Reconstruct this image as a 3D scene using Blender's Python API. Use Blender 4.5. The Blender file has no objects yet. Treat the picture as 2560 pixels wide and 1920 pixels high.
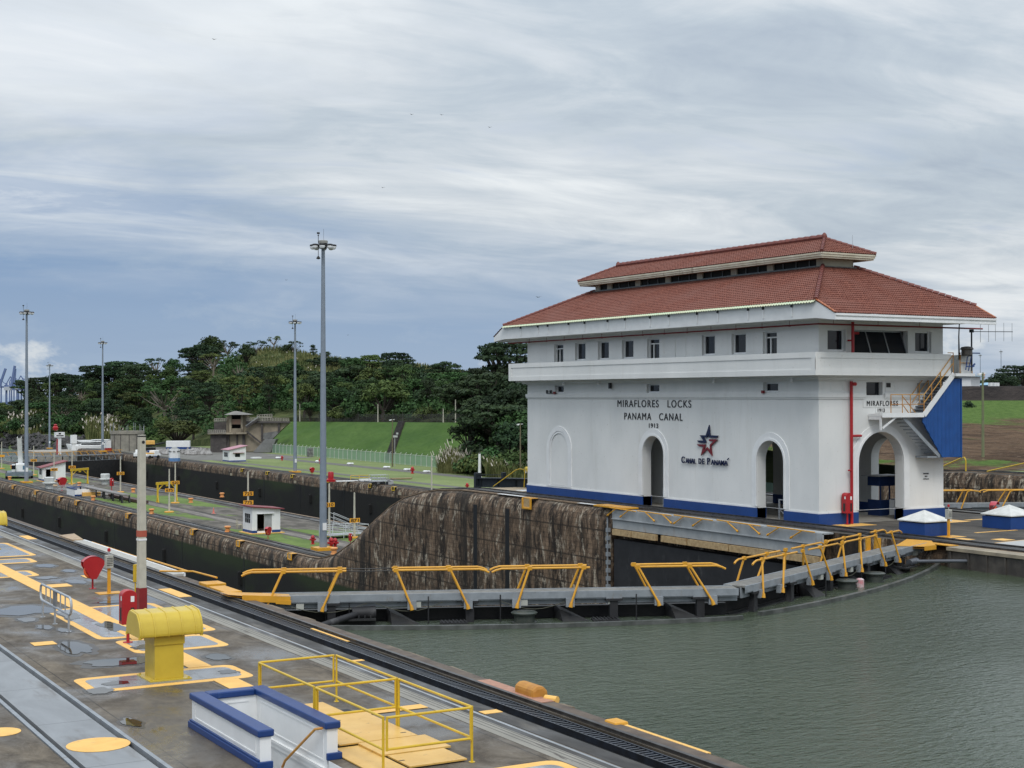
import bpy, bmesh, math, random
from mathutils import Vector, Matrix, noise as mnoise
random.seed(7)
scn = bpy.context.scene
COL = scn.collection
R = math.radians
# ------------------------------------------------------------------ camera
# world: X across the canal (near quay -> far bank), Y along the canal, z=0 top of the upper lock walls
FPX, YAW, PIT, RHO, CH = 3707., R(30.0), R(.481), .0011, 6.9
Fv = Vector((math.sin(YAW)*math.cos(PIT), math.cos(YAW)*math.cos(PIT), math.sin(PIT)))
hv = Vector((math.cos(YAW), -math.sin(YAW), 0)); uv = hv.cross(Fv)
Rv = math.cos(RHO)*hv - math.sin(RHO)*uv; Uv = math.sin(RHO)*hv + math.cos(RHO)*uv
cam_d = bpy.data.cameras.new('camera'); cam = bpy.data.objects.new('camera', cam_d); COL.objects.link(cam)
m3 = Matrix((Rv, Uv, -Fv)).transposed()
cam.matrix_world = Matrix.Translation((0, 0, CH)) @ m3.to_4x4()
cam_d.sensor_width = 36; cam_d.lens = FPX/2560*36; cam_d.clip_start = .5; cam_d.clip_end = 9000
scn.camera = cam
CP = Vector((0, 0, CH))
def ray(px, py): return Fv + Rv*((px-1280)/FPX) + Uv*((960-py)/FPX)
def G(px, py, z=0.):                       # where the sight line of a surveyed photo point meets the level z
    r = ray(px, py); p = CP + r*((z-CH)/r.z); return (p.x, p.y)
def atd(px, d):                            # ground point at depth d in direction px
    r = ray(px, 990); p = CP + r*d; return (p.x, p.y)
# ------------------------------------------------------------------ sky, sun, exposure
w = bpy.data.worlds.new("World"); scn.world = w; w.use_nodes = True
nt = w.node_tree; N = nt.nodes; Lk = nt.links
for n in list(N): N.remove(n)
SUN_EL, SUN_AZ = R(52), R(205)            # direction the light comes from: behind the camera, to the right
def nd(t, x=0, **k):
    n = N.new(t)
    for a, b in k.items(): setattr(n, a, b)
    return n
def wm(op, a, b=None, c=None):
    n = N.new('ShaderNodeMath'); n.operation = op
    for i, v in enumerate((a, b, c)):
        if v is None: continue
        if isinstance(v, (int, float)): n.inputs[i].default_value = v
        else: Lk.new(v, n.inputs[i])
    return n.outputs[0]
def wmix(f, a, b):
    n = N.new('ShaderNodeMix'); n.data_type = 'RGBA'
    for s, v in ((n.inputs[0], f), (n.inputs[6], a), (n.inputs[7], b)):
        if isinstance(v, tuple): s.default_value = v
        elif isinstance(v, (int, float)): s.default_value = v
        else: Lk.new(v, s)
    return n.outputs[2]
def wramp(v, stops):
    n = N.new('ShaderNodeValToRGB'); e = n.color_ramp.elements
    while len(e) < len(stops): e.new(.5)
    for i, (p, c) in enumerate(stops):
        e[i].position = p; e[i].color = c if isinstance(c, tuple) else (c, c, c, 1)
    Lk.new(v, n.inputs[0]); return n.outputs[0]
tc = nd('ShaderNodeTexCoord'); sep = nd('ShaderNodeSeparateXYZ'); Lk.new(tc.outputs['Generated'], sep.inputs[0])
sx, sy, sz = sep.outputs
skyn = nd('ShaderNodeTexSky'); skyn.sky_type = 'NISHITA'; skyn.sun_disc = False
skyn.sun_elevation = SUN_EL; skyn.sun_rotation = SUN_AZ; skyn.air_density = 1.4; skyn.dust_density = 2.0; skyn.ozone_density = 2
bgS = nd('ShaderNodeBackground'); Lk.new(skyn.outputs[0], bgS.inputs[0]); bgS.inputs[1].default_value = .06
# cloud deck: noise laid on a plane overhead, so it shrinks towards the horizon
zz = wm('MAXIMUM', wm('ADD', sz, .10), .03)
cu = wm('DIVIDE', sx, zz); cv = wm('DIVIDE', sy, zz)
cmb = nd('ShaderNodeCombineXYZ'); Lk.new(cu, cmb.inputs[0]); Lk.new(cv, cmb.inputs[1])
mp = nd('ShaderNodeMapping'); Lk.new(cmb.outputs[0], mp.inputs[0]); mp.inputs['Rotation'].default_value = (0, 0, R(62)); mp.inputs['Scale'].default_value = (.75, 1.25, 1)
def wnoise(vec, sc, det, rough, dist=0.):
    n = nd('ShaderNodeTexNoise'); Lk.new(vec, n.inputs[0]); n.inputs['Scale'].default_value = sc; n.inputs['Detail'].default_value = det
    n.inputs['Roughness'].default_value = rough; n.inputs['Distortion'].default_value = dist; return n.outputs[0]
n1 = wnoise(mp.outputs[0], .55, 8, .55, .9); n2 = wnoise(mp.outputs[0], 2.0, 9, .60, .8); n3 = wnoise(mp.outputs[0], .34, 5, .5, .5)
mpd = nd('ShaderNodeMapping'); Lk.new(tc.outputs['Generated'], mpd.inputs[0]); mpd.inputs['Scale'].default_value = (1, 1, 2.6)
n4 = wnoise(mpd.outputs[0], 9, 8, .62, .2)
el = wm('MULTIPLY', sz, 1.0)
tex = wm('ADD', wm('MULTIPLY', n1, .66), wm('MULTIPLY', n2, .34))
cl = wramp(tex, [(.36, (.42, .49, .58, 1)), (.45, (.53, .60, .67, 1)), (.51, (.66, .71, .76, 1)), (.575, (.80, .84, .87, 1)), (.66, (.93, .95, .96, 1))])
# thin blue-grey layer low over the left of the view, streaked deck above
azd = wm('ADD', wm('MULTIPLY', sx, -math.cos(R(30))), wm('MULTIPLY', sy, math.sin(R(30))))     # >0 to the left of the view
low = wramp(wm('ADD', wm('ADD', el, wm('MULTIPLY', wm('SUBTRACT', n1, .5), .11)), wm('MULTIPLY', wm('SUBTRACT', .22, azd), .14)), [(.06, 1.), (.155, 0.)])
blue = wmix(wramp(el, [(0., 0.), (.09, 1.)]), (.40, .51, .66, 1), (.23, .355, .56, 1))
blue = wmix(wm('MULTIPLY', wramp(n4, [(.5, 0.), (.68, 1.)]), .35), blue, (.55, .63, .71, 1))
cums = wm('MULTIPLY', wramp(wm('SUBTRACT', n4, wm('MULTIPLY', wm('ABSOLUTE', wm('SUBTRACT', el, .022)), 3.2)), [(.50, 0.), (.58, 1.)]), wramp(el, [(.035, 1.), (.06, 0.)]))
c = wmix(low, cl, blue)
gapm = wm('MULTIPLY', wramp(wm('ADD', n3, wm('MULTIPLY', wm('SUBTRACT', n2, .5), .8)), [(.53, 0.), (.66, 1.)]), wramp(el, [(.05, .25), (.12, .9), (.2, .25)]))
c = wmix(wm('MULTIPLY', gapm, .75), c, (.28, .39, .57, 1))
c = wmix(wm('MULTIPLY', cums, .75), c, (.78, .82, .84, 1))
bgC = nd('ShaderNodeBackground'); Lk.new(c, bgC.inputs[0])
# an overcast sky is brighter overhead than near the horizon
Lk.new(wramp(el, [(0., .80), (.26, 1.0), (1., 1.0)]), bgC.inputs[1])
gain = wm('ADD', wm('MULTIPLY', wm('MAXIMUM', wm('SUBTRACT', el, .27), 0.), 1.7), wramp(el, [(0., .88), (.26, 1.02)])); Lk.new(gain, bgC.inputs[1])
mixs = nd('ShaderNodeMixShader'); mixs.inputs[0].default_value = .93; Lk.new(bgS.outputs[0], mixs.inputs[1]); Lk.new(bgC.outputs[0], mixs.inputs[2])
wo = nd('ShaderNodeOutputWorld'); Lk.new(mixs.outputs[0], wo.inputs[0])
sd = bpy.data.lights.new('sun', 'SUN'); sd.energy = 1.35; sd.angle = R(22); sd.color = (1, .965, .91)
so = bpy.data.objects.new('sun', sd); COL.objects.link(so)
ld = Vector((math.sin(SUN_AZ)*math.cos(SUN_EL), math.cos(SUN_AZ)*math.cos(SUN_EL), math.sin(SUN_EL)))
so.rotation_euler = ld.to_track_quat('Z', 'Y').to_euler()
scn.view_settings.view_transform = 'Standard'; scn.view_settings.look = 'None'; scn.view_settings.gamma = 1; scn.view_settings.exposure = 0.12
scn.render.resolution_x = 1024; scn.render.resolution_y = 768
scn.render.engine = 'CYCLES'
# ------------------------------------------------------------------ helpers
def setp(o, label=None, cat=None, group=None, kind=None):
    if label: o['label'] = label
    if cat: o['category'] = cat
    if group: o['group'] = group
    if kind: o['kind'] = kind
    return o
def thing(name, label, cat, loc=(0, 0, 0), rz=0., group=None):
    o = bpy.data.objects.new(name, None); COL.objects.link(o); o.location = loc; o.rotation_euler = (0, 0, rz); o.empty_display_size = .3
    return setp(o, label, cat, group)
class MB:
    def __init__(s): s.v = []; s.f = []
    def add(s, vs, fs):
        b = len(s.v); s.v += [tuple(v) for v in vs]; s.f += [tuple(b+i for i in f) for f in fs]; return s
    def box(s, x0, x1, y0, y1, z0, z1):
        return s.add([(x0,y0,z0),(x1,y0,z0),(x1,y1,z0),(x0,y1,z0),(x0,y0,z1),(x1,y0,z1),(x1,y1,z1),(x0,y1,z1)],
                     [(0,3,2,1),(4,5,6,7),(0,1,5,4),(1,2,6,5),(2,3,7,6),(3,0,4,7)])
    def bar(s, p, q, wd, ht, up=(0,0,1)):     # rectangular bar between two points
        p, q = Vector(p), Vector(q); d = (q-p).normalized(); up = Vector(up)
        sd_ = d.cross(up)
        if sd_.length < 1e-4: sd_ = Vector((1,0,0))
        sd_.normalize(); u = sd_.cross(d).normalized(); vs = []
        for c_ in (p, q):
            for a, b in ((-1,-1),(1,-1),(1,1),(-1,1)): vs.append(c_ + sd_*a*wd/2 + u*b*ht/2)
        return s.add(vs, [(0,1,2,3),(7,6,5,4),(0,4,5,1),(1,5,6,2),(2,6,7,3),(3,7,4,0)])
    def tube(s, pts, r, n=8, cap=True):
        pts = [Vector(p) for p in pts]; k = len(pts); rs = r if isinstance(r, (list, tuple)) else [r]*k; vs = []
        ref = None
        for i, p in enumerate(pts):
            d = (pts[min(i+1, k-1)] - pts[max(i-1, 0)]).normalized()
            if ref is None: ref = Vector((0,0,1)) if abs(d.z) < .9 else Vector((1,0,0))
            a = d.cross(ref)
            if a.length < 1e-4: a = d.cross(Vector((0,1,0)))
            a.normalize(); b = d.cross(a).normalized(); ref = a.cross(d).normalized()
            for j in range(n):
                t = 2*math.pi*j/n; vs.append(p + (a*math.cos(t) + b*math.sin(t))*rs[i])
        fs = [(i*n+j, i*n+(j+1) % n, (i+1)*n+(j+1) % n, (i+1)*n+j) for i in range(k-1) for j in range(n)]
        if cap: fs += [tuple(range(n-1, -1, -1)), tuple((k-1)*n+j for j in range(n))]
        return s.add(vs, fs)
    def lathe(s, prof, c=(0,0,0), n=16):      # prof: list of (r, z)
        vs = [(c[0]+r*math.cos(2*math.pi*j/n), c[1]+r*math.sin(2*math.pi*j/n), c[2]+z) for r, z in prof for j in range(n)]
        k = len(prof); fs = [(i*n+j, i*n+(j+1) % n, (i+1)*n+(j+1) % n, (i+1)*n+j) for i in range(k-1) for j in range(n)]
        fs += [tuple(range(n-1, -1, -1)), tuple((k-1)*n+j for j in range(n))]
        return s.add(vs, fs)
    def prism(s, poly, t, M):                 # 2-D outline (a, b) extruded by t, placed by matrix M
        n = len(poly); vs = [M @ Vector((a, b, 0)) for a, b in poly] + [M @ Vector((a, b, t)) for a, b in poly]
        return s.add(vs, [tuple(range(n-1, -1, -1)), tuple(range(n, 2*n))] + [(i, (i+1) % n, n+(i+1) % n, n+i) for i in range(n)])
    def quad(s, a, b, c, d): return s.add([a, b, c, d], [(0, 1, 2, 3)])
    def build(s, name, m, parent=None, smooth=False, bevel=0., loc=None):
        me = bpy.data.meshes.new(name); me.from_pydata(s.v, [], s.f)
        bm = bmesh.new(); bm.from_mesh(me); bmesh.ops.recalc_face_normals(bm, faces=bm.faces); bm.to_mesh(me); bm.free()
        if smooth:
            me.polygons.foreach_set('use_smooth', [True]*len(me.polygons))
            try: me.set_sharp_from_angle(angle=R(38))
            except Exception: pass
        me.materials.append(m)
        o = bpy.data.objects.new(name, me); COL.objects.link(o)
        if parent: o.parent = parent
        if loc: o.location = loc
        if bevel:
            b = o.modifiers.new('bevel', 'BEVEL'); b.width = bevel; b.segments = 2; b.limit_method = 'ANGLE'; b.angle_limit = R(40)
        return o
def frame(o, ax, ay, az=None):
    ax, ay = Vector(ax), Vector(ay); az = Vector(az) if az else ax.cross(ay)
    return Matrix((ax, ay, az)).transposed().to_4x4() if o is None else Matrix.Translation(Vector(o)) @ Matrix((ax, ay, az)).transposed().to_4x4()
def sheet(name, outer, holes, t, M, m, parent=None):      # flat wall with real openings, thickness t
    cu_ = bpy.data.curves.new(name, 'CURVE'); cu_.dimensions = '2D'; cu_.fill_mode = 'BOTH'; cu_.extrude = t/2
    for poly in [outer] + holes:
        sp = cu_.splines.new('POLY'); sp.points.add(len(poly)-1)
        for i, (a, b) in enumerate(poly): sp.points[i].co = (a, b, 0, 1)
        sp.use_cyclic_u = True
    tmp = bpy.data.objects.new('tmp', cu_); COL.objects.link(tmp)
    dg = bpy.context.evaluated_depsgraph_get(); me = bpy.data.meshes.new_from_object(tmp.evaluated_get(dg))
    bpy.data.objects.remove(tmp); bpy.data.curves.remove(cu_)
    me.transform(M @ Matrix.Translation((0, 0, t/2))); me.polygons.foreach_set('use_smooth', [False]*len(me.polygons))
    me.materials.clear(); me.materials.append(m); me.name = name
    bm = bmesh.new(); bm.from_mesh(me); bmesh.ops.remove_doubles(bm, verts=bm.verts, dist=1e-4); bmesh.ops.recalc_face_normals(bm, faces=bm.faces); bm.to_mesh(me); bm.free()
    o = bpy.data.objects.new(name, me); COL.objects.link(o)
    if parent: o.parent = parent
    return o
def text(name, s_, size, M, m, parent=None, t=.02, align='CENTER', sx_=1., sp=1., bold=0.):
    cu_ = bpy.data.curves.new(name, 'FONT'); cu_.body = s_; cu_.size = size; cu_.extrude = t/2; cu_.align_x = align; cu_.align_y = 'CENTER'; cu_.space_character = sp; cu_.offset = bold
    tmp = bpy.data.objects.new('tmp', cu_); COL.objects.link(tmp)
    dg = bpy.context.evaluated_depsgraph_get(); me = bpy.data.meshes.new_from_object(tmp.evaluated_get(dg))
    bpy.data.objects.remove(tmp); bpy.data.curves.remove(cu_)
    me.transform(M @ Matrix.Scale(sx_, 4, (1, 0, 0))); me.polygons.foreach_set('use_smooth', [False]*len(me.polygons)); me.materials.clear(); me.materials.append(m)
    o = bpy.data.objects.new(name, me); COL.objects.link(o)
    if parent: o.parent = parent
    return o
def copy_tree(o, parent=None):
    c_ = o.copy(); COL.objects.link(c_); c_.parent = parent
    for ch in [x for x in o.children]: copy_tree(ch, c_)
    return c_
def place(o, loc, rz=0., label=None, sc=None, group=None):
    c_ = copy_tree(o); c_.location = loc; c_.rotation_euler = (0, 0, rz)
    if sc: c_.scale = (sc, sc, sc) if isinstance(sc, (int, float)) else sc
    if label: c_['label'] = label
    if group: c_['group'] = group
    return c_
# ------------------------------------------------------------------ materials
def lin(r, g, b):                          # sRGB 0-255 -> linear
    f = lambda v: (v/255/12.92) if v/255 <= .04045 else ((v/255+.055)/1.055)**2.4
    return (f(r), f(g), f(b), 1)
class Mat:
    def __init__(s, name, rough=.7, metal=0., spec=.4):
        s.m = bpy.data.materials.new(name); s.m.use_nodes = True; s.t = s.m.node_tree; s.N = s.t.nodes; s.b = s.N['Principled BSDF']
        s.b.inputs['Roughness'].default_value = rough; s.b.inputs['Metallic'].default_value = metal; s.b.inputs['Specular IOR Level'].default_value = spec
        g = s.N.new('ShaderNodeNewGeometry'); s.pos = g.outputs['Position']; s.geo = g
        sp_ = s.N.new('ShaderNodeSeparateXYZ'); s.t.links.new(s.pos, sp_.inputs[0]); s.x, s.y, s.z = sp_.outputs
    def L(s, a, b): s.t.links.new(a, b)
    def noise(s, scale=(1,1,1), det=5, rough=.6, dist=0., off=(0,0,0)):
        mp_ = s.N.new('ShaderNodeMapping'); s.L(s.pos, mp_.inputs[0]); mp_.inputs['Scale'].default_value = scale if not isinstance(scale, (int, float)) else (scale,)*3
        mp_.inputs['Location'].default_value = off
        n = s.N.new('ShaderNodeTexNoise'); s.L(mp_.outputs[0], n.inputs[0]); n.inputs['Scale'].default_value = 1; n.inputs['Detail'].default_value = det
        n.inputs['Roughness'].default_value = rough; n.inputs['Distortion'].default_value = dist; return n.outputs[0]
    def math(s, op, a, b=None, c=None):
        n = s.N.new('ShaderNodeMath'); n.operation = op
        for i, v in enumerate((a, b, c)):
            if v is None: continue
            if isinstance(v, (int, float)): n.inputs[i].default_value = v
            else: s.L(v, n.inputs[i])
        return n.outputs[0]
    def ramp(s, v, stops):
        n = s.N.new('ShaderNodeValToRGB'); e = n.color_ramp.elements
        while len(e) < len(stops): e.new(.5)
        for i, (p, c_) in enumerate(stops): e[i].position = p; e[i].color = c_ if isinstance(c_, tuple) else (c_, c_, c_, 1)
        s.L(v, n.inputs[0]); return n.outputs[0]
    def mix(s, f, a, b):
        n = s.N.new('ShaderNodeMix'); n.data_type = 'RGBA'
        for k, v in ((n.inputs[0], f), (n.inputs[6], a), (n.inputs[7], b)):
            if isinstance(v, (tuple, int, float)): k.default_value = v
            else: s.L(v, k)
        return n.outputs[2]
    def step(s, v, a, b): return s.ramp_lin(v, a, b)
    def ramp_lin(s, v, a, b):
        n = s.N.new('ShaderNodeMapRange'); s.L(v, n.inputs[0]); n.inputs[1].default_value = a; n.inputs[2].default_value = b; return n.outputs[0]
    def col(s, c_):
        if isinstance(c_, tuple): s.b.inputs['Base Color'].default_value = c_
        else: s.L(c_, s.b.inputs['Base Color'])
        return s
    def rgh(s, v): s.L(v, s.b.inputs['Roughness']); return s
    def bump(s, h, st=.3, d=.02):
        n = s.N.new('ShaderNodeBump'); n.inputs['Strength'].default_value = st; n.inputs['Distance'].default_value = d; s.L(h, n.inputs['Height']); s.L(n.outputs[0], s.b.inputs['Normal']); return s
def M_(name, c1, c2=None, sc=2., rough=.6, bump=0., metal=0., spec=.4, lo=.35, hi=.65, wear=None):
    k = Mat(name, rough, metal, spec)
    c2 = c2 or tuple([v*.8 for v in c1[:3]]+[1])
    n = k.noise(sc, 6, .62); cc = k.mix(k.ramp_lin(n, lo, hi), c1, c2)
    if wear: cc = k.mix(k.math('MULTIPLY', k.ramp_lin(k.noise((wear[1], wear[1], wear[1]*.35), 7, .7, .3), .58, .7), wear[2] if len(wear) > 2 else .7), cc, wear[0])
    k.col(cc)
    if bump: k.bump(k.noise(sc*6, 4, .6), bump, .01)
    return k.m
white = M_('white_paint', (.74,.75,.74,1), (.66,.67,.66,1), .6, .55, .05, wear=((.42,.40,.36,1), 1.1, .35))
white_clean = M_('white_gloss', (.78,.79,.79,1), (.70,.71,.71,1), 1.2, .4)
cream = M_('cream_trim', (.62,.59,.48,1), (.50,.46,.35,1), 1.0, .6, wear=((.16,.13,.09,1), 1.5, .75))
blue = M_('blue_paint', (.012,.055,.22,1), (.010,.045,.18,1), 1.0, .45, wear=((.05,.10,.24,1), 2.0, .35))
bluepl = M_('blue_cap_paint', (.010,.042,.17,1), (.009,.036,.145,1), 2.0, .4, wear=((.09,.16,.32,1), 5.0, .3))
yellow = M_('yellow_paint', (.66,.33,.028,1), (.58,.28,.025,1), 3.0, .4, wear=((.34,.15,.03,1), 5.0, .5))
yellow2 = M_('yellow_bright_paint', (.62,.42,.03,1), (.55,.36,.025,1), 2.0, .35, wear=((.40,.26,.04,1), 5.0, .4))
mustard = M_('yellow_hood_paint', (.56,.41,.045,1), (.50,.36,.04,1), 2.0, .3)
ypaint = M_('road_yellow_paint', (.82,.48,.13,1), (.72,.41,.10,1), 2.5, .55, .1, wear=((.36,.25,.13,1), 4.0, .7))
rust = M_('rusty_pipe_paint', (.45,.19,.05,1), (.60,.30,.05,1), 6.0, .6)
red = M_('red_paint', (.40,.018,.022,1), (.33,.012,.018,1), 1.5, .35)
redpipe = M_('dark_red_paint', (.22,.016,.018,1), (.17,.012,.014,1), 3, .45)
orange = M_('orange_ring', (.70,.10,.03,1), None, 5, .5)
black = M_('black_rubber', (.012,.012,.013,1), (.02,.02,.02,1), 3, .5)
glass = Mat('dark_window_glass', .08, 0, .35).col((.012,.015,.02,1)).m
steelg = M_('grey_steel_paint', (.26,.285,.31,1), (.20,.22,.24,1), 2.5, .5, wear=((.16,.12,.08,1), 3.0, .6))
galv = M_('galvanised_steel', (.50,.52,.54,1), (.40,.42,.44,1), 8, .38, metal=.6)
lampg = M_('lamp_pole_paint', (.22,.26,.31,1), (.19,.225,.27,1), 1.5, .4)
dsteel = M_('dark_wet_steel', (.010,.011,.013,1), (.028,.027,.026,1), 2.2, .6, 0., spec=.4)
dsteel2 = M_('dark_plate_steel', (.024,.024,.027,1), (.014,.014,.016,1), 1.2, .6, 0., wear=((.10,.10,.10,1), 1.2, .5))
plank = M_('grey_walkway_planks', (.20,.195,.18,1), (.13,.125,.115,1), 5, .7, .2)
wood = M_('weathered_timber', (.50,.37,.20,1), (.33,.22,.11,1), 5, .7, .2, wear=((.08,.05,.03,1), 4.0, .7))
conc = M_('pale_concrete', (.33,.31,.275,1), (.22,.205,.175,1), 1.2, .8, .3, wear=((.08,.07,.055,1), .8, .7))
conc2 = M_('pole_concrete', (.50,.48,.40,1), (.42,.40,.33,1), 3, .8, .15)
oldconc = M_('old_stained_concrete', (.36,.31,.23,1), (.20,.17,.13,1), .35, .85, .2, wear=((.05,.04,.03,1), .5, .85))
blkconc = M_('black_stained_concrete', (.05,.045,.045,1), (.09,.08,.075,1), .9, .85, .2)
txt = Mat('sign_lettering', .5).col((.015,.015,.018,1)).m
txtw = Mat('white_lettering', .5).col((.75,.75,.75,1)).m
txtblue = Mat('navy_lettering', .4).col((.006,.012,.05,1)).m
txtred = Mat('crimson_lettering', .4).col((.16,.012,.02,1)).m
plate = M_('orange_sign_plate', (.75,.36,.03,1), (.68,.31,.02,1), 4, .5)
# ================================================================== GROUND, WATER, LOCK WALLS
PROF = [(-400,0),(97,0),(101,-.2),(103.7,-.55),(106.7,-1.1),(109.4,-2.0),(112.2,-3.24),(114.5,-4.35),(116.3,-5.26),(119.4,-6.45),(121,-7.0),(124.3,-7.62),(127,-7.7),(5000,-7.7)]
def zt(y):
    for (a, za), (b, zb) in zip(PROF, PROF[1:]):
        if y <= b: return za + (zb-za)*(y-a)/(b-a)
    return -7.7
YS = [97,99,101,102.4,103.7,105.2,106.7,108,109.4,110.8,112.2,113.4,114.5,115.4,116.3,117.8,119.4,121,122.6,124.3,127]
def extr(name, prof, ys, m, parent=None, fx=None, smooth=False, closed=False):
    mb = MB(); n = len(prof); vs = []
    for i, y in enumerate(ys):
        for (x, z) in prof: vs.append((fx(x, y, i) if fx else x, y, z + (zt(y) if z > -12 else 0)))
    fs = [(i*n+j, i*n+j+1, (i+1)*n+j+1, (i+1)*n+j) for i in range(len(ys)-1) for j in range(n-1)]
    if closed: fs += [(i*n+n-1, i*n, (i+1)*n, (i+1)*n+n-1) for i in range(len(ys)-1)]
    fs += [tuple(range(n)), tuple((len(ys)-1)*n+j for j in range(n-1, -1, -1))]
    mb.add(vs, fs); return mb.build(name, m, parent, smooth)
# --- wet stained concrete of the near quay
k = Mat('quay_concrete', .75, 0, .5)
n_big = k.noise((.22,.16,1), 6, .62, .5); n_mid = k.noise((1.4,.9,1), 7, .68, .6); n_fine = k.noise(14, 5, .7)
c_ = k.mix(k.ramp_lin(n_mid, .38, .68), (.062,.049,.036,1), (.165,.136,.10,1))
c_ = k.mix(k.ramp_lin(n_big, .40, .60), c_, (.066,.055,.043,1))
c_ = k.mix(k.math('MULTIPLY', k.ramp_lin(n_fine, .56, .72), .55), c_, (.22,.20,.165,1))
# pour joints
def joint(kk, coord, per, off, wd):
    fr = kk.math('FRACT', kk.math('DIVIDE', kk.math('ADD', coord, off), per)); return kk.math('LESS_THAN', fr, wd/per)
jn = k.math('MAXIMUM', joint(k, k.math('ADD', k.y, k.math('MULTIPLY', n_mid, .06)), 7.3, 1.1, .035), joint(k, k.math('ADD', k.x, k.math('MULTIPLY', n_mid, .05)), 3.05, .55, .03))
c_ = k.mix(k.math('MULTIPLY', jn, .8), c_, (.022,.02,.018,1)); k.col(c_)
k.rgh(k.ramp_lin(k.math('ADD', n_big, k.math('MULTIPLY', n_mid, .3)), .80, .56)); k.bump(k.math('ADD', n_mid, k.math('MULTIPLY', n_fine, .3)), .35, .02)
quay_m = k.m
k = Mat('wet_asphalt_strip', .4, 0, .5); n_ = k.noise((2.5,.5,1), 6, .65); c_ = k.mix(k.ramp_lin(n_, .3, .7), (.028,.027,.027,1), (.065,.062,.058,1))
c_ = k.mix(k.ramp_lin(k.noise((.8,.25,1), 5, .6), .56, .66), c_, (.11,.10,.085,1)); k.col(c_); k.bump(k.noise(20, 3), .15, .01); k.rgh(k.ramp_lin(k.noise((.6,.3,1), 4), .3, .65)); strip_m = k.m
quay = extr('quay_pavement', [(-30,-.3),(-30,0),(6.72,0),(6.72,-.16),(8.34,-.16),(8.34,0),(16.06,0),(16.06,-.14),(16.96,-.14),(16.96,0),(17.62,-.02),(17.82,-.20),(17.85,-22)], [-30,97]+YS[1:]+[420], quay_m)
setp(quay, kind='structure')
# --- old lock wall concrete (streaks, formwork joints, algae below the lower water mark)
def lockwall_mat(name, top_deck, streak=1., zmark=-9.35):
    k = Mat(name, .85, 0, .35)
    v1 = k.noise((.8, .8, .10), 7, .7, .3); v2 = k.noise((2.4, 2.4, .8), 8, .78, .7); bl = k.noise((.4,.4,.5), 7, .72, .8); fine = k.noise((5,5,3), 5, .7)
    a = k.mix(k.ramp_lin(k.math('ADD', k.math('MULTIPLY', v1, .4), k.math('MULTIPLY', v2, .6)), .44, .60), (.015,.010,.007,1), (.23,.155,.10,1))
    a = k.mix(k.math('MULTIPLY', k.ramp_lin(bl, .52, .66), .75), a, (.03,.026,.02,1))
    a = k.mix(k.math('MULTIPLY', k.ramp_lin(k.math('MULTIPLY', k.noise((.9,.9,.45), 9, .8, .9), k.math('ADD', v2, .5)), .545, .63), .85), a, (.42,.37,.29,1))
    wide = k.noise((.33,.33,.004), 2, .5, 0, (3,7,0)); a = k.mix(k.math('MULTIPLY', k.ramp_lin(wide, .60, .63), .8), a, (.010,.009,.008,1))
    zc = k.math('ADD', k.z, k.math('MULTIPLY', fine, .12))
    fr = k.math('FRACT', k.math('DIVIDE', k.math('ADD', zc, 30.75), 1.83)); ln = k.math('MULTIPLY', k.math('LESS_THAN', fr, .06), k.ramp_lin(v2, .35, .6))
    a = k.mix(k.math('MULTIPLY', ln, .85), a, (.008,.007,.006,1))
    fr2 = k.math('FRACT', k.math('DIVIDE', k.math('ADD', zc, 30.75), .305)); a = k.mix(k.math('MULTIPLY', k.math('LESS_THAN', fr2, .16), .35), a, (.02,.015,.01,1))
    # black and green growth up to the high water of the lower chamber
    mark = k.ramp_lin(k.math('ADD', k.z, k.math('MULTIPLY', k.math('SUBTRACT', fine, .5), .5)), zmark+.12, zmark-.12)
    gr = k.mix(k.ramp_lin(k.noise((.12,.12,.3), 5, .65, .4), .55, .75), (.0065,.0065,.0062,1), (.012,.020,.006,1))
    gr = k.mix(k.math('MULTIPLY', k.ramp_lin(k.noise((.05,.05,.2), 3, .5), .5, .62), k.ramp_lin(k.z, zmark-2.8, zmark-.4)), gr, (.017,.028,.008,1))
    a = k.mix(mark, a, gr)
    sp_ = k.N.new('ShaderNodeSeparateXYZ'); k.L(k.geo.outputs['True Normal'], sp_.inputs[0])
    up = k.ramp_lin(sp_.outputs[2], .80, .93)
    dk = k.mix(k.ramp_lin(k.noise((.7,.25,.7), 6, .66, .4), .38, .64), top_deck[0], top_deck[1])
    dk = k.mix(k.math('MULTIPLY', k.ramp_lin(k.noise((.25,.12,1), 5, .6), .55, .68), .8), dk, top_deck[2])
    k.col(k.mix(up, a, dk)); k.bump(k.math('ADD', v2, k.math('MULTIPLY', fine, .5)), .5, .05)
    return k.m
cw_m = lockwall_mat('lock_wall_concrete', ((.040,.036,.032,1), (.095,.085,.072,1), (.15,.135,.115,1)))
def wall_prof(x0, x1, zb=-22):
    return [(x0, zb), (x0, -1.5), (x0+.02, -1.05), (x0+.12, -.6), (x0+.32, -.25), (x0+.6, -.07), (x0+.9, 0), (x1-.9, 0), (x1-.4, -.15), (x1-.1, -.6), (x1, -1.2), (x1, zb)]
cw = thing('lock_wall', 'massive stained concrete centre wall that drops in a curved slope, carrying the white building', 'lock wall')
sa = extr('wall', wall_prof(51.2, 69.6), [-60, 50.7], cw_m, cw)
pr = wall_prof(51.2, 69.6); pr2 = [(51.95, -22), (51.95, -.05), (52.1, 0)] + pr[7:]
sb = extr('wall', pr2, [50.7, 76.4], cw_m, cw)
sc_ = extr('wall', pr, [76.4, 90] + YS + [150, 200, 260, 330, 425], cw_m, cw, smooth=True)
fw = thing('lock_wall', 'long dark concrete lock wall of the far bank below the lawn', 'lock wall')
fwm = lockwall_mat('far_lock_wall_concrete', ((.05,.045,.04,1), (.09,.08,.07,1), (.12,.11,.09,1)))
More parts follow.
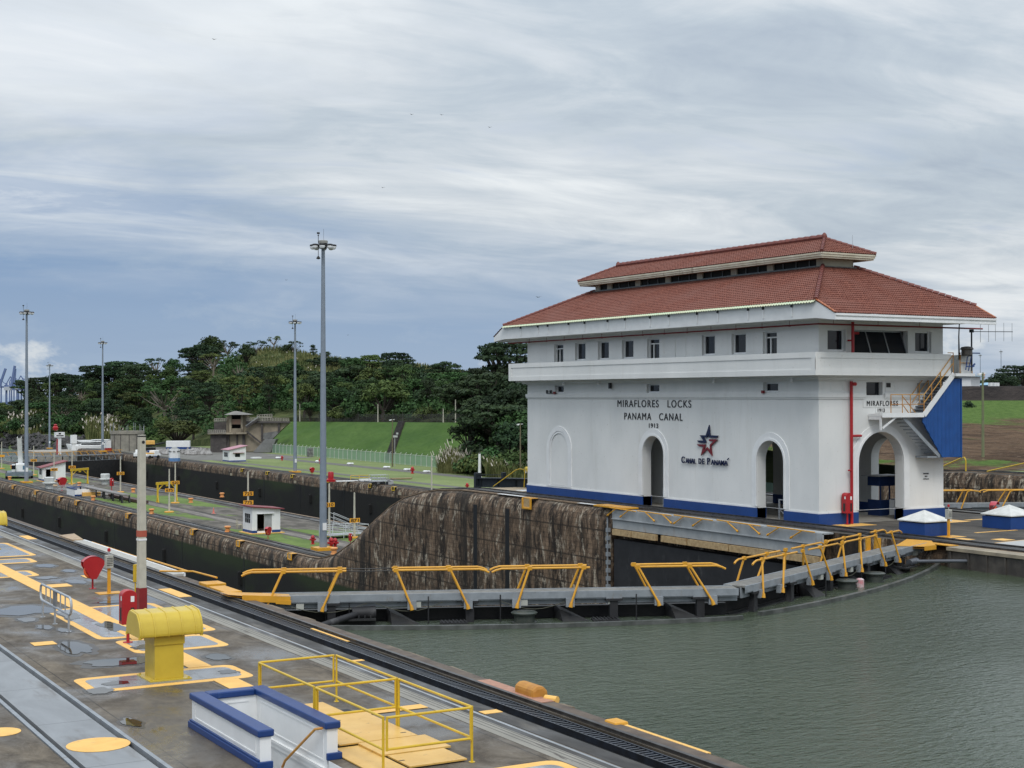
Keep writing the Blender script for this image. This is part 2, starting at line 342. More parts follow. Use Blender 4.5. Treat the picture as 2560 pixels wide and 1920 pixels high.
extr('wall', [(103.2,-22),(103.2,-1.2),(103.3,-.5),(103.6,-.1),(104.1,0),(107.6,0),(107.6,-22)], [-60, 60, 90]+YS+[200,300,425], fwm, fw, smooth=True)
for x0_, x1_, par_ in ((51.68, 51.93, cw), (69.0, 69.25, cw), (103.75, 103.98, fw)):
    pass
# black for shapes on the wall faces that stand in for shaded ladder niches
nich = Mat('niche_shade_black', .9).col((.004,.004,.004,1)).m
# --- rails on the walls
railm = M_('rail_steel', (.10,.095,.09,1), (.045,.04,.037,1), 3, .35, metal=.6)
railw = M_('worn_rail_steel', (.42,.44,.46,1), (.30,.31,.32,1), 1.5, .3, metal=.5)
slotm = Mat('dark_slot', .5).col((.008,.008,.009,1)).m
rackm = M_('rack_steel', (.035,.045,.065,1), (.02,.02,.022,1), 2, .3, metal=.5)
def ribbon(mb, x0, x1, z0, z1, ys):           # long strip with thickness following the wall profile
    for a, b in zip(ys, ys[1:]):
        za, zb = zt(a), zt(b)
        mb.add([(x0,a,z0+za),(x1,a,z0+za),(x1,b,z0+zb),(x0,b,z0+zb),(x0,a,z1+za),(x1,a,z1+za),(x1,b,z1+zb),(x0,b,z1+zb)], [(0,3,2,1),(4,5,6,7),(0,1,5,4),(2,3,7,6),(1,2,6,5),(3,0,4,7)])
    return mb
Yn = [-30, 97] + YS[1:] + [420]
t = thing('rail_track', 'near towing track along the quay edge with a toothed rack between its rails', 'rail track')
ribbon(MB(), 15.46, 15.53, -.01, .012, Yn).build('rail', railw, t); ribbon(MB(), 17.02, 17.12, -.05, .075, Yn).build('rail', railm, t)
mb = ribbon(MB(), 16.40, 16.44, -.14, .015, Yn); ribbon(mb, 16.80, 16.84, -.14, .0, Yn); ribbon(mb, 16.44, 16.80, -.14, -.06, Yn)
y = 0.
while y < 97: mb.box(16.45, 16.79, y, y+.07, -.058, -.012); y += .155
mb.build('rack', rackm, t)
ribbon(MB(), 16.07, 16.39, -.138, -.12, Yn).build('slot', slotm, t)
ribbon(MB(), 15.60, 16.05, .002, .006, Yn).build('strip', strip_m, t); ribbon(MB(), 15.31, 15.455, .002, .006, Yn).build('strip', strip_m, t)
k = Mat('grooved_pale_concrete', .75); ncn = k.noise((1.2,.4,1), 6, .65); c_ = k.mix(k.ramp_lin(ncn, .35, .7), (.20,.19,.165,1), (.29,.275,.24,1))
for o_ in (15.27, 15.17, 15.05): c_ = k.mix(k.math('MULTIPLY', k.math('COMPARE', k.x, o_, .012), .85), c_, (.03,.03,.028,1))
c_ = k.mix(k.ramp_lin(k.noise((2,.35,1), 5, .7, .3), .6, .68), c_, (.08,.07,.06,1)); k.col(c_)
ribbon(MB(), 14.86, 15.31, .002, .008, Yn).build('edge_band', k.m, t)
t = thing('rail_track', 'return towing track at lower left with a grey cover slab between the rails', 'rail track')
ribbon(MB(), 6.74, 6.83, -.16, .02, Yn).build('rail', steelg, t); ribbon(MB(), 8.24, 8.33, -.16, .02, Yn).build('rail', steelg, t)
k = Mat('grey_painted_slab', .5, 0, .5); n_ = k.noise((.8,.35,1), 6, .65, .5); c_ = k.mix(k.ramp_lin(n_, .35, .65), (.17,.18,.19,1), (.24,.255,.27,1))
c_ = k.mix(k.math('MULTIPLY', k.ramp_lin(k.noise((1.2,.25,1), 4, .6, 0, (5,0,0)), .56, .68), .8), c_, (.12,.115,.11,1)); c_ = k.mix(k.math('MULTIPLY', joint(k, k.y, 4.1, .8, .03), .7), c_, (.05,.05,.05,1))
k.col(c_); k.bump(n_, .1, .01); slab_m = k.m
ribbon(MB(), 6.95, 8.12, -.16, .0, Yn).build('cover_slab', slab_m, t)
Yc = [-60, 97] + YS[1:] + [425]
tanm = M_('worn_tan_coping', (.26,.185,.12,1), (.15,.105,.07,1), 1.6, .85, .2, wear=((.36,.28,.2,1), .8, .6))
ribbon(MB(), 51.72, 52.08, -.02, .012, [-60,50.6,50.7]).build('coping', tanm, cw); ribbon(MB(), 51.72, 52.05, -.06, .012, [76.4,97]+YS[1:]+[425]).build('coping', tanm, cw); ribbon(MB(), 103.9, 104.2, -.02, .012, [-60,97]+YS[1:]+[425]).build('coping', tanm, fw); ribbon(MB(), 68.8, 69.15, -.06, .012, [-60,97]+YS[1:]+[425]).build('coping', tanm, cw)
t = thing('rail_track', 'dark towing track that dips down the curved slope of the centre wall', 'rail track')
for x in (52.12, 53.56): ribbon(MB(), x, x+.09, -.04, .10, Yc).build('rail', railm, t)
ribbon(MB(), 52.62, 52.98, .003, .05, Yc).build('slot', slotm, t); ribbon(MB(), 53.1, 53.5, .003, .02, Yc).build('strip', strip_m, t)
t = thing('rail_track', 'towing track along the back edge of the centre wall', 'rail track')
for x in (66.9, 68.35): ribbon(MB(), x, x+.09, -.04, .08, Yc).build('rail', railm, t)
ribbon(MB(), 67.1, 68.2, .003, .02, Yc).build('strip', strip_m, t)
t = thing('rail_track', 'towing track along the lawn edge of the far bank', 'rail track')
for x in (104.3, 105.8): ribbon(MB(), x, x+.09, -.04, .10, Yc).build('rail', railm, t)
ribbon(MB(), 104.5, 105.6, .003, .03, Yc).build('strip', slotm, t)
# --- water
k = Mat('green_canal_water', .06, 0, .5)
k.b.inputs['IOR'].default_value = 1.333
mpw = k.N.new('ShaderNodeMapping'); k.L(k.pos, mpw.inputs[0]); mpw.inputs['Rotation'].default_value = (0, 0, R(-22)); mpw.inputs['Scale'].default_value = (1.0, 2.3, 1)
def wn(sc, det, dist):
    n = k.N.new('ShaderNodeTexNoise'); k.L(mpw.outputs[0], n.inputs[0]); n.inputs['Scale'].default_value = sc; n.inputs['Detail'].default_value = det; n.inputs['Roughness'].default_value = .55; n.inputs['Distortion'].default_value = dist; return n.outputs[0]
calm = k.ramp_lin(k.noise((.07,.07,1), 3, .5), .35, .62)
hgt = k.math('MULTIPLY', k.math('ADD', k.math('MULTIPLY', wn(1.5, 3, .6), .6), k.math('MULTIPLY', wn(4.5, 4, .4), .30)), k.math('ADD', .55, k.math('MULTIPLY', calm, .6)))
k.bump(hgt, 1., .16)
k.col(k.mix(k.ramp_lin(k.noise((.05,.05,1), 3, .5), .35, .65), (.038,.054,.032,1), (.055,.072,.044,1))); water_m = k.m
kr = Mat('pale_river_water', .12, 0, .5); kr.col((.20,.24,.22,1)); kr.bump(kr.noise((.5,.5,1), 4, .6), .35, .3)
setp(MB().add([(17,-60,-.9),(52,-60,-.9),(52,50.6,-.9),(33.45,41.9,-.9),(17,48.9,-.9)],[(0,1,2,3),(0,3,4)]).build('water', water_m), kind='structure')
setp(MB().quad((17,50.9,-18),(52,50.9,-18),(52,425,-18),(17,425,-18)).build('water', water_m), kind='structure')
setp(MB().add([(69,-60,-.9),(104,-60,-.9),(104,68.6,-.9),(86.3,60.2,-.9),(69,68.5,-.9)],[(0,1,2,3),(0,3,4)]).build('water', water_m), kind='structure')
setp(MB().quad((69,66,-19),(104,66,-19),(104,425,-19),(69,425,-19)).build('water', water_m), kind='structure')
setp(MB().quad((-900,426,-16),(700,426,-16),(700,1600,-16),(-900,1600,-16)).build('river_water', kr.m), kind='structure')
gm = M_('far_land', (.03,.045,.025,1), (.05,.06,.035,1), .01, .9)
setp(MB().quad((-6000,-6000,-23),(8000,-6000,-23),(8000,9000,-23),(-6000,9000,-23)).build('ground', gm), kind='structure')
# --- lawn of the far bank
def grass_mat(name, a, b, c2, sc=.12, bmp=.4):
    k = Mat(name, .9, 0, .2); n1_ = k.noise((sc,sc*.5,sc), 6, .62, .4); n2_ = k.noise((1.3,.6,1.3), 6, .7)
    c = k.mix(k.ramp_lin(n1_, .35, .65), a, b); c = k.mix(k.math('MULTIPLY', k.ramp_lin(n2_, .42, .7), .6), c, c2); k.col(c); k.bump(n2_, bmp, .1); return k
lawn_m = grass_mat('mown_lawn', (.135,.175,.062,1), (.195,.235,.095,1), (.11,.145,.05,1)).m
mb = MB(); ys = [-60, 60, 90]+YS+[200, 300, 425]; xs = [107.6, 118, 130, 160, 330]; vs = [(x, y, zt(y)) for y in ys for x in xs]; n = len(xs)
mb.add(vs, [(i*n+j, i*n+j+1, (i+1)*n+j+1, (i+1)*n+j) for i in range(len(ys)-1) for j in range(n-1)])
mb.add([(x, 425, z) for x, z in ((107.6,-7.7),(330,-7.7),(330,-22),(107.6,-22))], [(0,1,2,3)])
setp(mb.build('lawn', lawn_m), kind='structure')
roadm = M_('grey_path_asphalt', (.13,.125,.115,1), (.085,.08,.075,1), .5, .8)
for x0, x1, nm in ((110.6,112.6,'path'), (125.5,129,'path')):
    setp(ribbon(MB(), x0, x1, .004, .02, [60,90]+YS+[200,425]).build(nm, roadm), kind='structure')
apron = M_('grey_service_yard', (.17,.165,.15,1), (.10,.095,.085,1), .25, .85)
setp(MB().box(107.7,136,330,424,-7.698,-7.67).build('yard', apron), kind='structure')
# grass strips with ragged edges on the low part of the centre wall
k = Mat('island_grass', .9, 0, .2); c = k.mix(k.ramp_lin(k.noise((.5,.3,1), 6, .7), .35, .65), (.085,.135,.032,1), (.14,.20,.055,1))
fr = k.ramp_lin(k.math('ADD', k.noise((.14,.045,1), 3, .5, .3), k.math('MULTIPLY', k.noise((1.6,1.0,1), 4, .6), .18)), .565, .60)
c = k.mix(fr, c, k.mix(k.ramp_lin(k.noise((.8,.3,1), 5, .65), .4, .65), (.075,.068,.058,1), (.16,.145,.125,1))); k.col(c); k.bump(k.noise((3,2,3), 4, .7), .4, .05)
for x0, x1 in ((54.3,57.6), (60.2,65.8)): setp(MB().box(x0,x1,133,424,-7.699,-7.685).build('grass', k.m), kind='structure')
k = Mat('island_road', .8); k.col(k.mix(k.ramp_lin(k.noise((1.2,.2,1), 5, .65), .38, .66), (.10,.09,.08,1), (.24,.215,.19,1)))
setp(MB().box(57.9,59.3,133,424,-7.699,-7.687).build('path', k.m), kind='structure')
# --- embankment behind the fence
emb_m = grass_mat('steep_green_turf', (.042,.092,.016,1), (.075,.135,.028,1), (.026,.06,.010,1), .09, .9).m
mb = MB(); NX, NY = 30, 130
def emb(u, v):       # v 0..1 along Y 240..396, u 0..1 up the slope
    y = 236 + v*158; x = 141.5 + u*15.5; zc = 1.75 - v*1.9
    z = -7.7 + (zc+7.7)*min(1, u*1.12)**.92
    return (x, y, z + (.45*mnoise.noise(Vector((x*.22, y*.13, 0)))+.18*mnoise.noise(Vector((x*.7, y*.5, 4))))*math.sin(math.pi*min(1, u*1.1)) )
vs = [emb(i/NX, j/NY) for j in range(NY+1) for i in range(NX+1)]
fs = [(j*(NX+1)+i, j*(NX+1)+i+1, (j+1)*(NX+1)+i+1, (j+1)*(NX+1)+i) for j in range(NY) for i in range(NX)]
mb.add(vs, fs); setp(mb.build('embankment', emb_m, None, True), kind='structure')
def emb_z(x, y):
    u = (x-141.5)/15.5; v = (y-236)/158; zc = 1.75-v*1.9
    return -7.7 + (zc+7.7)*min(1, max(0, u)*1.12)**.92
# dark stair down the embankment
mb = MB(); A = Vector(G(982,1128,-7.7)+(0,)); 
xa, ya = 142., 300.; xb, yb = 156., 322.
for i in range(26):
    f0, f1 = i/26, (i+1)/26; x0 = xa+(xb-xa)*f0; x1 = xa+(xb-xa)*f1; y0 = ya+(yb-ya)*f0
    mb.box(x0, x1, y0, y0+3.0, emb_z(x0, y0)-.3, emb_z(x1, y0)+.28)
setp(mb.build('stairway', M_('dark_stair_concrete', (.03,.026,.024,1), (.055,.05,.045,1), 1, .85)), 'long dark concrete stairway running down the green embankment', 'stairway')
# --- wooded hills behind, and the bare earth bank on the right
HC = [ # px, d0, z0, d1, y of the ground ridge
 (-500,690,-10,900,1050),(20,690,-10,850,1046),(75,690,-10,850,1006),(150,680,-10,820,990),(300,600,-9.5,760,968),(450,480,-7.7,690,946),(560,440,-5,640,905),(610,432,0,620,884),(660,428,1,615,874),(720,424,1,610,876),(800,410,1,600,893),
 (900,390,1,590,907),(1000,370,1,580,917),(1100,350,1.2,570,925),(1180,330,0,560,933),(1230,287,-7.5,560,940),(1340,280,-7.5,560,946),(1500,270,-7.5,560,950),(1750,262,-6,560,955)]
def hc(px):
    px = max(-500, min(1750, px))
    for a, b in zip(HC, HC[1:]):
        if px <= b[0]:
            f = (px-a[0])/(b[0]-a[0]); return [a[i]+(b[i]-a[i])*f for i in range(5)]
def hill(px, s):     # s 0 foot .. 1 ridge .. 1.4 behind
    _, d0, z0, d1, yr = hc(px); z1 = CH + (991-yr)*d1/FPX
    d = d0 + (d1-d0)*s; f = min(s, 1); z = z0 + (z1-z0)*(f**1.15)
    if s > 1: z = z1 - (s-1)*14
    x, y = atd(px, d); z += 1.3*mnoise.noise(Vector((x*.02, y*.02, 3)))*min(1, s*3)
    return (x, y, z)
k = Mat('hillside_scrub', .95, 0, .15); h1 = k.noise((.03,.03,.06), 5, .6); h2 = k.noise((.45,.45,.45), 7, .75)
c = k.mix(k.ramp_lin(h2, .35, .68), (.03,.05,.016,1), (.13,.14,.055,1)); c = k.mix(k.ramp_lin(h1, .45, .62), c, k.mix(k.ramp_lin(h2, .35, .65), (.03,.055,.015,1), (.085,.11,.04,1)))
k.col(c); k.bump(h2, 1., .8)
mb = MB(); PX = list(range(-500, 1751, 25)); SS = [-.04, 0, .08, .16, .25, .35, .45, .55, .65, .75, .85, .92, 1, 1.08, 1.3]
vs = []
for px in PX:
    for s in SS:
        p = hill(px, max(s, 0))
        if s < 0: p = (p[0], p[1], p[2]-12)
        vs.append(p)
n = len(SS); mb.add(vs, [(i*n+j, (i+1)*n+j, (i+1)*n+j+1, i*n+j+1) for i in range(len(PX)-1) for j in range(n-1)])
setp(mb.build('hills', k.m, None, True), kind='structure')
# rocky river bank on the left (piled dark rocks)
k = Mat('dark_bank_rock', .9); c = k.mix(k.ramp_lin(k.noise(.5, 6, .7), .35, .7), (.012,.013,.016,1), (.10,.095,.09,1)); k.col(c)
mb = MB(); rnd = random.Random(3)
for i in range(1500):
    px = rnd.uniform(-260, 330); f = rnd.random(); dsh = 668 - (max(0, px))*.62 if px < 130 else 588-(px-130)*.1
    d = dsh + f*34; z = -16 + f*6.4 + rnd.uniform(-.2, .5); x, y = atd(px, d); r = rnd.uniform(.7, 1.7)
    vs = []
    for a, b, c2 in ((1,0,0),(-1,0,0),(0,1,0),(0,-1,0),(0,0,1),(0,0,-1)):
        q = r*rnd.uniform(.6, 1.2); vs.append((x+a*q+rnd.uniform(-.2,.2), y+b*q, z+c2*q*.8))
    mb.add(vs, [(0,2,4),(2,1,4),(1,3,4),(3,0,4),(2,0,5),(1,2,5),(3,1,5),(0,3,5)])
setp(mb.build('rocks', k.m), 'piled dark rocks lining the river bank at far left', 'rocks', kind='stuff')
mb = MB(); vs = []
for px in range(-300, 421, 20):
    dsh = 668 - (max(0, px))*.62 if px < 130 else 588-(px-130)*.1
    for dd, z in ((-2, -17.5), (34, -9.9), (60, -9.6), (160, -9.2)):
        x, y = atd(px, dsh+dd); vs.append((x, y, z))
n = 37; mb.add(vs, [(i*4+j, (i+1)*4+j, (i+1)*4+j+1, i*4+j+1) for i in range(n-1) for j in range(3)])
setp(mb.build('river_bank', grass_mat('bank_grass', (.07,.11,.03,1), (.11,.15,.05,1), (.04,.06,.02,1)).m, None, True), kind='structure')
# right: reddish soil, green top, dark berm
k = Mat('bare_soil_bank', .95, 0, .1); s1 = k.noise((.16,.16,.5), 7, .72, 1.0); s2 = k.noise((.05,.05,.2), 4, .6); s3 = k.noise((.9,.9,1.5), 6, .75, .5)
c = k.mix(k.ramp_lin(s1, .36, .64), (.055,.034,.022,1), (.17,.11,.068,1)); c = k.mix(k.ramp_lin(s3, .55, .7), c, (.26,.19,.13,1))
gmask = k.math('MAXIMUM', k.ramp_lin(k.math('ADD', k.z, k.math('MULTIPLY', k.math('SUBTRACT', s2, .5), 5.)), 2.3, 2.9), k.ramp_lin(k.math('ADD', s2, k.math('MULTIPLY', s3, .2)), .70, .76))
grn = k.mix(k.ramp_lin(s3, .35, .65), (.05,.10,.02,1), (.13,.20,.05,1)); c = k.mix(gmask, c, grn)
c = k.mix(k.ramp_lin(k.z, 5.85, 6.05), c, k.mix(k.ramp_lin(s1, .4, .6), (.022,.018,.017,1), (.05,.04,.036,1))); k.col(c); k.bump(k.math('ADD', s1, s3), 1., .6)
mb = MB(); rows = [(112,-.1),(140,0.02),(150,.35),(165,.8),(185,1.2),(205,1.5),(230,1.9),(250,2.9),(270,4.1),(290,5.3),(303,5.95),(312,8.7),(318,9.0),(340,9.0),(420,7),(560,6)]; vs = []
cols = list(range(1560, 3600, 12))
for px in cols:
    for d, z in rows:
        x, y = atd(px, d)
        if px > 2900 : pass
        if 140 < d < 300: z += .5*mnoise.noise(Vector((x*.09, y*.09, 1))) + .25*mnoise.noise(Vector((x*.3, y*.3, 5)))
        vs.append((max(x, 104.2+(d-112)*.15), y, z))
n = len(rows); mb.add(vs, [(i*n+j, (i+1)*n+j, (i+1)*n+j+1, i*n+j+1) for i in range(len(cols)-1) for j in range(n-1)])
setp(mb.build('earth_bank', k.m, None, True), kind='structure')
# ================================================================== THE WHITE CONTROL BUILDING
def XP(px, py, X):
    r = ray(px, py); p = CP + r*(X/r.x); return (p.y, p.z)
def YP(px, py, Y):
    r = ray(px, py); p = CP + r*(Y/r.y); return (p.x, p.z)
FX, BX, NY_, FY, TW = 53.7, 62.9, 60.3, 90.8, .6
B = thing('control_building', 'large white two-storey control house with red tiled double roof and arched openings', 'building')
Mf = frame((FX+TW, 0, 0), (0,-1,0), (0,0,1)); Mb = frame((BX, 0, 0), (0,-1,0), (0,0,1))
Mn = frame((0, NY_+TW, 0), (1,0,0), (0,0,1)); Mfar = frame((0, FY, 0), (1,0,0), (0,0,1))
def arch(c, w, zs, z0=-.05, n=16, k=1.):
    return [(c-w/2, z0)] + [(c-w/2*math.cos(math.pi*i/n), zs+w/2*k*math.sin(math.pi*i/n)) for i in range(n+1)] + [(c+w/2, z0)]
def rect(a0, a1, b0, b1): return [(a0,b0),(a1,b0),(a1,b1),(a0,b1)]
ARC = [(75.42, 2.25), (64.25, 2.3)]
W_UP = [(86.0,87.2,8.05),(83.2,84.5,9.32),(80.4,81.7,9.32),(77.6,78.9,9.32),(74.8,76.1,8.05),(69.25,70.5,9.32),(66.4,67.7,9.32),(63.7,64.9,8.05)]
W_LO = [(85.95,87.1),(74.8,76.15),(63.6,64.9)]
wk = Mat('white_wall_paint', .6, 0, .3); wn1 = wk.noise((.35,.35,.2), 6, .62); wn2 = wk.noise((1.3,1.3,.12), 7, .7, .2)
c = wk.mix(wk.ramp_lin(wn1, .35, .7), (.74,.745,.73,1), (.64,.65,.64,1)); c = wk.mix(wk.math('MULTIPLY', wk.ramp_lin(wn2, .56, .74), .35), c, (.50,.48,.43,1))
c = wk.mix(wk.math('MULTIPLY', wk.ramp_lin(wk.noise((9,9,7), 3, .5), .70, .74), .5), c, (.35,.30,.25,1)); wk.col(c); wk.bump(wk.noise(9, 4, .7), .12, .01); wall_m = wk.m
# lower storey
ho = lambda w: [[(-a, b) for a, b in arch(c_, w_, 4.43-w_/2, -.5)] for c_, w_ in ARC]
sheet('wall', rect(-FY, -NY_, .0, 8.0), [rect(-b, -a, 7.12, 7.66) for a, b in W_LO] + [[(x, max(z, .001)) for x, z in h_] for h_ in ho(0)], TW, Mf, wall_m, B) if False else None
def holes_to_floor(lst):     # cut arches through the bottom edge: outline runs round them
    return lst
def wall_with_doors(a0, a1, z1, doors, holes, t, M, m, par):
    out = [(a0, 0)]
    for c_, w_, zs in sorted(doors): out += arch(c_, w_, zs, 0)
    out += [(a1, 0), (a1, z1), (a0, z1)]
    return sheet('wall', out, holes, t, M, m, par)
dF = [(-c_, w_, 4.43-w_/2) for c_, w_ in ARC]
wall_with_doors(-FY, -NY_, 8.0, dF, [rect(-b, -a, 7.12, 7.66) for a, b in W_LO], TW, Mf, wall_m, B)
wall_with_doors(-FY, -NY_, 8.0, dF, [], TW, Mb, wall_m, B)
AN = (58.13, 3.33, 3.27)
wall_with_doors(FX+TW, BX-TW, 8.0, [AN], [rect(57.1,58.3,6.95,7.66)], TW, Mn, wall_m, B)
wall_with_doors(FX+TW, BX-TW, 8.0, [AN], [], TW, Mfar, wall_m, B)
# interior floor, ceiling, partition
MB().box(FX+.3, BX-.3, NY_+.3, FY-.3, -.2, .03).build('floor', conc, B)
MB().box(FX+TW, BX-TW, NY_+TW, FY-TW, 5.35, 5.55).build('ceiling', wall_m, B)
MB().box(56.0, 56.2, 70.8, 79.5, .03, 5.35).build('partition', wall_m, B)
# blue base course, cut at the openings
def segs(a0, a1, doors):
    s_ = []; c0 = a0
    for d0, d1 in sorted(doors): s_.append((c0, d0)); c0 = d1
    s_.append((c0, a1)); return s_
dd = [(c_-w_/2, c_+w_/2) for c_, w_ in ARC]
mb = MB(); mw = MB()
for a, b in segs(NY_-.06, FY+.06, dd):
    for x0, x1 in ((FX-.06, FX+TW+.04), (BX-TW-.04, BX+.06)):
        e0 = 0 if a < NY_ else .035; e1 = 0 if b > FY else .035
        mb.box(x0, x1, a-(.0 if a < NY_ else -.0)-e0*0, b, 0, .61)
        mw.box(x0+.02, x1-.02, a+.004 if a > NY_ else a+.02, b-.004, .61, .70)
for a, b in segs(FX+TW+.04, BX-TW-.04, [(AN[0]-AN[1]/2, AN[0]+AN[1]/2)]):
    for y0, y1 in ((NY_-.06, NY_+TW+.04), (FY-TW-.04, FY+.06)):
        mb.box(a, b, y0, y1, 0, .61); mw.box(a, b, y0+.02, y1-.02, .61, .70)
mb.build('base_course', blue, B); mw.build('base_moulding', white_clean, B)
# arch mouldings
def moulding(M, c_, w_, zs, m=white_clean):
    sheet('arch_moulding', arch(c_, w_+.9, zs, .70), [arch(c_, w_+.26, zs, .62)[1:-1] + [(c_+w_/2+.13, .72), (c_-w_/2-.13, .72)]], .05, M, m, B)
    sheet('arch_moulding', arch(c_, w_+.26, zs, .71), [arch(c_, w_+.02, zs, .62)[1:-1] + [(c_+w_/2+.01, .72), (c_-w_/2-.01, .72)]], .09, M, m, B)
Mf0 = frame((FX, 0, 0), (0,-1,0), (0,0,1)); Mn0 = frame((0, NY_, 0), (1,0,0), (0,0,1))
for c_, w_ in ARC: moulding(Mf0, -c_, w_, 4.43-w_/2)
moulding(Mn0, *AN)
# blind arch at the far end of the front
sheet('arch_moulding', arch(-86.5, 3.2, 3.25, .70), [arch(-86.5, 2.55, 3.25, .8)], .07, Mf0, white_clean, B)
sheet('arch_moulding', arch(-86.5, 2.5, 3.25, .70), [arch(-86.5, 2.25, 3.25, .8)], .05, Mf0, white_clean, B)
# belt course and cornice rings
def ring(name, o, z0, z1, m, inn=.02, x0=FX, x1=BX, y0=NY_, y1=FY):
    return sheet(name, rect(x0-o, x1+o, y0-o, y1+o), [rect(x0+inn, x1-inn, y0+inn, y1-inn)], z1-z0, Matrix.Translation((0,0,z0)), m, B)
bn = 'belt_course'
# belt is interrupted by the window over the near arch
for z0, z1, o_ in ((6.76,6.84,.07), (6.84,7.06,.11)):
    MB().box(FX-o_, FX+.02, NY_-o_, FY+o_, z0, z1).build(bn, wall_m, B)
    MB().box(FX+.021, 57.0, NY_-o_, NY_+.02, z0, z1).build(bn, wall_m, B); MB().box(58.4, BX+o_, NY_-o_, NY_+.02, z0, z1).build(bn, wall_m, B)
ring('cornice', .06, 7.70, 7.78, wall_m); ring('cornice', .30, 7.78, 7.90, wall_m); ring('cornice', .62, 7.90, 8.0, wall_m)
# balcony: slab, parapet with raised bands
PX0, PX1, PY0, PY1 = 52.6, 64.1, 59.3, 91.5
MB().box(PX0+.02, PX1-.02, PY0+.02, PY1-.02, 8.0, 8.12).build('balcony_floor', wall_m, B)
def pring(name, o, z0, z1, inn, gap=True):
    if not gap: return sheet(name, rect(PX0-o, PX1+o, PY0-o, PY1+o), [rect(PX0+inn, PX1-inn, PY0+inn, PY1-inn)], z1-z0, Matrix.Translation((0,0,z0)), wall_m, B)
    # parapet ring with the stair gateway cut out of the near side
    out = [(PX0-o, PY0-o), (62.45, PY0-o), (62.45, PY0+inn), (PX0+inn, PY0+inn), (PX0+inn, PY1-inn), (PX1-inn, PY1-inn), (PX1-inn, PY0+inn), (63.25, PY0+inn), (63.25, PY0-o), (PX1+o, PY0-o), (PX1+o, PY1+o), (PX0-o, PY1+o)]
    return sheet(name, out, [], z1-z0, Matrix.Translation((0,0,z0)), wall_m, B)
pring('parapet', 0, 8.0, 9.2, .18); pring('parapet_band', .035, 8.0, 8.30, -.001); pring('parapet_band', .035, 8.92, 9.22, .2)
mb = MB()
for y in (PY0-.035, PY1-.3): mb.box(PX0-.034, PX0, y, y+.33, 8.30, 8.92)
mb.box(PX0-.034, PX0+.3, PY0-.034, PY0, 8.30, 8.92); mb.build('parapet_post', wall_m, B)
# upper storey walls with window openings
Wn = [(54.33,55.62,9.32,10.5),(56.2,60.2,9.1,10.5),(60.75,62.0,9.32,10.5)]
upf = [rect(-b, -a, z_, 10.5) for a, b, z_ in W_UP]
sheet('wall', rect(-FY, -NY_, 8.0, 10.97), upf, .35, frame((FX+.35,0,0), (0,-1,0), (0,0,1)), wall_m, B)
sheet('wall', rect(-FY, -NY_, 8.0, 10.97), [], .35, frame((BX,0,0), (0,-1,0), (0,0,1)), wall_m, B)
sheet('wall', rect(FX+.35, BX-.35, 8.0, 10.97), [rect(a, b, z0, z1) for a, b, z0, z1 in Wn], .35, frame((0,NY_+.35,0), (1,0,0), (0,0,1)), wall_m, B)
sheet('wall', rect(FX+.35, BX-.35, 8.0, 10.97), [], .35, frame((0,FY,0), (1,0,0), (0,0,1)), wall_m, B)
sheet('blind_panel', rect(-73.2,-72.05,8.7,10.42), [rect(-73.12,-72.13,8.6,10.35)], .03, Mf0, wall_m, B)
def win(a, b, z0, z1, side, door=False):
    # a frame set back in the opening, with glass
    D = .24; f = MB(); g = MB(); w_ = .07
    def bx(mb_, a0, a1, zz0, zz1, d0, d1):
        if side == 'f': mb_.box(FX+d0, FX+d1, a0, a1, zz0, zz1)
        else: mb_.box(a0, a1, NY_+d0, NY_+d1, zz0, zz1)
    bx(f, a, a+w_, z0, z1, D-.05, D+.02); bx(f, b-w_, b, z0, z1, D-.05, D+.02); bx(f, a+w_, b-w_, z1-w_, z1, D-.05, D+.02); bx(f, a+w_, b-w_, z0, z0+.09, D-.12, D+.02)
    if door:
        bx(f, a+w_, b-w_, 10.14, 10.21, D-.05, D+.02); bx(f, b-w_-.42, b-w_-.34, z0+.09, 10.14, D-.05, D+.02)
    bx(g, a+w_, b-w_, z0+.09, z1-w_, D+.03, D+.05)
    fo = f.build('window', white_clean, B); g.build('pane', glass, fo)
for a, b, z_ in W_UP: win(a, b, z_, 10.5, 'f', z_ < 9)
win(54.33,55.62,9.32,10.5,'n'); win(60.75,62.0,9.32,10.5,'n')
for a, b in W_LO:
    win(a, b, 7.12, 7.66, 'f')
f = MB()
for a, b in W_LO[::2]: f.box(FX-.22, FX-.02, b-.18, b-.02, 7.0, 7.12) if False else f.box(FX-.24, FX-.115, b-.3, b-.12, 7.06, 7.22)
f.build('alarm_box', redpipe, B)
# slanted glazing of the control room
mb = MB(); g = MB(); y0_, y1_ = NY_+.02, NY_+.55
g.quad((56.2,y0_,9.1),(60.2,y0_,9.1),(60.2,y1_,10.5),(56.2,y1_,10.5))
for x in (56.22,57.5,58.85,60.17): mb.bar((x,y0_-.02,9.1),(x,y1_-.02,10.5),.06,.05)
mb.bar((56.2,y1_-.04,10.47),(60.2,y1_-.04,10.47),.05,.06); fo = mb.build('window', galv, B); g.build('pane', glass, fo)
# lower end face: window, blind panel, small vent
mb = MB().box(57.1,58.3,NY_+.3,NY_+.34,6.95,7.66); mb.build('window', glass, B)
sheet('blind_panel', rect(54.5,55.4,7.16,7.62), [rect(54.55,55.35,7.21,7.57)], .02, Mn0, wall_m, B)
sheet('blind_panel', rect(58.5,59.25,7.12,7.64), [rect(58.55,59.2,7.16,7.60)], .02, Mn0, wall_m, B)
MB().box(58.56,58.86,NY_-.04,NY_,7.38,7.62).build('vent', black, B)
MB().box(60.9,61.8,NY_-.02,NY_,7.1,7.62).build('blind_panel', M_('grey_shutter',(.30,.31,.31,1)), B)
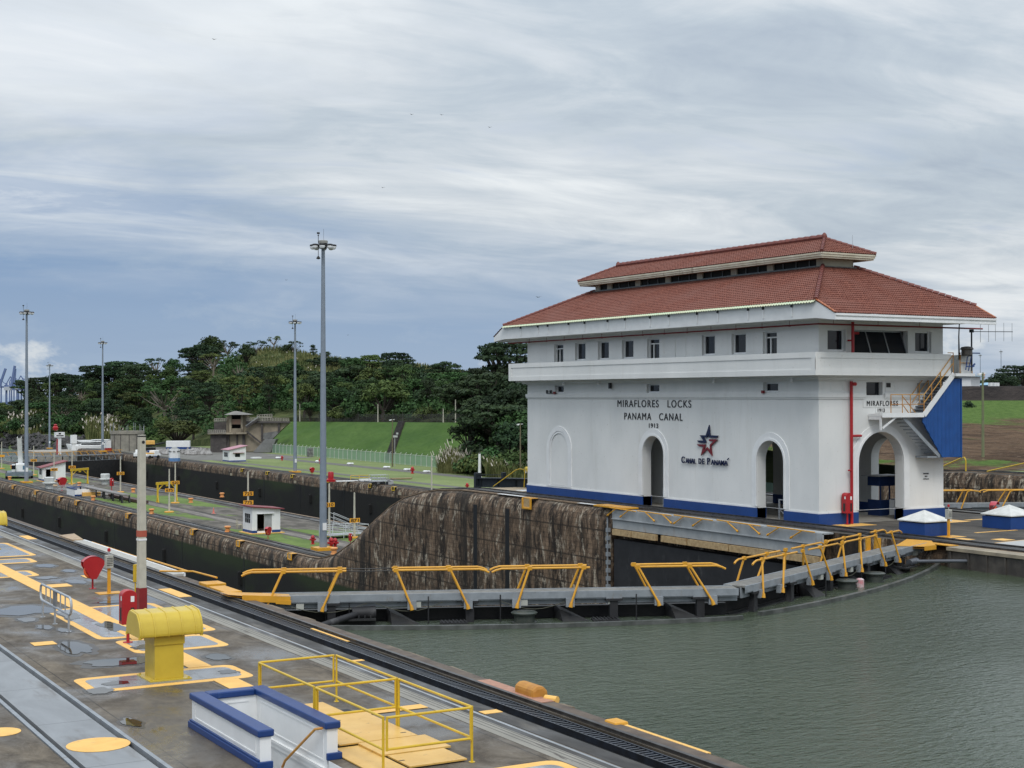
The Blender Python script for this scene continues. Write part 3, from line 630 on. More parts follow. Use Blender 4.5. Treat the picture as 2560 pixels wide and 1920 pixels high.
# lettering
def fit(name, s_, wdt, cap, M, m, par, t=.03, sp=1., bold=0.):
    o = text(name, s_, 1., Matrix.Identity(4), m, par, t, 'CENTER', 1., sp, bold); me = o.data
    xs = [v.co.x for v in me.vertices]; ys_ = [v.co.y for v in me.vertices]; cx_, cy_ = (min(xs)+max(xs))/2, (min(ys_)+max(ys_))/2
    sx__, sy__ = wdt/(max(xs)-min(xs)), cap/(max(ys_)-min(ys_))
    me.transform(M @ Matrix.Diagonal((sx__, sy__, 1, 1)) @ Matrix.Translation((-cx_, -cy_, 0))); return o
def MF(y, z, off=.02): return frame((FX-off, y, z), (0,-1,0), (0,0,1))
def MN(x, z, off=.02): return frame((x, NY_-off, z), (1,0,0), (0,0,1))
fit('lettering', 'MIRAFLORES   LOCKS', 7.85, .45, MF(75.45, 6.44), txt, B, sp=1.22)
fit('lettering', 'PANAMA   CANAL', 6.2, .44, MF(75.5, 5.64), txt, B, sp=1.22)
fit('lettering', '1913', .98, .28, MF(75.4, 5.08), txt, B, sp=1.1)
MB().box(56.85,59.65,NY_-.03,NY_,6.28,6.70).build('name_tablet', wall_m, B); MB().box(57.75,58.55,NY_-.03,NY_,5.98,6.26).build('name_tablet', wall_m, B)
fit('lettering', 'MIRAFLORES', 2.3, .28, MN(58.25, 6.50, .045), txt, B, sp=1.25); fit('lettering', '1913', .5, .2, MN(58.15, 6.12, .045), txt, B, sp=1.1)
for i, s_ in enumerate(('MANTENER', 'AREA', 'DESPEJADA')): fit('lettering', s_, (.42,.22,.46)[i], .085, MN(61.55, 2.56-.155*i, .012), txt, B, t=.01)
# emblem: five-pointed outline star, navy above, red below, and its lettering
def emb_poly(pts, m):
    P = [XP(1700+a/6.9125, 960+b/6.9125, FX-.1) for a, b in pts]
    MB().prism([(-y_, z_) for y_, z_ in P], .06, frame((FX-.04, 0, 0), (0,-1,0), (0,0,1))).build('emblem', m, B)
emb_poly([(500,705),(519,884),(655,893),(632,930),(497,925),(486,850),(468,922),(398,920),(447,990),(440,1020),(322,1012),(290,975),(402,978),(337,884),(441,886)], txtblue)
emb_poly([(288,1040),(440,1045),(408,1145),(465,1092),(515,1150),(510,1050),(575,990),(500,985),(500,952),(650,958),(530,1070),(552,1248),(465,1130),(355,1238),(395,1078),(320,1075)], txtred)
yy = 72.42
for s_, hgt_, wd_ in (('C',.40,.36),('ANAL',.30,1.05),(None,0,.14),('D',.34,.30),('E',.34,.24),(None,0,.14),('P',.40,.30),('ANAMA',.30,1.62)):
    if s_: fit('lettering', s_, wd_-.05, hgt_, MF(yy-wd_/2, 2.88+hgt_/2, .1), txtblue, B, t=.05, sp=1., bold=.022)
    yy -= wd_+.05
MB().bar((FX-.08, 68.0, 3.22), (FX-.08, 67.88, 3.32), .05, .06).build('lettering', txtblue, B)
# ---- roofs: pan tiles as real geometry
def tile_mat(name, dark=1.):
    k = Mat(name, .75, 0, .3); n1_ = k.noise((.5,.5,.5), 5, .6); n2_ = k.noise((9,5,6), 3, .6)
    c = k.mix(k.ramp_lin(n2_, .35, .65), (.13,.042,.030,1), (.24,.09,.062,1)); c = k.mix(k.ramp_lin(n1_, .40, .68), c, (.20,.085,.065,1))
    c = k.mix(k.math('MULTIPLY', k.ramp_lin(k.noise((3.5,3.5,3.5), 3, .5), .68, .74), .8), c, (.06,.025,.02,1)); k.col(c); return k.m
tile_m = tile_mat('terracotta_tiles'); ridge_m = M_('ridge_tiles', (.20,.06,.045,1), (.12,.035,.03,1), 4, .6)
def tiles(name, A, Bq, Cq, Dq, par, tw=.17, tl=.30):
    # quad: A,Bq lower edge, Dq,Cq upper edge (same order); rows of pan tiles clipped to the hips
    A, Bq, Cq, Dq = map(Vector, (A, Bq, Cq, Dq)); ex = (Bq-A).normalized(); nrm = ex.cross(Dq-A).normalized()
    if nrm.z < 0: nrm = -nrm
    upv = nrm.cross(ex).normalized()
    if upv.z < 0: upv = -upv
    H = (Dq-A).dot(upv); rows = max(1, round(H/tl)); mb = MB(); seg = 5
    xl0, xl1 = 0., (Dq-A).dot(ex); xr0, xr1 = (Bq-A).dot(ex), (Cq-A).dot(ex)
    for r in range(rows):
        f0, f1 = r/rows, (r+1)/rows; xa, xb = xl0+(xl1-xl0)*f0, xr0+(xr1-xr0)*f0
        xa2, xb2 = xl0+(xl1-xl0)*f1, xr0+(xr1-xr0)*f1
        i0 = math.floor(min(xa, xa2)/tw*seg); i1 = math.ceil(max(xb, xb2)/tw*seg); xs = [i*tw/seg for i in range(i0, i1+1)]
        lo, hi = [], []
        for x in xs:
            w_ = .028*math.sin(2*math.pi*x/tw) + .012*math.sin(4*math.pi*x/tw+.6)
            x0 = min(max(x, xa), xb); x1 = min(max(x, xa2), xb2)
            lo.append(A + ex*x0 + upv*(H*f0) + nrm*(w_+.055)); hi.append(A + ex*x1 + upv*(H*f1) + nrm*(w_*.9+.012))
        n_ = len(xs); mid = [p - nrm*.045 for p in lo]
        mb.add(mid+lo+hi, [(i, i+1, n_+i+1, n_+i) for i in range(n_-1)] + [(n_+i, n_+i+1, 2*n_+i+1, 2*n_+i) for i in range(n_-1)])
    return mb.build(name, tile_m, par)
def ridge(pts_a, pts_b, par, r=.12, L=.34):
    a, b = Vector(pts_a), Vector(pts_b); n_ = max(1, int((b-a).length/L)); d = (b-a)/n_; mb = MB()
    for i in range(n_): mb.tube([a+d*i, a+d*(i+.96)], [r*1.12, r*.86], 8)
    return mb.build('ridge_tiles', ridge_m, par)
x0r, x1r, yN, yF = 52.4, 64.2, 59.05, 92.0; zE, zS, zT = 11.91, 11.19, 14.24; cx0, cx1, cy0, cy1 = 57.15, 59.45, 63.8, 87.25
rf = MB().add([(x0r,yN,zE),(x0r,yF,zE),(cx0,cy1,zT),(cx0,cy0,zT),(x1r,yN,zE),(x1r,yF,zE),(cx1,cy1,zT),(cx1,cy0,zT),(x0r,57.6,zS),(x1r,57.6,zS),(x0r,93.45,zS),(x1r,93.45,zS)],
   [(0,3,2,1),(4,5,6,7),(8,9,4,7,3,0),(10,1,2,6,5,11)]).build('roof', tile_m, B)
tiles('roof_tiles', (x0r,yF,zE), (x0r,yN,zE), (cx0,cy0,zT), (cx0,cy1,zT), rf); tiles('roof_tiles', (x1r,yN,zE), (x1r,yF,zE), (cx1,cy1,zT), (cx1,cy0,zT), rf)
tiles('roof_tiles', (x0r,57.6,zS), (x1r,57.6,zS), (x1r,yN,zE), (x0r,yN,zE), rf); tiles('roof_tiles', (x0r,yN,zE-.02), (x1r,yN,zE-.02), (cx1,cy0,zT), (cx0,cy0,zT), rf)
tiles('roof_tiles', (x1r,93.45,zS), (x0r,93.45,zS), (x0r,yF,zE), (x1r,yF,zE), rf); tiles('roof_tiles', (x1r,yF,zE), (x0r,yF,zE), (cx0,cy1,zT), (cx1,cy1,zT), rf)
for a, b in (((x0r,yN,zE+.06),(cx0,cy0,zT+.08)), ((x1r,yN,zE+.06),(cx1,cy0,zT+.08)), ((x0r,yF,zE+.06),(cx0,cy1,zT+.08)), ((x1r,yF,zE+.06),(cx1,cy1,zT+.08))): ridge(a, b, rf)
# verge tile strip and lead flashing at the clerestory foot
mb = MB(); [mb.bar((x_, 57.62, zS+.05), (x_, yN, zE+.05), .14, .05) for x_ in (x0r+.05, x1r-.05)]; mb.build('verge_strip', M_('verge_tiles', (.42,.14,.06,1)), rf)
flash = M_('lead_flashing', (.07,.075,.075,1), (.14,.14,.13,1), 2, .5)
sheet('flashing', rect(cx0-.22,cx1+.22,cy0-.22,cy1+.22), [rect(cx0+.1,cx1-.1,cy0+.1,cy1-.1)], .06, Matrix.Translation((0,0,zT-.04)), flash, rf)
# upper (clerestory) walls and roof
cl = MB().box(cx0+.12, cx1-.12, cy0+.12, cy1-.12, zT-.3, 14.70).build('clerestory', M_('clerestory_shade', (.010,.010,.010,1)), B)  # near-black core paints in the shade of the clerestory openings
mb = MB()
for y in [cy0] + [cy0+.9+3.42*i for i in range(1, 7)] + [cy1-.55]:
    for x in (cx0, cx1-.1): mb.box(x, x+.1, y, y+(.55), zT-.05, 14.68)
mb.box(cx0+.1, cx1-.1, cy0, cy0+.1, zT-.05, 14.68); mb.box(cx0+.1, cx1-.1, cy1-.1, cy1, zT-.05, 14.68)
mb.build('clerestory_wall', M_('cream_wall', (.56,.53,.43,1), (.46,.43,.34,1), 1.5), cl)
mb = MB(); y = cy0+1.2
while y < cy1-.8: mb.box(cx0+.06, cx0+.1, y, y+.04, zT+.06, 14.66); y += 1.14
mb.box(cx0-.02, cx0+.08, cy0+.55, cy1-.55, zT-.03, zT+.08); mb.build('louvre_frame', steelg, cl)
ux0, ux1, uy0, uy1, uz, pz = 56.25, 60.35, 62.9, 88.15, 14.97, 15.95; rx = 58.3; ry0, ry1 = 64.95, 86.1
uf = MB().add([(ux0,uy0,uz),(ux1,uy0,uz),(ux1,uy1,uz),(ux0,uy1,uz),(rx,ry0,pz),(rx,ry1,pz)], [(0,4,5,3),(1,2,5,4),(0,1,4),(2,3,5),(0,3,2,1)]).build('upper_roof', tile_m, B)
tiles('roof_tiles', (ux0,uy1,uz), (ux0,uy0,uz), (rx,ry0,pz), (rx,ry1,pz), uf); tiles('roof_tiles', (ux1,uy0,uz), (ux1,uy1,uz), (rx,ry1,pz), (rx,ry0,pz), uf)
tiles('roof_tiles', (ux0,uy0,uz), (ux1,uy0,uz), (rx+.01,ry0,pz), (rx-.01,ry0,pz), uf); tiles('roof_tiles', (ux1,uy1,uz), (ux0,uy1,uz), (rx-.01,ry1,pz), (rx+.01,ry1,pz), uf)
for a, b in (((ux0,uy0,uz+.05),(rx,ry0,pz+.06)), ((ux1,uy0,uz+.05),(rx,ry0,pz+.06)), ((ux0,uy1,uz+.05),(rx,ry1,pz+.06)), ((ux1,uy1,uz+.05),(rx,ry1,pz+.06))): ridge(a, b, uf, .10)
ridge((rx,ry1,pz+.12), (rx,ry0,pz+.12), uf, .17, .55)
for y in (ry0, ry1): MB().lathe([(.14,0),(.17,.08),(.13,.22),(.05,.32)], (rx,y,pz+.05), 10).build('finial', ridge_m, uf, True)
for o_, z0, z1 in ((-.10,14.64,14.74),(-.04,14.74,14.86),(.0,14.86,14.955)):
    sheet('fascia', rect(ux0-o_,ux1+o_,uy0-o_,uy1+o_), [rect(ux0+.35,ux1-.35,uy0+.35,uy1-.35)], z1-z0-.001, Matrix.Translation((0,0,z0)), cream, uf)
MB().tube([(59.2,63.6,15.0),(59.2,63.6,16.1)], .012, 5).build('lightning_rod', galv, uf)
# fascia boards and soffit of the main roof
PF = [(57.6,11.15),(59.05,11.86),(92.0,11.86),(93.4,11.15),(93.4,10.85),(92.0,10.98),(59.05,10.98),(57.6,10.83)]
for x in (52.42, 64.12): MB().prism([(-y_, z_) for y_, z_ in PF], .06, frame((x+.06, 0, 0), (0,-1,0), (0,0,1))).build('fascia', white_clean, B)
for y in (57.6, 93.34):
    MB().box(52.481, 64.119, y, y+.06, 10.83, 11.15).build('fascia', white_clean, B)
mb = MB(); mb.box(52.44, 64.16, 57.53, 57.599, 11.06, 11.17); mb.box(52.44, 64.16, 57.56, 57.599, 10.84, 10.93); mb.build('fascia_moulding', white_clean, B)
sheet('soffit', rect(52.48, 64.12, 57.66, 93.34), [rect(FX+.02, BX-.02, NY_+.02, FY-.02)], .05, Matrix.Translation((0,0,10.97)), white, B)
mb = MB(); kn = MB(); drop = [1220+v/3.253 for v in (265,405,485,655,785,972,1113,1318,1470,1700,1868,2115)] + [1880+v/3.253 for v in (90,323)]
for px in drop:
    y, _ = XP(px, 800, 52.4); MB().box(52.38, 52.419, y-.06, y+.06, 11.14, 11.62).build('batten', white_clean, B); MB().tube([(52.36,y,11.70),(52.42,y,11.70)], .08, 8).build('bracket_end', black, B)
# pale green corrugated eave strip
mb = MB(); n_ = int((yF-yN)/.055); vs = []
for i in range(n_+1):
    y = yN + (yF-yN)*i/n_; w_ = .03*math.sin(2*math.pi*i/4); vs += [(52.40, y, 11.93+w_*.6), (52.20, y, 11.80+w_)]
mb.add(vs, [(2*i, 2*i+1, 2*i+3, 2*i+2) for i in range(n_)])
mb.build('eave_sheet', M_('pale_green_corrugated', (.50,.60,.42,1), (.52,.52,.36,1), .5, .5, wear=((.30,.30,.14,1), 2., .6)), B)
# red sprinkler pipe under the soffit, riser, fire cabinet
mb = MB(); mb.tube([(53.15, 92.6, 10.72),(53.15,59.7,10.72),(65.4,59.7,10.72)], .045, 8)
for y in [62+2.3*i for i in range(13)]: mb.tube([(53.15,y,10.72),(53.15,y,10.97)], .012, 5); mb.box(53.1,53.2,y-.04,y+.04,10.66,10.70)
for x in (54.2,57.4,60.5): mb.tube([(x,59.7,10.72),(x,59.7,10.97)], .012, 5)
mb.build('sprinkler_pipe', redpipe, B)
mb = MB(); mb.tube([(55.85,60.12,0),(55.85,60.12,7.7)], .085, 10); mb.tube([(55.85,60.05,7.55),(56.1,60.05,7.55)], .1, 8)
mb.tube([(55.85,60.12,8.0),(55.85,60.0,9.3),(55.85,60.0,10.9)], .085, 10); mb.tube([(55.85,60.12,4.75),(56.55,60.12,4.75)], .07, 8)
for z in (2.9, 9.9): mb.tube([(55.6,60.1,z),(55.85,60.1,z)], .05, 6)
mb.tube([(55.85,60.0,10.3),(56.25,60.0,10.3)], .07, 8); mb.build('riser_pipe', red, B)
# lamps under the balcony, small clutter on the belt
for y in (85.3, 81.0, 68.8, 62.0): MB().tube([(53.3,y,7.9),(53.25,y,7.66)], [.05,.09], 8).build('downlight', white_clean, B)
mb = MB(); mb.bar((FX-.15,87.9,7.1),(FX-.15,86.6,7.1),.04,.04)
for y in (87.9,87.4): mb.box(FX-.2,FX-.1,y-.06,y+.06,7.1,7.34)
mb.box(FX-.25,FX-.12,79.9,80.1,7.4,7.85); mb.build('bracket', black, B)
# outside air conditioner in the middle arch, doorway, steel gate frames
ac = MB().box(55.45,55.8,74.3,75.3,2.65,3.3).build('air_conditioner', white_clean, B)
MB().tube([(55.44,74.75,2.97),(55.40,74.75,2.97)], .25, 18).build('fan_grille', black, ac)
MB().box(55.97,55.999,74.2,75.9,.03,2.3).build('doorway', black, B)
MB().box(55.4,55.9,74.2,75.5,2.55,2.6).build('shelf', galv, B)
for yc in (75.0, 64.0):
    mb = MB()
    for y in (yc-.45, yc+.35): mb.bar((54.4,y,.03),(54.4,y,1.15),.07,.07)
    mb.bar((54.4,yc-.45,1.12),(54.4,yc+.35,1.12),.06,.06); mb.bar((54.4,yc-.45,.6),(54.4,yc+.35,.6),.05,.05); mb.bar((54.4,yc-.45,.1),(54.4,yc+.35,.6),.05,.05)
    mb.build('gate_rail', galv, B)
# outside stair on the right-hand side
ST = thing('outside_stair', 'white steel stair with yellow rails climbing to the balcony beside a blue corrugated panel', 'stairs')
ST.parent = B; del ST['label']; del ST['category']
mb = MB(); mb.box(57.2,60.35,59.22,60.24,5.80,5.92); mb.box(57.2,60.3,59.18,59.219,5.74,5.98)
mb.bar((60.3,59.2,5.86),(62.6,59.2,8.12),.05,.3); mb.bar((60.3,60.2,5.86),(62.6,60.2,8.12),.05,.26)
mb.box(62.55,64.05,59.0,59.27,8.0,8.16); mb.box(57.2,57.26,59.3,59.42,5.05,5.79); mb.box(57.2,57.26,59.42,60.24,5.62,5.79); mb.bar((57.3,59.3,5.15),(58.3,59.3,5.75),.06,.10)
mb.build('stair_frame', white_clean, ST)
mb = MB()
for i in range(13):
    f = (i+.5)/13; x = 60.3+2.3*f; z = 5.92+2.2*f; mb.box(x-.12,x+.12,59.26,60.16,z-.02,z+.02)
for i in range(11):
    f = (i+.5)/11; x = 59.0+2.5*f; z = 5.7-2.05*f; mb.box(x-.12,x+.12,59.34,60.16,z-.02,z+.02)
mb.bar((58.85,59.33,5.75),(61.6,59.33,3.55),.04,.2); mb.box(60.7,62.1,59.35,60.24,3.48,3.58); mb.build('treads', steelg, ST)
mb = MB(); P = [(60.28,5.62),(62.62,7.88),(63.22,7.88),(63.22,3.5),(61.75,3.5),(60.28,5.5)]
xs = [60.28+.0735*i for i in range(41)]
def lo(x): return 3.5 if x >= 61.75 else 5.5-(x-60.28)*(2.0/1.47)
def hi(x): return 7.85 if x >= 62.6 else 5.64+(x-60.28)*(2.21/2.32)
vs = []
for i, x in enumerate(xs):
    w_ = .04 if (i//2) % 2 else 0.; vs += [(x, 59.30-w_, lo(x)), (x, 59.30-w_, hi(x)), (x, 59.36, lo(x)), (x, 59.36, hi(x))]
fs = []
for i in range(len(xs)-1): a = 4*i; fs += [(a, a+4, a+5, a+1), (a+2, a+3, a+7, a+6), (a, a+2, a+6, a+4), (a+1, a+5, a+7, a+3)]
mb.add(vs, fs); mb.box(63.23,63.30,59.27,60.24,3.45,7.9); mb.build('corrugated_panel', M_('blue_corrugated_sheet', (.012,.075,.27,1), (.010,.06,.22,1), 1.5, .45), ST)
mb = MB(); r = .025; yo = 59.22
def pl(*p, rr=r): mb.tube([Vector(q) for q in p], rr, 6)
for z in (6.45, 6.98): pl((57.86,yo,z),(60.32,yo,z))
for x in (57.86,58.7,59.3,60.32): pl((x,yo,5.9),(x,yo,6.98))
pl((58.7,yo,6.9),(59.7,yo,5.95)); pl((58.75,yo,6.4),(59.2,yo,5.95))
for yo_ in (59.22, 60.14):
    for dz in (.62, 1.08): pl((60.32,yo_,5.9+dz),(62.55,yo_,8.1+dz))
    for x in (60.9,61.6): pl((x,yo_,5.95+(x-60.3)*.96),(x,yo_,5.95+(x-60.3)*.96+1.05))
for x in (62.57,63.1,64.05): pl((x,yo,8.12),(x,yo,9.32))
for z in (8.75, 9.3): pl((63.1,yo,z),(64.05,yo,z))
pl((62.15,yo,9.3),(62.57,yo,9.3)); mb.build('handrail', M_('ochre_rail_paint', (.55,.30,.06,1), (.40,.16,.05,1), 2, .5), ST)
# antennas, siren drum and blue bracket at the balcony corner
an = thing('antenna_mast', 'black yagi antenna on a mast with blue brackets at the balcony corner', 'antenna')
mb = MB(); mb.tube([(63.75,58.98,8.3),(63.75,58.98,10.55)], .045, 8); mb.tube([(63.7,58.98,10.5),(67.05,58.98,10.56)], .022, 6); mb.box(63.65,63.85,58.9,59.06,10.45,10.62); mb.build('mast', M_('dark_mast', (.02,.025,.03,1)), an)
mb = MB()
for x, h in ((64.45,.62),(65.1,.58),(65.65,.52),(66.33,.52),(67.0,.52)): mb.tube([(x,58.98,10.53-h),(x,58.98,10.53+h)], .014, 5)
mb.build('antenna_element', galv, an)
mb = MB(); mb.tube([(63.75,58.98,9.3),(64.4,58.98,9.3)], .035, 6); mb.tube([(63.5,58.98,8.3),(63.75,58.98,9.2)], .03, 6); mb.tube([(63.3,59.0,8.35),(63.45,59.0,9.1),(63.7,59.0,9.15)], .03, 6)
mb.tube([(63.75,58.98,8.5),(64.0,58.98,8.7)], .05, 6); mb.tube([(63.35,58.98,8.55),(63.95,58.98,8.55)], .03, 6); mb.build('bracket', blue, an)
MB().lathe([(.26,0),(.30,.05),(.30,.32),(.38,.36),(.30,.48),(.1,.52)], (63.4,59.0,9.15), 14).build('siren_drum', M_('weathered_drum', (.10,.09,.08,1), (.04,.04,.04,1)), an)
MB().tube([(62.9,59.1,9.2),(62.88,59.1,10.2),(62.93,59.1,11.0)], [.05,.035,.03], 7).build('whip_antenna', black, an)
an['label'] = 'dark mast with a yagi antenna, drum and blue brackets at the balcony corner'
# blue booth and grey cabinet inside the near arch
kb = thing('ticket_booth', 'dark blue booth with a projecting roof and window opening standing inside the right-hand arch', 'booth')
mb = MB(); mb.box(60.6,62.1,62.9,62.96,.05,.95); mb.box(60.6,60.66,62.96,63.9,.05,.95)
for x in (60.6,61.3,62.03): mb.box(x,x+.07,62.89,62.96,.95,1.75)
mb.box(60.58,62.1,62.88,62.98,1.75,2.3); mb.box(60.58,60.68,62.98,63.9,1.75,2.3); mb.build('body', M_('navy_panel', (.010,.035,.13,1)), kb)
MB().box(60.2,62.2,62.6,64.0,2.301,2.36).build('roof', M_('booth_roof', (.35,.36,.37,1)), kb)
cb = thing('equipment_cabinet', 'pale grey steel cabinet beside the dark blue booth inside the arch', 'cabinet')
MB().box(61.0,61.5,62.2,62.6,.12,1.0).build('body', white_clean, cb, bevel=.02); MB().box(60.95,61.55,62.15,62.65,.03,.12).build('plinth', conc, cb); MB().box(61.05,61.45,62.25,62.55,1.0,1.05).build('top', black, cb)
# ================================================================== MITRE GATES
def gate_leaf(name, label, P0, P1, segs_, struts, posts, group, detail=True, wall_side=1):
    P0, P1 = Vector(P0), Vector(P1); L = (P1-P0).length; a = (P1-P0)/L; n = Vector((a.y, -a.x))
    if n.y > 0: n = -n
    T = thing(name, label, 'lock gate', group=group)
    def W(s, t, z): return (P0.x+a.x*s+n.x*t, P0.y+a.y*s+n.y*t, z)
    def bx(mb, s0, s1, t0, t1, z0, z1):
        mb.add([W(s0,t0,z0),W(s1,t0,z0),W(s1,t1,z0),W(s0,t1,z0),W(s0,t0,z1),W(s1,t0,z1),W(s1,t1,z1),W(s0,t1,z1)], [(0,3,2,1),(4,5,6,7),(0,1,5,4),(1,2,6,5),(2,3,7,6),(3,0,4,7)])
    # body of the leaf: flat on the low side, bowed on the water side
    K = 16; bow = lambda s: 1.05 + 1.0*math.sin(math.pi*min(max(s/L, 0), 1))**.8
    out = [(L*i/K, bow(L*i/K)) for i in range(K+1)]
    vs = [W(s, -.75, -16) for s, t in out] + [W(s, -.75, -1.0) for s, t in out] + [W(s, t, -1.0) for s, t in out] + [W(s, t, -16) for s, t in out]
    m_ = K+1; mb = MB(); mb.add(vs, [(r*m_+i, r*m_+i+1, (r+1)*m_+i+1, (r+1)*m_+i) for r in range(3) for i in range(K)] + [(0, m_, 2*m_, 3*m_), (K, 3*m_+K, 2*m_+K, m_+K)])
    mb.build('gate_body', dsteel, T)
    # thin water lying on the deck, raised rim, back girder
    pud = Mat('deck_puddle', .03, 0, .5).col((.01,.012,.012,1)).m
    mb = MB()
    for s0, s1, t0, t1 in ((2.8,5.0,1.15,1.62),(5.3,8.4,1.3,1.82),(9.5,12.4,1.3,1.8),(12.9,15.2,.95,1.5),(1.0,2.2,.9,1.3),(3.4,4.1,.3,.8),(10.6,11.2,.5,.9)):
        if s1 < L-.3: bx(mb, s0, s1, t0, min(t1, bow((s0+s1)/2)-.2), -.999, -.985)
    mb.build('puddle', pud, T)
    mb = MB()
    for (s0, t0), (s1, t1) in zip(out, out[1:]):
        mb.add([W(s0,t0+.03,-1.25),W(s1,t1+.03,-1.25),W(s1,t1+.03,-.76),W(s0,t0+.03,-.76),W(s0,t0-.16,-1.0),W(s1,t1-.16,-1.0),W(s1,t1-.16,-.76),W(s0,t0-.16,-.76)], [(0,1,2,3),(4,7,6,5),(3,2,6,7),(0,3,7,4),(1,5,6,2)])
    mb.build('rim', M_('wet_grey_rim', (.12,.125,.12,1), (.05,.055,.05,1), 2, .35), T)
    mb = MB(); bx(mb, .2, L-.2, -.80, -.55, -1.0, -.52); bx(mb, .2, L-.2, -.55, -.50, -.60, -.52); bx(mb, .2, L-.2, -.55, -.35, -1.0, -.93); mb.build('back_girder', dsteel, T)
    # walkway
    mb = MB(); bx(mb, .0, L, -.40, .40, .04, .10); o = mb.build('walkway_deck', plank, T)
    mb = MB(); bx(mb, .0, L, .401, .46, -.12, .115); bx(mb, .0, L, -.46, -.401, -.12, .115); bx(mb, .0, L, .401, .43, -.16, -.121); bx(mb, .0, L, .2, .26, -.34, .039)
    for s in posts: bx(mb, s-.28, s+.28, .46, .475, -.16, .10)
    mb.build('walkway_beam', steelg, T)
    mb = MB(); bx(mb, .3, L-.3, -.1, .1, -.36, -.201)
    for s in [x*2.05+.6 for x in range(int(L/2.05))]: bx(mb, s-.05, s+.05, -.4, .4, -.2, -.1)
    mb.build('under_beam', dsteel2, T)
    for s in posts: mb = MB(); bx(mb, s-.14, s+.14, .22, .44, -1.0, -.241); bx(mb, s-.3, s+.3, .1, .5, -.24, -.16); mb.build('support_post', dsteel2, T)
    # hand rails: two parallel folding rails on leaning struts
    ry = MB(); ru = [Vector(W(0, 0, 0))]
    for s0, s1, b0, b1 in segs_:
        for t in (-.36, .36):
            p = []
            if b0: p += [W(s0-.02, t, .80), W(s0+.12, t, .87), W(s0+.32, t, .92)]
            else: p += [W(s0, t, .92)]
            if b1: p += [W(s1-.32, t, .92), W(s1-.12, t, .87), W(s1+.02, t, .80)]
            else: p += [W(s1, t, .92)]
            ry.tube(p, .038, 8)
    ry.build('handrail', yellow, T, True)
    su = MB(); fo = MB(); hg = MB()
    for s_t, s_f in struts:
        for t, tf in ((.36, .60), (-.36, -.60)):
            su = MB().tube([W(s_t, t, .92), W(s_t+(s_f-s_t)*.12, t+(tf-t)*.12, .80), W(s_f, tf, -.36)], [.05,.040,.040], 8).build('strut', yellow, T, True)
            MB().tube([W(s_f+(s_t-s_f)*.06, tf, -.26), W(s_f, tf, -.42)], [.05, .075], 8).build('foot', yellow, su)
            hg = MB(); bx(hg, s_t-.08, s_t+.08, t-.055, t+.055, .86, .985); hg.build('clamp', yellow, su)
        br = MB(); bx(br, s_f-.15, s_f+.15, .40, .56, -.42, -.12); br.build('bracket', steelg, T)
    cb_ = MB()
    for (a0, a1, _, e1), (b0, b1, e0, _) in zip(segs_, segs_[1:]):
        if not e1 and not e0 and len(cb_.v) < 1:
            for t in (-.36, .36): cb_.tube([W(a1,t,.92), W((a1+b0)/2,t,.90), W(b0,t,.92)], .018, 6)
    if cb_.v: cb_.build('cable', black, T)
    return T, W, bx, L, bow
gl = 'two leaves of the near mitre gate'
S1 = [(-.62,2.9,1,0),(4.48,7.8,0,1),(7.94,11.36,1,0),(12.96,16.2,0,1)]
T1, W1, bx1, L1, bow1 = gate_leaf('mitre_gate', 'near gate leaf on the left with level grey walkway and yellow folding rails', (18.0,48.4), (33.3,41.8), S1,
    [(.76,.16),(2.68,2.08),(4.6,5.14),(6.46,7.08),(9.24,8.76),(11.14,10.64),(13.06,13.78),(14.92,15.72)], [2.4,7.15,12.2,15.3], gl)
S2 = [(3.1,5.0,1,0),(6.3,9.9,0,1),(10.1,13.3,1,0),(14.4,18.3,0,1)]
T2, W2, bx2, L2, bow2 = gate_leaf('mitre_gate', 'near gate leaf on the right, its walkway climbing towards the centre wall platform', (50.8,50.3), (33.6,42.2), S2,
    [(4.38,3.96),(6.24,5.68),(8.0,8.38),(9.9,10.14),(12.2,11.62),(13.86,13.46),(15.56,16.22),(17.5,17.9)], [3.2,7.2,11.2,15.0,18.2], gl)
del T1['group']; del T2['group']
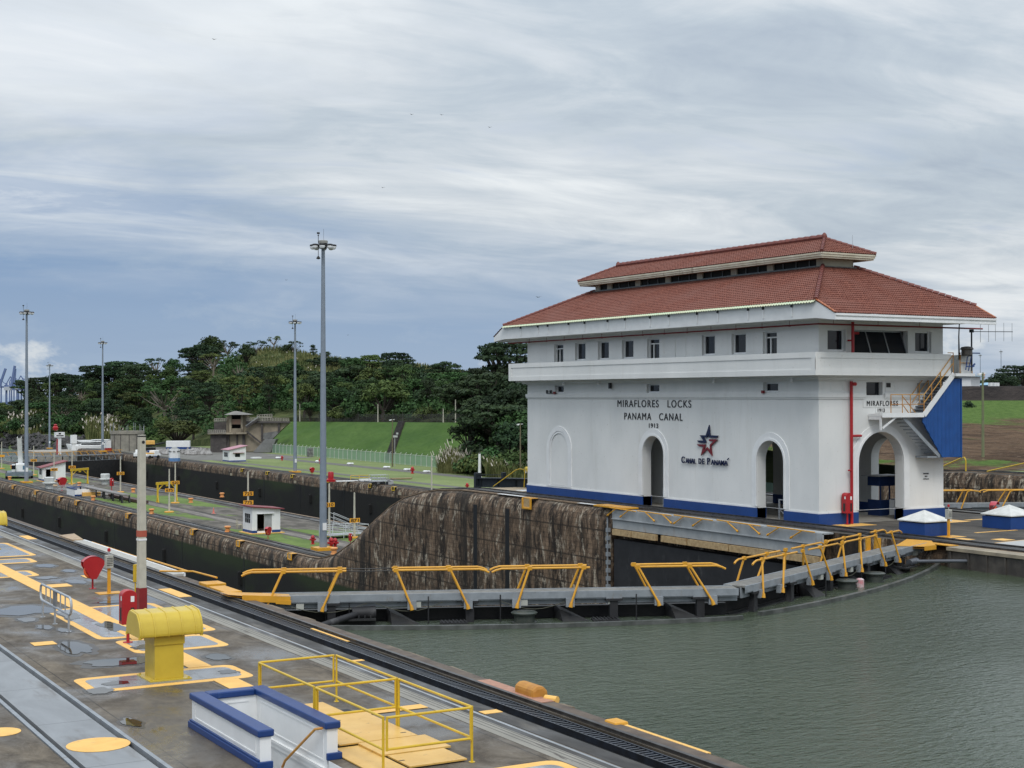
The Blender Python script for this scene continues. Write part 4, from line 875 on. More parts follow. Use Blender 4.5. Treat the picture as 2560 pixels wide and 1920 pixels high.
# machinery lying on the two leaves: gussets, hatch barrels, miter arm, grates, valve stems
def leaf_gear(T, W, bx, L, bow, flip):
    for s in (4.3, 10.2, 14.2) if not flip else (3.4, 8.2, 12.4):
        mb = MB()
        mb.add([W(s,-.5,-1.0),W(s+1.35,.9,-1.0),W(s+.15,.95,-1.0),W(s,-.5,-.42),W(s+.12,.1,-.55)], [(0,1,2),(0,3,1),(0,2,4,3),(1,3,4,2)]); mb.build('gusset', dsteel, T)
    hd = M_('hatch_dark_green', (.035,.045,.04,1), (.06,.065,.055,1), 3, .4)
    for s in ((9.0,) if not flip else (7.4, 10.4)):
        c_ = W(s, .75, -1.0); MB().lathe([(.40,0),(.40,.1),(.44,.10),(.44,.13),(.36,.13),(.36,.40),(.44,.40),(.46,.45),(.40,.49),(.05,.50)], c_, 20).build('hatch_barrel', hd, T, True)
    mb = MB()
    for s in ((6.1, 11.4) if not flip else (5.6, 9.4)):
        mb = MB(); bx(mb, s, s+.95, .35, .85, -.90, -.84)
        for k_ in range(7): bx(mb, s+.05+.13*k_, s+.09+.13*k_, .35, .85, -.84, -.80)
        for ds in (.05, .85): bx(mb, s+ds, s+ds+.06, .4, .8, -1.0, -.90)
        mb.build('grating', dsteel2, T)
    for s, t in ((5.7,.6),(8.2,.5),(3.0,.4),(12.9,.9),(2.2,.1)): MB().tube([W(s,t,-1.0),W(s,t,.04)], .022, 6).lathe([(.09,0),(.09,.05),(.04,.07)], W(s,t,-1.0), 8).build('valve_stem', dsteel2, T)
    for i in range(7): s = 1.0+i*(L-2)/6; t = bow(s)-.22; MB().lathe([(.06,0),(.06,.08),(.02,.1)], W(s,t,-.99), 8).build('rim_bolt', dsteel2, T)
    mb = MB(); bx(mb, 2.6, 3.9, .5, .56, -.98, -.70); bx(mb, 2.6, 3.9, .2, .9, -.72, -.66)
    for k_ in range(6): s = 2.7+.2*k_; bx(mb, s, s+.05, .62, .80, -.66, -.56)
    mb.build('anchor_block', dsteel, T)
    jb = M_('pale_box', (.45,.46,.42,1))
    for s in (1.2, 5.2, 8.9, 12.0): mb = MB(); bx(mb, s, s+.26, .27, .42, -.36, -.10); mb.build('junction_box', jb, T)
    hm = M_('loose_hose', (.10,.10,.07,1))
    for s0, s1 in ((.8, 3.6), (3.9, 6.2), (8.2, 10.6)):
        MB().tube([W(s0+(s1-s0)*i/8, .48, -.18-.30*math.sin(math.pi*i/8)) for i in range(9)], .010, 5).build('hose', hm, T)
leaf_gear(T1, W1, bx1, L1, bow1, False); leaf_gear(T2, W2, bx2, L2, bow2, True)
mb = MB(); mb.tube([(17.4,45.6,-1.05), W1(3.3,.55,-.52)], .115, 12); mb.tube([W1(3.1,.50,-.52), W1(3.9,.45,-.50)], .22, 12); mb.build('gate_arm', dsteel2, T1, True)
mb = MB(); mb.tube([(55.0,45.4,-.50), W2(2.6,.7,-.50)], .075, 12); mb.tube([W2(3.1,.7,-.52), W2(2.3,.75,-.50)], .15, 12); mb.build('gate_arm', M_('pale_arm', (.10,.11,.13,1), (.06,.065,.075,1), 1, .3), T2, True)
mb = MB(); mb.lathe([(.16,0),(.16,.42),(.08,.46)], W2(9.5,.95,-1.0), 12); mb.build('life_buoy_drum', M_('pink_white_drum', (.55,.20,.22,1), (.55,.5,.5,1), 4, .5), T2)
# yellow hinged end platforms (left quay edge, right wall edge)
t = thing('gate_platform', 'yellow steel access plates bridging from the quay to the left gate leaf', 'platform')
mb = MB(); mb.add([(16.9,49.5,.16),(18.35,48.6,.12),(18.9,48.1,.10),(18.7,47.5,.10),(17.2,48.1,.16),(16.9,48.6,.16)], [(0,1,2,3,4,5)]); mb.add([(16.9,49.5,.10),(18.35,48.6,.06),(18.9,48.1,.04),(18.7,47.5,.04),(17.2,48.1,.10),(16.9,48.6,.10)], [(5,4,3,2,1,0)])
mb.bar((17.2,48.07,.08),(18.7,47.47,.0),.05,.22); mb.bar((18.25,47.66,-.06),(18.72,47.46,-.10),.08,.14); mb.build('plate', yellow, t)
mb = MB(); mb.box(17.15,17.75,49.6,51.4,.02,.12); mb.box(17.16,17.9,51.7,52.6,.02,.16); mb.build('step', yellow, t, bevel=.02)
mb = MB(); mb.tube([(16.5,55.2,.32),(17.5,54.3,.34),(17.75,52.3,.30)], .035, 7); mb.tube([(17.7,61.0,.18),(17.72,55.5,.2)], .035, 7); mb.tube([(17.7,70,.1),(17.72,62,.1)], .035, 7); mb.build('folded_rail', yellow, t)
t = thing('folded_gate_walkway', 'pale grey plank walkway folded flat along the near quay edge', 'walkway')
mb = MB(); mb.box(17.16,17.58,55.7,71.2,.01,.10); mb.build('deck', M_('bleached_planks', (.42,.41,.38,1), (.32,.31,.28,1), 4, .7), t); MB().box(17.585,17.66,55.7,71.2,.0,.13).build('edge_beam', white_clean, t)
MB().add([(17.1,71.3,.02),(17.6,71.2,.02),(17.75,73.6,.10),(17.1,73.9,.02),(17.1,71.3,.14),(17.6,71.2,.14),(17.75,73.6,.22),(17.1,73.9,.14)], [(0,3,2,1),(4,5,6,7),(0,1,5,4),(1,2,6,5),(2,3,7,6),(3,0,4,7)]).build('ramp', M_('tan_ramp', (.42,.30,.18,1), (.30,.22,.15,1), 3), t)
t = thing('gate_platform', 'yellow steel platform where the right gate leaf meets the centre wall', 'platform')
mb = MB(); mb.add([(48.6,49.5,.12),(51.4,51.6,.12),(51.8,50.4,.12),(50.5,48.9,.10),(49.6,48.7,.10)], [(0,1,2,3,4)]); mb.add([(48.6,49.5,.04),(51.4,51.6,.04),(51.8,50.4,.04),(50.5,48.9,.02),(49.6,48.7,.02)], [(4,3,2,1,0)])
mb.bar((49.6,48.68,.02),(50.5,48.88,.02),.05,.2); mb.box(51.2,51.75,48.7,51.5,.031,.06); mb.build('plate', yellow, t)
mb = MB(); mb.box(50.9,51.3,53.0,53.9,-1.0,-.6); mb.box(50.95,51.2,53.1,53.2,-.6,.05); mb.box(50.95,51.2,53.8,53.9,-.6,.05); mb.build('bracket', yellow, t)
# fender beam with ribs along the centre wall edge on the right
t = thing('fender_beam', 'long ribbed steel fender beam along the centre wall edge at right', 'fender beam')
k = M_('brown_fender_steel', (.09,.08,.07,1), (.045,.04,.037,1), 1.5, .55, .1)
mb = MB(); mb.box(50.95,51.18,20,48.6,-.92,-.12); mb.box(50.88,51.2,20,48.6,-.98,-.921); y = 20.
while y < 48.5: mb.box(50.88,50.949,y,y+.07,-.92,-.12); y += 1.05
mb.build('web', k, t); MB().box(50.85,51.75,20,48.6,-.119,.03).build('top_flange', M_('pale_flange', (.33,.28,.20,1), (.20,.17,.13,1), 1.2, .7), t)
# the opened leaf parked in its recess of the centre wall
t = thing('parked_gate', 'opened lower gate leaf parked in the centre wall recess with folded yellow rails', 'lock gate')
MB().box(51.25,51.9,50.9,76.2,-16,-1.9).build('gate_body', dsteel2, t)
pl_ = M_('rusty_grey_steel', (.36,.38,.39,1), (.28,.30,.31,1), 1.2, .5, wear=((.25,.16,.08,1), 1.6, .7))
mb = MB(); mb.box(51.12,51.25,57.2,76.2,-.62,-.08); mb.box(51.05,51.13,57.2,76.2,-.66,-.62); mb.box(51.16,51.9,57.2,76.2,-.12,-.04); mb.box(51.16,51.25,57.2,76.2,-1.22,-.67); mb.build('walkway_beam', pl_, t)
mb = MB()
for a, b in ((57.4,60.6),(60.7,64.6),(64.7,68.4),(68.5,71.0),(71.5,74.0),(74.1,76.1)): MB().box(51.02,51.2,a,b-.04,-1.62,-1.26).build('timber_fender', wood, t)
mb = MB()
for i, (a, b, d) in enumerate(((57.6,61.3,1),(61.9,65.6,-1),(66.0,69.6,1),(69.9,73.3,-1),(73.5,76.3,1))):
    mb.tube([(51.0,a,-.02),(50.98,b,.04)], .035, 7)
    for f in (.25,.75): y = a+(b-a)*f; mb.tube([(50.98,y,.0),(50.98,y+d*.85,-.42)], .035, 7); mb.tube([(50.98,y+d*.8,-.40),(50.98,y+d*.92,-.46)], .06, 7)
mb.build('folded_rail', yellow, t)
MB().box(51.05,52.2,74.8,78.2,.01,.10).build('end_plate', yellow, t)
mb = MB(); 
for i in range(14): mb.box(51.0,51.2,76.5,76.75,-8+i*.5,-7.75+i*.5)
mb.tube([(51.05,76.62,-9),(51.05,76.62,-.6)], .05, 6); mb.build('guide_chain', steelg, t)
# second chamber: the gate seen beyond the building at right
T3, W3, bx3, L3, bow3 = gate_leaf('mitre_gate', 'distant gate leaf of the far chamber at right with yellow rails over dark girders', (69.6,68.2), (86.2,60.3), [(-.3,3.4,1,1),(3.6,9.2,1,0),(10.5,14.5,0,1)],
    [(.8,.2),(2.6,2.0),(5.4,4.6),(7.8,7.0),(11.4,12.0),(13.4,14.0)], [2.5,7,12], gl)
del T3['group']
T4 = None
mb = MB(); mb.add([(86.2,60.3,-16),(103.2,68.2,-16),(103.2,68.2,-1),(86.2,60.3,-1),(86.6,58.8,-16),(103.5,66.6,-16),(103.5,66.6,-1),(86.6,58.8,-1)], [(0,1,2,3),(4,7,6,5),(3,2,6,7),(0,3,7,4),(1,5,6,2)])
g4 = thing('mitre_gate', 'far leaf of the distant gate, mostly hidden behind the building', 'lock gate'); mb.build('gate_body', dsteel, g4); MB().bar((86.2,60.3,.07),(103.2,68.2,.07),.8,.2).build('walkway_deck', plank, g4)
# lower gates at the far end of both low chambers
def far_gate(x0, x1, yy, lab):
    g = thing('lower_gate', lab, 'lock gate'); xm = (x0+x1)/2
    for a, b in (((x0, yy), (xm, yy-8)), ((x1, yy), (xm, yy-8))):
        ax, ay = a; bx_, by_ = b
        MB().add([(ax,ay,-22),(bx_,by_,-22),(bx_,by_,-9),(ax,ay,-9),(ax,ay+2,-22),(bx_,by_+2,-22),(bx_,by_+2,-9),(ax,ay+2,-9)], [(0,1,2,3),(4,7,6,5),(3,2,6,7),(0,3,7,4),(1,5,6,2),(0,4,5,1)]).build('gate_body', dsteel, g)
        MB().bar((ax,ay,-7.6),(bx_,by_,-7.6),.9,.22).build('walkway_deck', steelg, g)
        mb = MB(); n_ = 9
        for i in range(n_+1):
            f = i/n_; x = ax+(bx_-ax)*f; y = ay+(by_-ay)*f; mb.box(x-.1,x+.1,y-.1,y+.1,-9,-7.7)
            if i < n_ and i % 2: x2 = ax+(bx_-ax)*(i+1)/n_; y2 = ay+(by_-ay)*(i+1)/n_; mb.bar((x,y,-9),(x2,y2,-7.8),.12,.12)
        mb.build('brace', steelg, g)
        mb = MB()
        for t_ in (-.4,.4):
            mb.bar((ax,ay+t_,-6.6),(bx_,by_+t_,-6.6),.08,.08)
            for i in range(9): f = (i+.5)/9; x = ax+(bx_-ax)*f; y = ay+(by_-ay)*f+t_; mb.bar((x,y,-6.6),(x+.6,y,-7.6),.07,.07)
        mb.build('handrail', yellow, g)
    return g
far_gate(69.7, 103.1, 378, 'closed lower gates of the far chamber with rusty yellow rails, below the boats')
far_gate(17.7, 51.1, 380, 'closed lower gates of the near chamber at far left')
# ================================================================== NEAR QUAY
# opening in the pavement for the stairwell
bm = bmesh.new(); bm.from_mesh(quay.data)
for co, no in (((9.93,0,0),(1,0,0)), ((11.07,0,0),(1,0,0)), ((0,24.3,0),(0,1,0)), ((0,30.0,0),(0,1,0))):
    bmesh.ops.bisect_plane(bm, geom=bm.verts[:]+bm.edges[:]+bm.faces[:], plane_co=co, plane_no=no)
for f in [f for f in bm.faces if 9.93 < f.calc_center_median().x < 11.07 and 24.3 < f.calc_center_median().y < 30.0 and abs(f.calc_center_median().z) < .01]: bm.faces.remove(f)
bm.to_mesh(quay.data); bm.free()
def rnd_poly(pts, r, n=5):
    out = []; m_ = len(pts)
    for i in range(m_):
        p = Vector(pts[i]); a = (Vector(pts[i-1])-p).normalized()*r; b = (Vector(pts[(i+1) % m_])-p).normalized()*r
        for j in range(n+1):
            t_ = j/n; out.append(tuple(p + a*(1-t_)**2 + b*t_**2))
    return out
def flat(name, pts, z0, z1, m, parent=None):
    return MB().prism([(x, y) for x, y in pts], z1-z0, Matrix.Translation((0,0,z0))).build(name, m, parent)
k = Mat('grey_pad_paint', .45, 0, .5); n_ = k.noise((1.6,1.1,1), 6, .68, .6); c = k.mix(k.ramp_lin(n_, .35, .65), (.17,.175,.185,1), (.225,.235,.25,1)); c = k.mix(k.math('MULTIPLY', k.ramp_lin(k.noise((1.2,.8,1), 6, .65, .5, (9,0,0)), .60, .66), .6), c, (.38,.39,.40,1))
k.col(c); k.rgh(k.ramp_lin(n_, .6, .12)); pad_m = k.m
def pad(x0, x1, y0, y1, r=.35, b=.22):
    o = flat('pad', rnd_poly([(x0,y0),(x1,y0),(x1,y1),(x0,y1)], r), .0, .005, ypaint); setp(o, kind='structure'); o.name = 'painted_pad'
    q = flat('painted_pad', rnd_poly([(x0+b,y0+b*1.3),(x1-b,y0+b*1.3),(x1-b,y1-b*1.3),(x0+b,y1-b*1.3)], r*.8), .005, .010, pad_m); setp(q, kind='structure')
for a in ((8.8,12.85,34.85,36.8),(10.9,14.42,42.35,49.15),(11.2,13.85,39.55,41.95),(9.6,14.42,66.35,72.8),(10.2,13.88,63.6,65.5),(9.4,12.9,58.75,60.8),(11.6,14.84,21.4,24.05)): pad(*a)
pt = MB()
for x0, x1, y0, y1 in ((11.75,12.35,36.78,39.57),(11.75,12.35,33.7,34.9),(11.75,12.35,41.9,63.65),(15.61,16.05,73.9,76.0),(15.60,16.05,49.9,52.4),(12.4,13.17,54.8,55.7),(9.1,9.72,42.2,42.8),(13.2,14.85,29.45,29.85),(14.0,14.5,50.6,51.4),(8.7,9.3,49.9,50.4),(14.2,14.6,57.0,57.9),(12.6,13.3,76.5,77.6),(15.62,16.05,35.5,35.7),(15.6,16.04,28.2,28.5),(16.86,16.95,38.5,41.2)):
    pt.box(x0, x1, y0, y1, .009 if x0 < 15 else .005, .014 if x0 < 15 else .016)
setp(pt.build('painted_marking', ypaint), kind='structure')
for cx_, cy_, r_ in ((7.62,29.62,.62),(6.15,31.75,.42)):
    o = MB().lathe([(r_,0),(r_,.006)], (cx_,cy_,.004), 28).build('painted_marking', ypaint); setp(o, kind='structure')
pm = Mat('rain_puddle', .02, 0, .5); pm.b.inputs['IOR'].default_value = 1.75; pm.col((.02,.019,.016,1)); pm = pm.m
damp = M_('damp_concrete', (.028,.025,.021,1), (.04,.036,.03,1), 3, .35)
def puddle(cx_, cy_, rx_, ry_, sd, ang=0., z=.012):
    for sc_, m, zz, nm in ((1.35, damp, z-.0085, 'damp_patch'), (1., pm, z, 'puddle')):
        pts = []
        for i in range(40):
            t_ = 2*math.pi*i/40; q = 1+.42*mnoise.noise(Vector((math.cos(t_)*1.6, math.sin(t_)*1.6, sd)))+.15*mnoise.noise(Vector((math.cos(t_)*5, math.sin(t_)*5, sd+9)))
            x = rx_*q*math.cos(t_)*sc_; y = ry_*q*math.sin(t_)*sc_; pts.append((cx_+x*math.cos(ang)-y*math.sin(ang), cy_+x*math.sin(ang)+y*math.cos(ang)))
        setp(flat(nm, pts, zz-.003, zz, m), kind='structure')
for i, a in enumerate(((10.35,49.4,1.15,.95),(9.95,41.4,.42,1.15),(10.55,38.6,.85,.6),(9.95,47.3,.26,.5),(10.1,45.5,.2,.4),(10.45,44.6,.18,.35),(9.0,35.0,.32,.35),(13.4,49.9,.5,.35),(13.6,56.2,.3,.9),(13.8,62.0,.35,.6),(12.9,57.9,.4,.45),(14.2,59.7,.25,.5),(8.75,31.3,.2,.5),(12.9,37.9,.3,.5))): puddle(*a, i*3.7)
for a in ((9.6,35.7,.35,.25),(11.9,44.5,.35,1.1),(13.3,46.5,.5,.9),(11.3,47.5,.25,.8),(12.9,43.4,.5,.3),(11.7,40.5,.3,.3),(12.4,35.8,.2,.3)): puddle(*a, a[0]*5, z=.0165)
# concrete strip stains (pale patches) on track bed
# --- ventilation cabinets with ribbed hoods
def vent_cabinet(label, loc, rz=0.):
    t = thing('vent_cabinet', label, 'vent cabinet', loc, rz)
    mb = MB(); mb.box(-.36,.36,-.42,.42,.03,1.02); mb.box(-.38,.38,-.45,.45,.86,1.06); mb.build('body', mustard, t, bevel=.012)
    mb = MB(); mb.box(-.52,.52,-.58,.58,0,.035); 
    for x in (-.46,.46):
        for y in (-.5,.5): mb.lathe([(.03,0),(.03,.03)], (x,y,.035), 6)
    mb.build('base_plate', mustard, t)
    pr_ = [(-.62,0),(-.60,.18),(-.50,.40),(-.30,.56),(.30,.60),(.50,.44),(.60,.2),(.62,0)]
    pr_ = rnd_poly(pr_, .08, 3); L_ = .78
    M = frame((-L_, 0, 1.08), (0,1,0), (0,0,1), (1,0,0)); MB().prism(pr_, 2*L_, M).build('hood', mustard, t, bevel=.02)
    mb = MB()
    for x in (-.74,-.42,-.08,.26,.60,.75):
        mb.prism([(a*1.028, b*1.04-.004) for a, b in pr_], .04, frame((x, 0, 1.078), (0,1,0), (0,0,1), (1,0,0)))
    mb.build('hood_rib', mustard, t, bevel=.008)
    mb = MB()
    for x in (-.76,.76):
        for y in (-.56,.56): mb.tube([(x,y,1.05),(x,y,1.12)], .04, 8)
    mb.build('lifting_lug', mustard, t); return t
vent_cabinet('yellow ventilation cabinet with ribbed rounded hood standing on a grey pad', (10.86,35.95,0))
vent_cabinet('yellow ventilation cabinet cut off by the left edge of the view', (13.05,70.4,0))
# --- red fire cabinet
def fire_cabinet(label, loc, rz=0., s=1.):
    t = thing('fire_cabinet', label, 'fire cabinet', loc, rz)
    pr_ = [(-.21,0)]+[(-.21*math.cos(math.pi*i/12), .80+.16*math.sin(math.pi*i/12)) for i in range(13)]+[(.21,0)]
    MB().prism(pr_, .34, frame((0, .17, .53), (1,0,0), (0,0,1))).build('case', red, t, bevel=.015)
    MB().tube([(0,0,0),(0,0,.53)], .045, 10).build('post', red, t); MB().lathe([(.14,0),(.14,.025),(.05,.04)], (0,0,0), 12).build('foot', red, t)
    MB().box(-.214,-.208,-.09,.05,.63,1.0).build('window', black, t); MB().box(-.216,-.21,-.12,-.04,1.2,1.32).build('label_plate', white_clean, t)
    MB().box(.03,.13,-.176,-.171,.62,1.0).build('window', black, t); MB().box(.03,.13,-.176,-.171,1.16,1.32).build('label_plate', white_clean, t)
    t.scale = (s, s, s); return t
fire_cabinet('red rounded fire cabinet on a post behind the yellow hooded cabinet', (11.5,41.5,0))
fire_cabinet('red fire cabinet standing in front of the white building corner', (55.42,60.0,0), s=1.15)
# --- life ring housings (fan shaped)
def life_ring(label, loc, rz=0., s=1., opened=False):
    t = thing('life_ring_housing', label, 'life ring housing', loc, rz)
    P = [(-.10,.36),(-.38,.86)]+[(.48*math.sin(R(a)), .72+.46*math.cos(R(a))) for a in range(-52, 53, 8)]+[(.38,.86),(.10,.36)]
    for y in ((.15,) if opened else (-.17,.15)): MB().prism(P, .02, frame((0,y,0), (1,0,0), (0,0,1))).build('side_plate', red, t)
    mb = MB(); arc_ = P[2:-2]
    for (a, b), (c_, d) in zip(arc_, arc_[1:]): mb.add([(a,-.19,b),(c_,-.19,d),(c_,.15,d),(a,.15,b),(a,-.19,b-.015),(c_,-.19,d-.015),(c_,.15,d-.015),(a,.15,b-.015)], [(0,1,2,3),(4,7,6,5),(0,4,5,1),(3,2,6,7)])
    mb.build('hood', M_('faded_red', (.50,.10,.13,1), (.42,.03,.04,1), 2, .35), t)
    MB().tube([(0,0,0),(0,0,.5)], .035, 8).build('post', red, t); MB().lathe([(.13,0),(.13,.02)], (0,0,0), 12).build('foot', red, t)
    mb = MB(); mb.tube([(-.05+.24*math.cos(2*math.pi*i/20), -.08, .66+.24*math.sin(2*math.pi*i/20)) for i in range(21)], .055, 8); mb.build('ring', orange, t, True)
    t.scale = (s, s, s); return t
life_ring('red fan-shaped life ring housing on a post beside the near track', (13.63,53.8,0))
lr = life_ring('red life ring housing showing its orange ring, right of the white building', (62.3,56.1,0), R(28), 1.05, True)
# yellow call post, sign box
def call_post(label, loc, rz=0.):
    t = thing('call_post', label, 'call post', loc, rz)
    MB().box(-.05,.05,-.05,.05,.02,.9).build('post', yellow, t); MB().box(-.42,.42,-.3,.3,0,.02).build('base_plate', yellow, t)
    MB().box(-.13,.13,-.11,.11,.88,1.34).build('box', M_('grey_call_box', (.42,.42,.38,1), (.30,.30,.27,1), 6), t, bevel=.01)
    mb = MB(); 
    for i in range(5): mb.box(-.10,.10,-.116,-.112,.98+.06*i,1.0+.06*i)
    mb.build('lettering', txt, t)
    mb = MB(); mb.tube([(0,0,1.34),(0,0,1.46)], .02, 6); mb.build('stem', galv, t); MB().lathe([(.05,0),(.06,.02),(.055,.1),(.02,.13)], (0,0,1.46), 10).build('lamp', red, t); return t
call_post('yellow call post with grey box and red lamp beside the near track', (13.82,52.3,0))
call_post('yellow call post with grey box between the blue vents and the building', (54.9,52.3,0))
t = thing('number_board', 'small yellow board with a black mark behind the red-footed pole', 'sign board', (14.35,50.6,0), R(25))
MB().box(-.16,.16,-.05,.05,.55,1.15).build('board', yellow2, t, bevel=.01); mb = MB(); mb.tube([(-.1,0,0),(-.1,0,.55)], .025, 6); mb.tube([(.1,0,0),(.1,0,.55)], .025, 6); mb.build('leg', yellow2, t)
mb = MB(); mb.box(-.03,.03,-.06,-.05,.68,1.02); mb.build('lettering', txt, t)
# pole with red foot
t = thing('concrete_pole', 'tall pale concrete pole with red foot and red band beside the near track', 'pole', (13.5,47.15,0), R(8))
MB().bar((0,0,.0),(0,0,.78),.27,.27,(0,1,0)).build('painted_foot', redpipe, t)
mb = MB(); mb.add([(-.12,-.12,.781),(.12,-.12,.781),(.12,.12,.781),(-.12,.12,.781),(-.10,-.10,5.68),(.10,-.10,5.68),(.10,.10,5.68),(-.10,.10,5.68)], [(0,3,2,1),(4,5,6,7),(0,1,5,4),(1,2,6,5),(2,3,7,6),(3,0,4,7)]); mb.build('shaft', conc2, t, bevel=.01)
MB().bar((0,0,2.42),(0,0,2.62),.245,.245,(0,1,0)).build('band', M_('faded_red_band', (.42,.10,.06,1), (.36,.08,.05,1)), t); MB().bar((0,0,2.3),(0,0,2.36),.25,.25,(0,1,0)).build('band', white_clean, t)
mb = MB(); mb.tube([(.01,-.112,5.45),(.01,-.10,5.45)], .05, 12); mb.bar((0,0,5.62),(0,0,5.66),.215,.215,(0,1,0)); mb.build('hole', black, t)  # black disc painted as the shade of a hole, plus a black band
mb = MB(); mb.tube([(.13,.02,2.7),(.13,.02,2.95)], .06, 8); mb.tube([(.14,.02,3.0),(.14,.02,3.25)], .05, 8); mb.lathe([(.02,0),(.07,.06),(.03,.12)], (.14,0,2.55), 8); mb.build('insulator', M_('insulator_brown', (.10,.09,.06,1), (.25,.27,.26,1), 9), t)
# tubular barrier
t = thing('barrier', 'galvanised tubular barrier with three legs and a centre panel among the puddles', 'barrier')
mb = MB(); xb = 10.52; pts = []
ya_, yb_ = 47.95, 43.95
for yc, zc, a0, a1 in ((yb_+.2,.82,180,270),):
    pass
loop = [(xb,yb_+.2,1.02),(xb,yb_+.06,.96),(xb,yb_,.82),(xb,yb_,.72),(xb,yb_+.06,.58),(xb,yb_+.2,.52),(xb,ya_-.2,.52),(xb,ya_-.06,.58),(xb,ya_,.72),(xb,ya_,.82),(xb,ya_-.06,.96),(xb,ya_-.2,1.02),(xb,yb_+.2,1.02)]
MB().tube(loop, .038, 8).build('frame', galv, t, True)
for y in (47.64,46.0,44.26):
    l_ = MB().tube([(xb,y,.02),(xb,y,.55)], .034, 8).lathe([(.08,0),(.08,.015)], (xb,y,0), 10); l_.build('leg', galv, t)
mb = MB(); [mb.tube([(xb,y,.52),(xb,y,1.02)], .022, 6) for y in (47.2,46.6,45.3,44.7)]; mb.build('rung', galv, t); MB().box(xb-.02,xb+.02,45.78,46.2,.5,1.03).build('panel', M_('dull_panel', (.12,.12,.12,1), (.2,.2,.2,1), 5), t)
# --- white and blue stairwell
t = thing('stairwell', 'white and blue stairwell parapet open at the front with a brown handrail', 'stairwell')
X0, X1, Y0, Y1, Hh = 9.72, 11.28, 26.2, 30.22, .58
mb = MB(); mb.box(X0,X0+.22,Y0,Y1,-1.8,Hh); mb.box(X1-.22,X1,Y0,Y1,-1.8,Hh); mb.box(X0+.22,X1-.22,Y1-.22,Y1,-1.8,Hh); mb.build('parapet', white_clean, t)
mb = MB(); mb.box(X0-.05,X0+.27,Y0-.05,Y1+.05,Hh,Hh+.14); mb.box(X1-.27,X1+.05,Y0-.05,Y1+.05,Hh,Hh+.14); mb.box(X0+.27,X1-.27,Y1-.27,Y1+.05,Hh,Hh+.14); mb.build('coping', bluepl, t, bevel=.03)
mb = MB(); mb.box(X0-.07,X0,Y0-.03,Y1+.07,0,.13); mb.box(X0-.045,X0,Y0-.02,Y1+.04,.13,.17); mb.box(X1,X1+.07,Y0-.03,Y1+.07,0,.13); mb.box(X0,X1,Y1,Y1+.07,0,.13); mb.box(X0-.07,X0+.24,Y0-.07,Y0,0,.13); mb.box(X1-.24,X1+.07,Y0-.07,Y0,0,.13); mb.build('plinth', bluepl, t, bevel=.012)
mb = MB()
def pf(x, side, y0, y1, z0, z1, w_=.03):
    d = .012*side; a, b = sorted((x, x+d)); mb.box(a,b,y0,y1,z1-w_,z1); mb.box(a,b,y0,y1,z0,z0+w_); mb.box(a,b,y0,y0+w_,z0+w_,z1-w_); mb.box(a,b,y1-w_,y1,z0+w_,z1-w_)
pf(X0,-1,Y0+.2,Y1-.2,.22,.56); pf(X1-.22,-1,Y0+.15,Y1-.4,-.05,.50); mb.box(X1-.25,X1-.221,Y0+.05,Y1-.24,-.32,-.22); mb.box(X1-.27,X1-.221,Y0+.05,Y1-.24,-.22,-.16); mb.box(X0+.24,X1-.26,Y1-.25,Y1-.221,-.30,-.18)
mb.box(X0+.35,X1-.4,Y1-.233,Y1-.221,.46,.49); mb.box(X0+.35,X1-.4,Y1-.233,Y1-.221,-.02,.01); mb.build('panel_moulding', white_clean, t)
MB().box(X0+.34,X0+.80,Y1-.26,Y1-.235,.18,.36).build('name_plate', bluepl, t)
fit('lettering', 'GATE-3', .34, .09, frame((X0+.58,Y1-.262,.27), (1,0,0), (0,0,1)), txtw, t, t=.006)
mb = MB()
for i in range(9): mb.box(X0+.22,X1-.22,24.6+.34*i,24.94+.34*i,-1.9,-.18*(i+1))
mb.box(X0+.22,X1-.22,27.66,Y1-.22,-1.9,-1.62); mb.build('steps', M_('pale_steps', (.42,.44,.46,1), (.34,.36,.38,1), 2), t)
mb = MB(); mb.box(X0+.0,X1,24.25,24.6,-1.9,-.002); mb.box(X0+.0,X0+.219,24.6,Y0-.08,-1.9,-.004); mb.box(X1-.219,X1,24.6,Y0-.08,-1.9,-.004); mb.build('well_lining', white_clean, t)
MB().tube([(X1-.30,26.25,.60),(X1-.36,26.45,.55),(X1-.40,27.9,-.35),(X1-.42,28.0,-.5)], .026, 8).build('handrail', rust, t, True)
# --- yellow rail enclosure, one thing of hinged panels, over yellow floor plates
t = thing('rail_enclosure', 'bright yellow tubular rail enclosure of hinged frames beside the stairwell', 'railing')
X0, X1 = 11.52, 13.36; YR = [24.62, 27.9, 31.15]; zt_, zb_ = 1.04, .46
def panel(p, q, drop0=True, drop1=True):
    mb = MB(); p, q = Vector(p), Vector(q); d = (q-p).normalized(); a, b = p+d*.05, q-d*.05; r = .026
    for z in (zt_, zb_): mb.tube([(a.x,a.y,z),(b.x,b.y,z)], r, 8)
    for e, dr in ((a, drop0), (b, drop1)): mb.tube([(e.x,e.y,0 if dr else zb_-.03),(e.x,e.y,zt_+.02)], r, 8)
    for e, dr in ((a, drop0), (b, drop1)):
        if dr: mb.lathe([(.06,0),(.06,.012)], (e.x,e.y,.0), 10)
    mb.build('rail_panel', yellow2, t, True)
panel((X0,YR[0]),(X0,YR[1])); panel((X0,YR[1]),(X0,YR[2])); panel((X1,YR[0]),(X1,YR[1])); panel((X1,YR[1]),(X1,YR[2]))
for y in YR: panel((X0,y),(X1,y), False, False)
t = thing('floor_plates', 'overlapping yellow painted steel floor plates under the rail enclosure', 'floor plates')
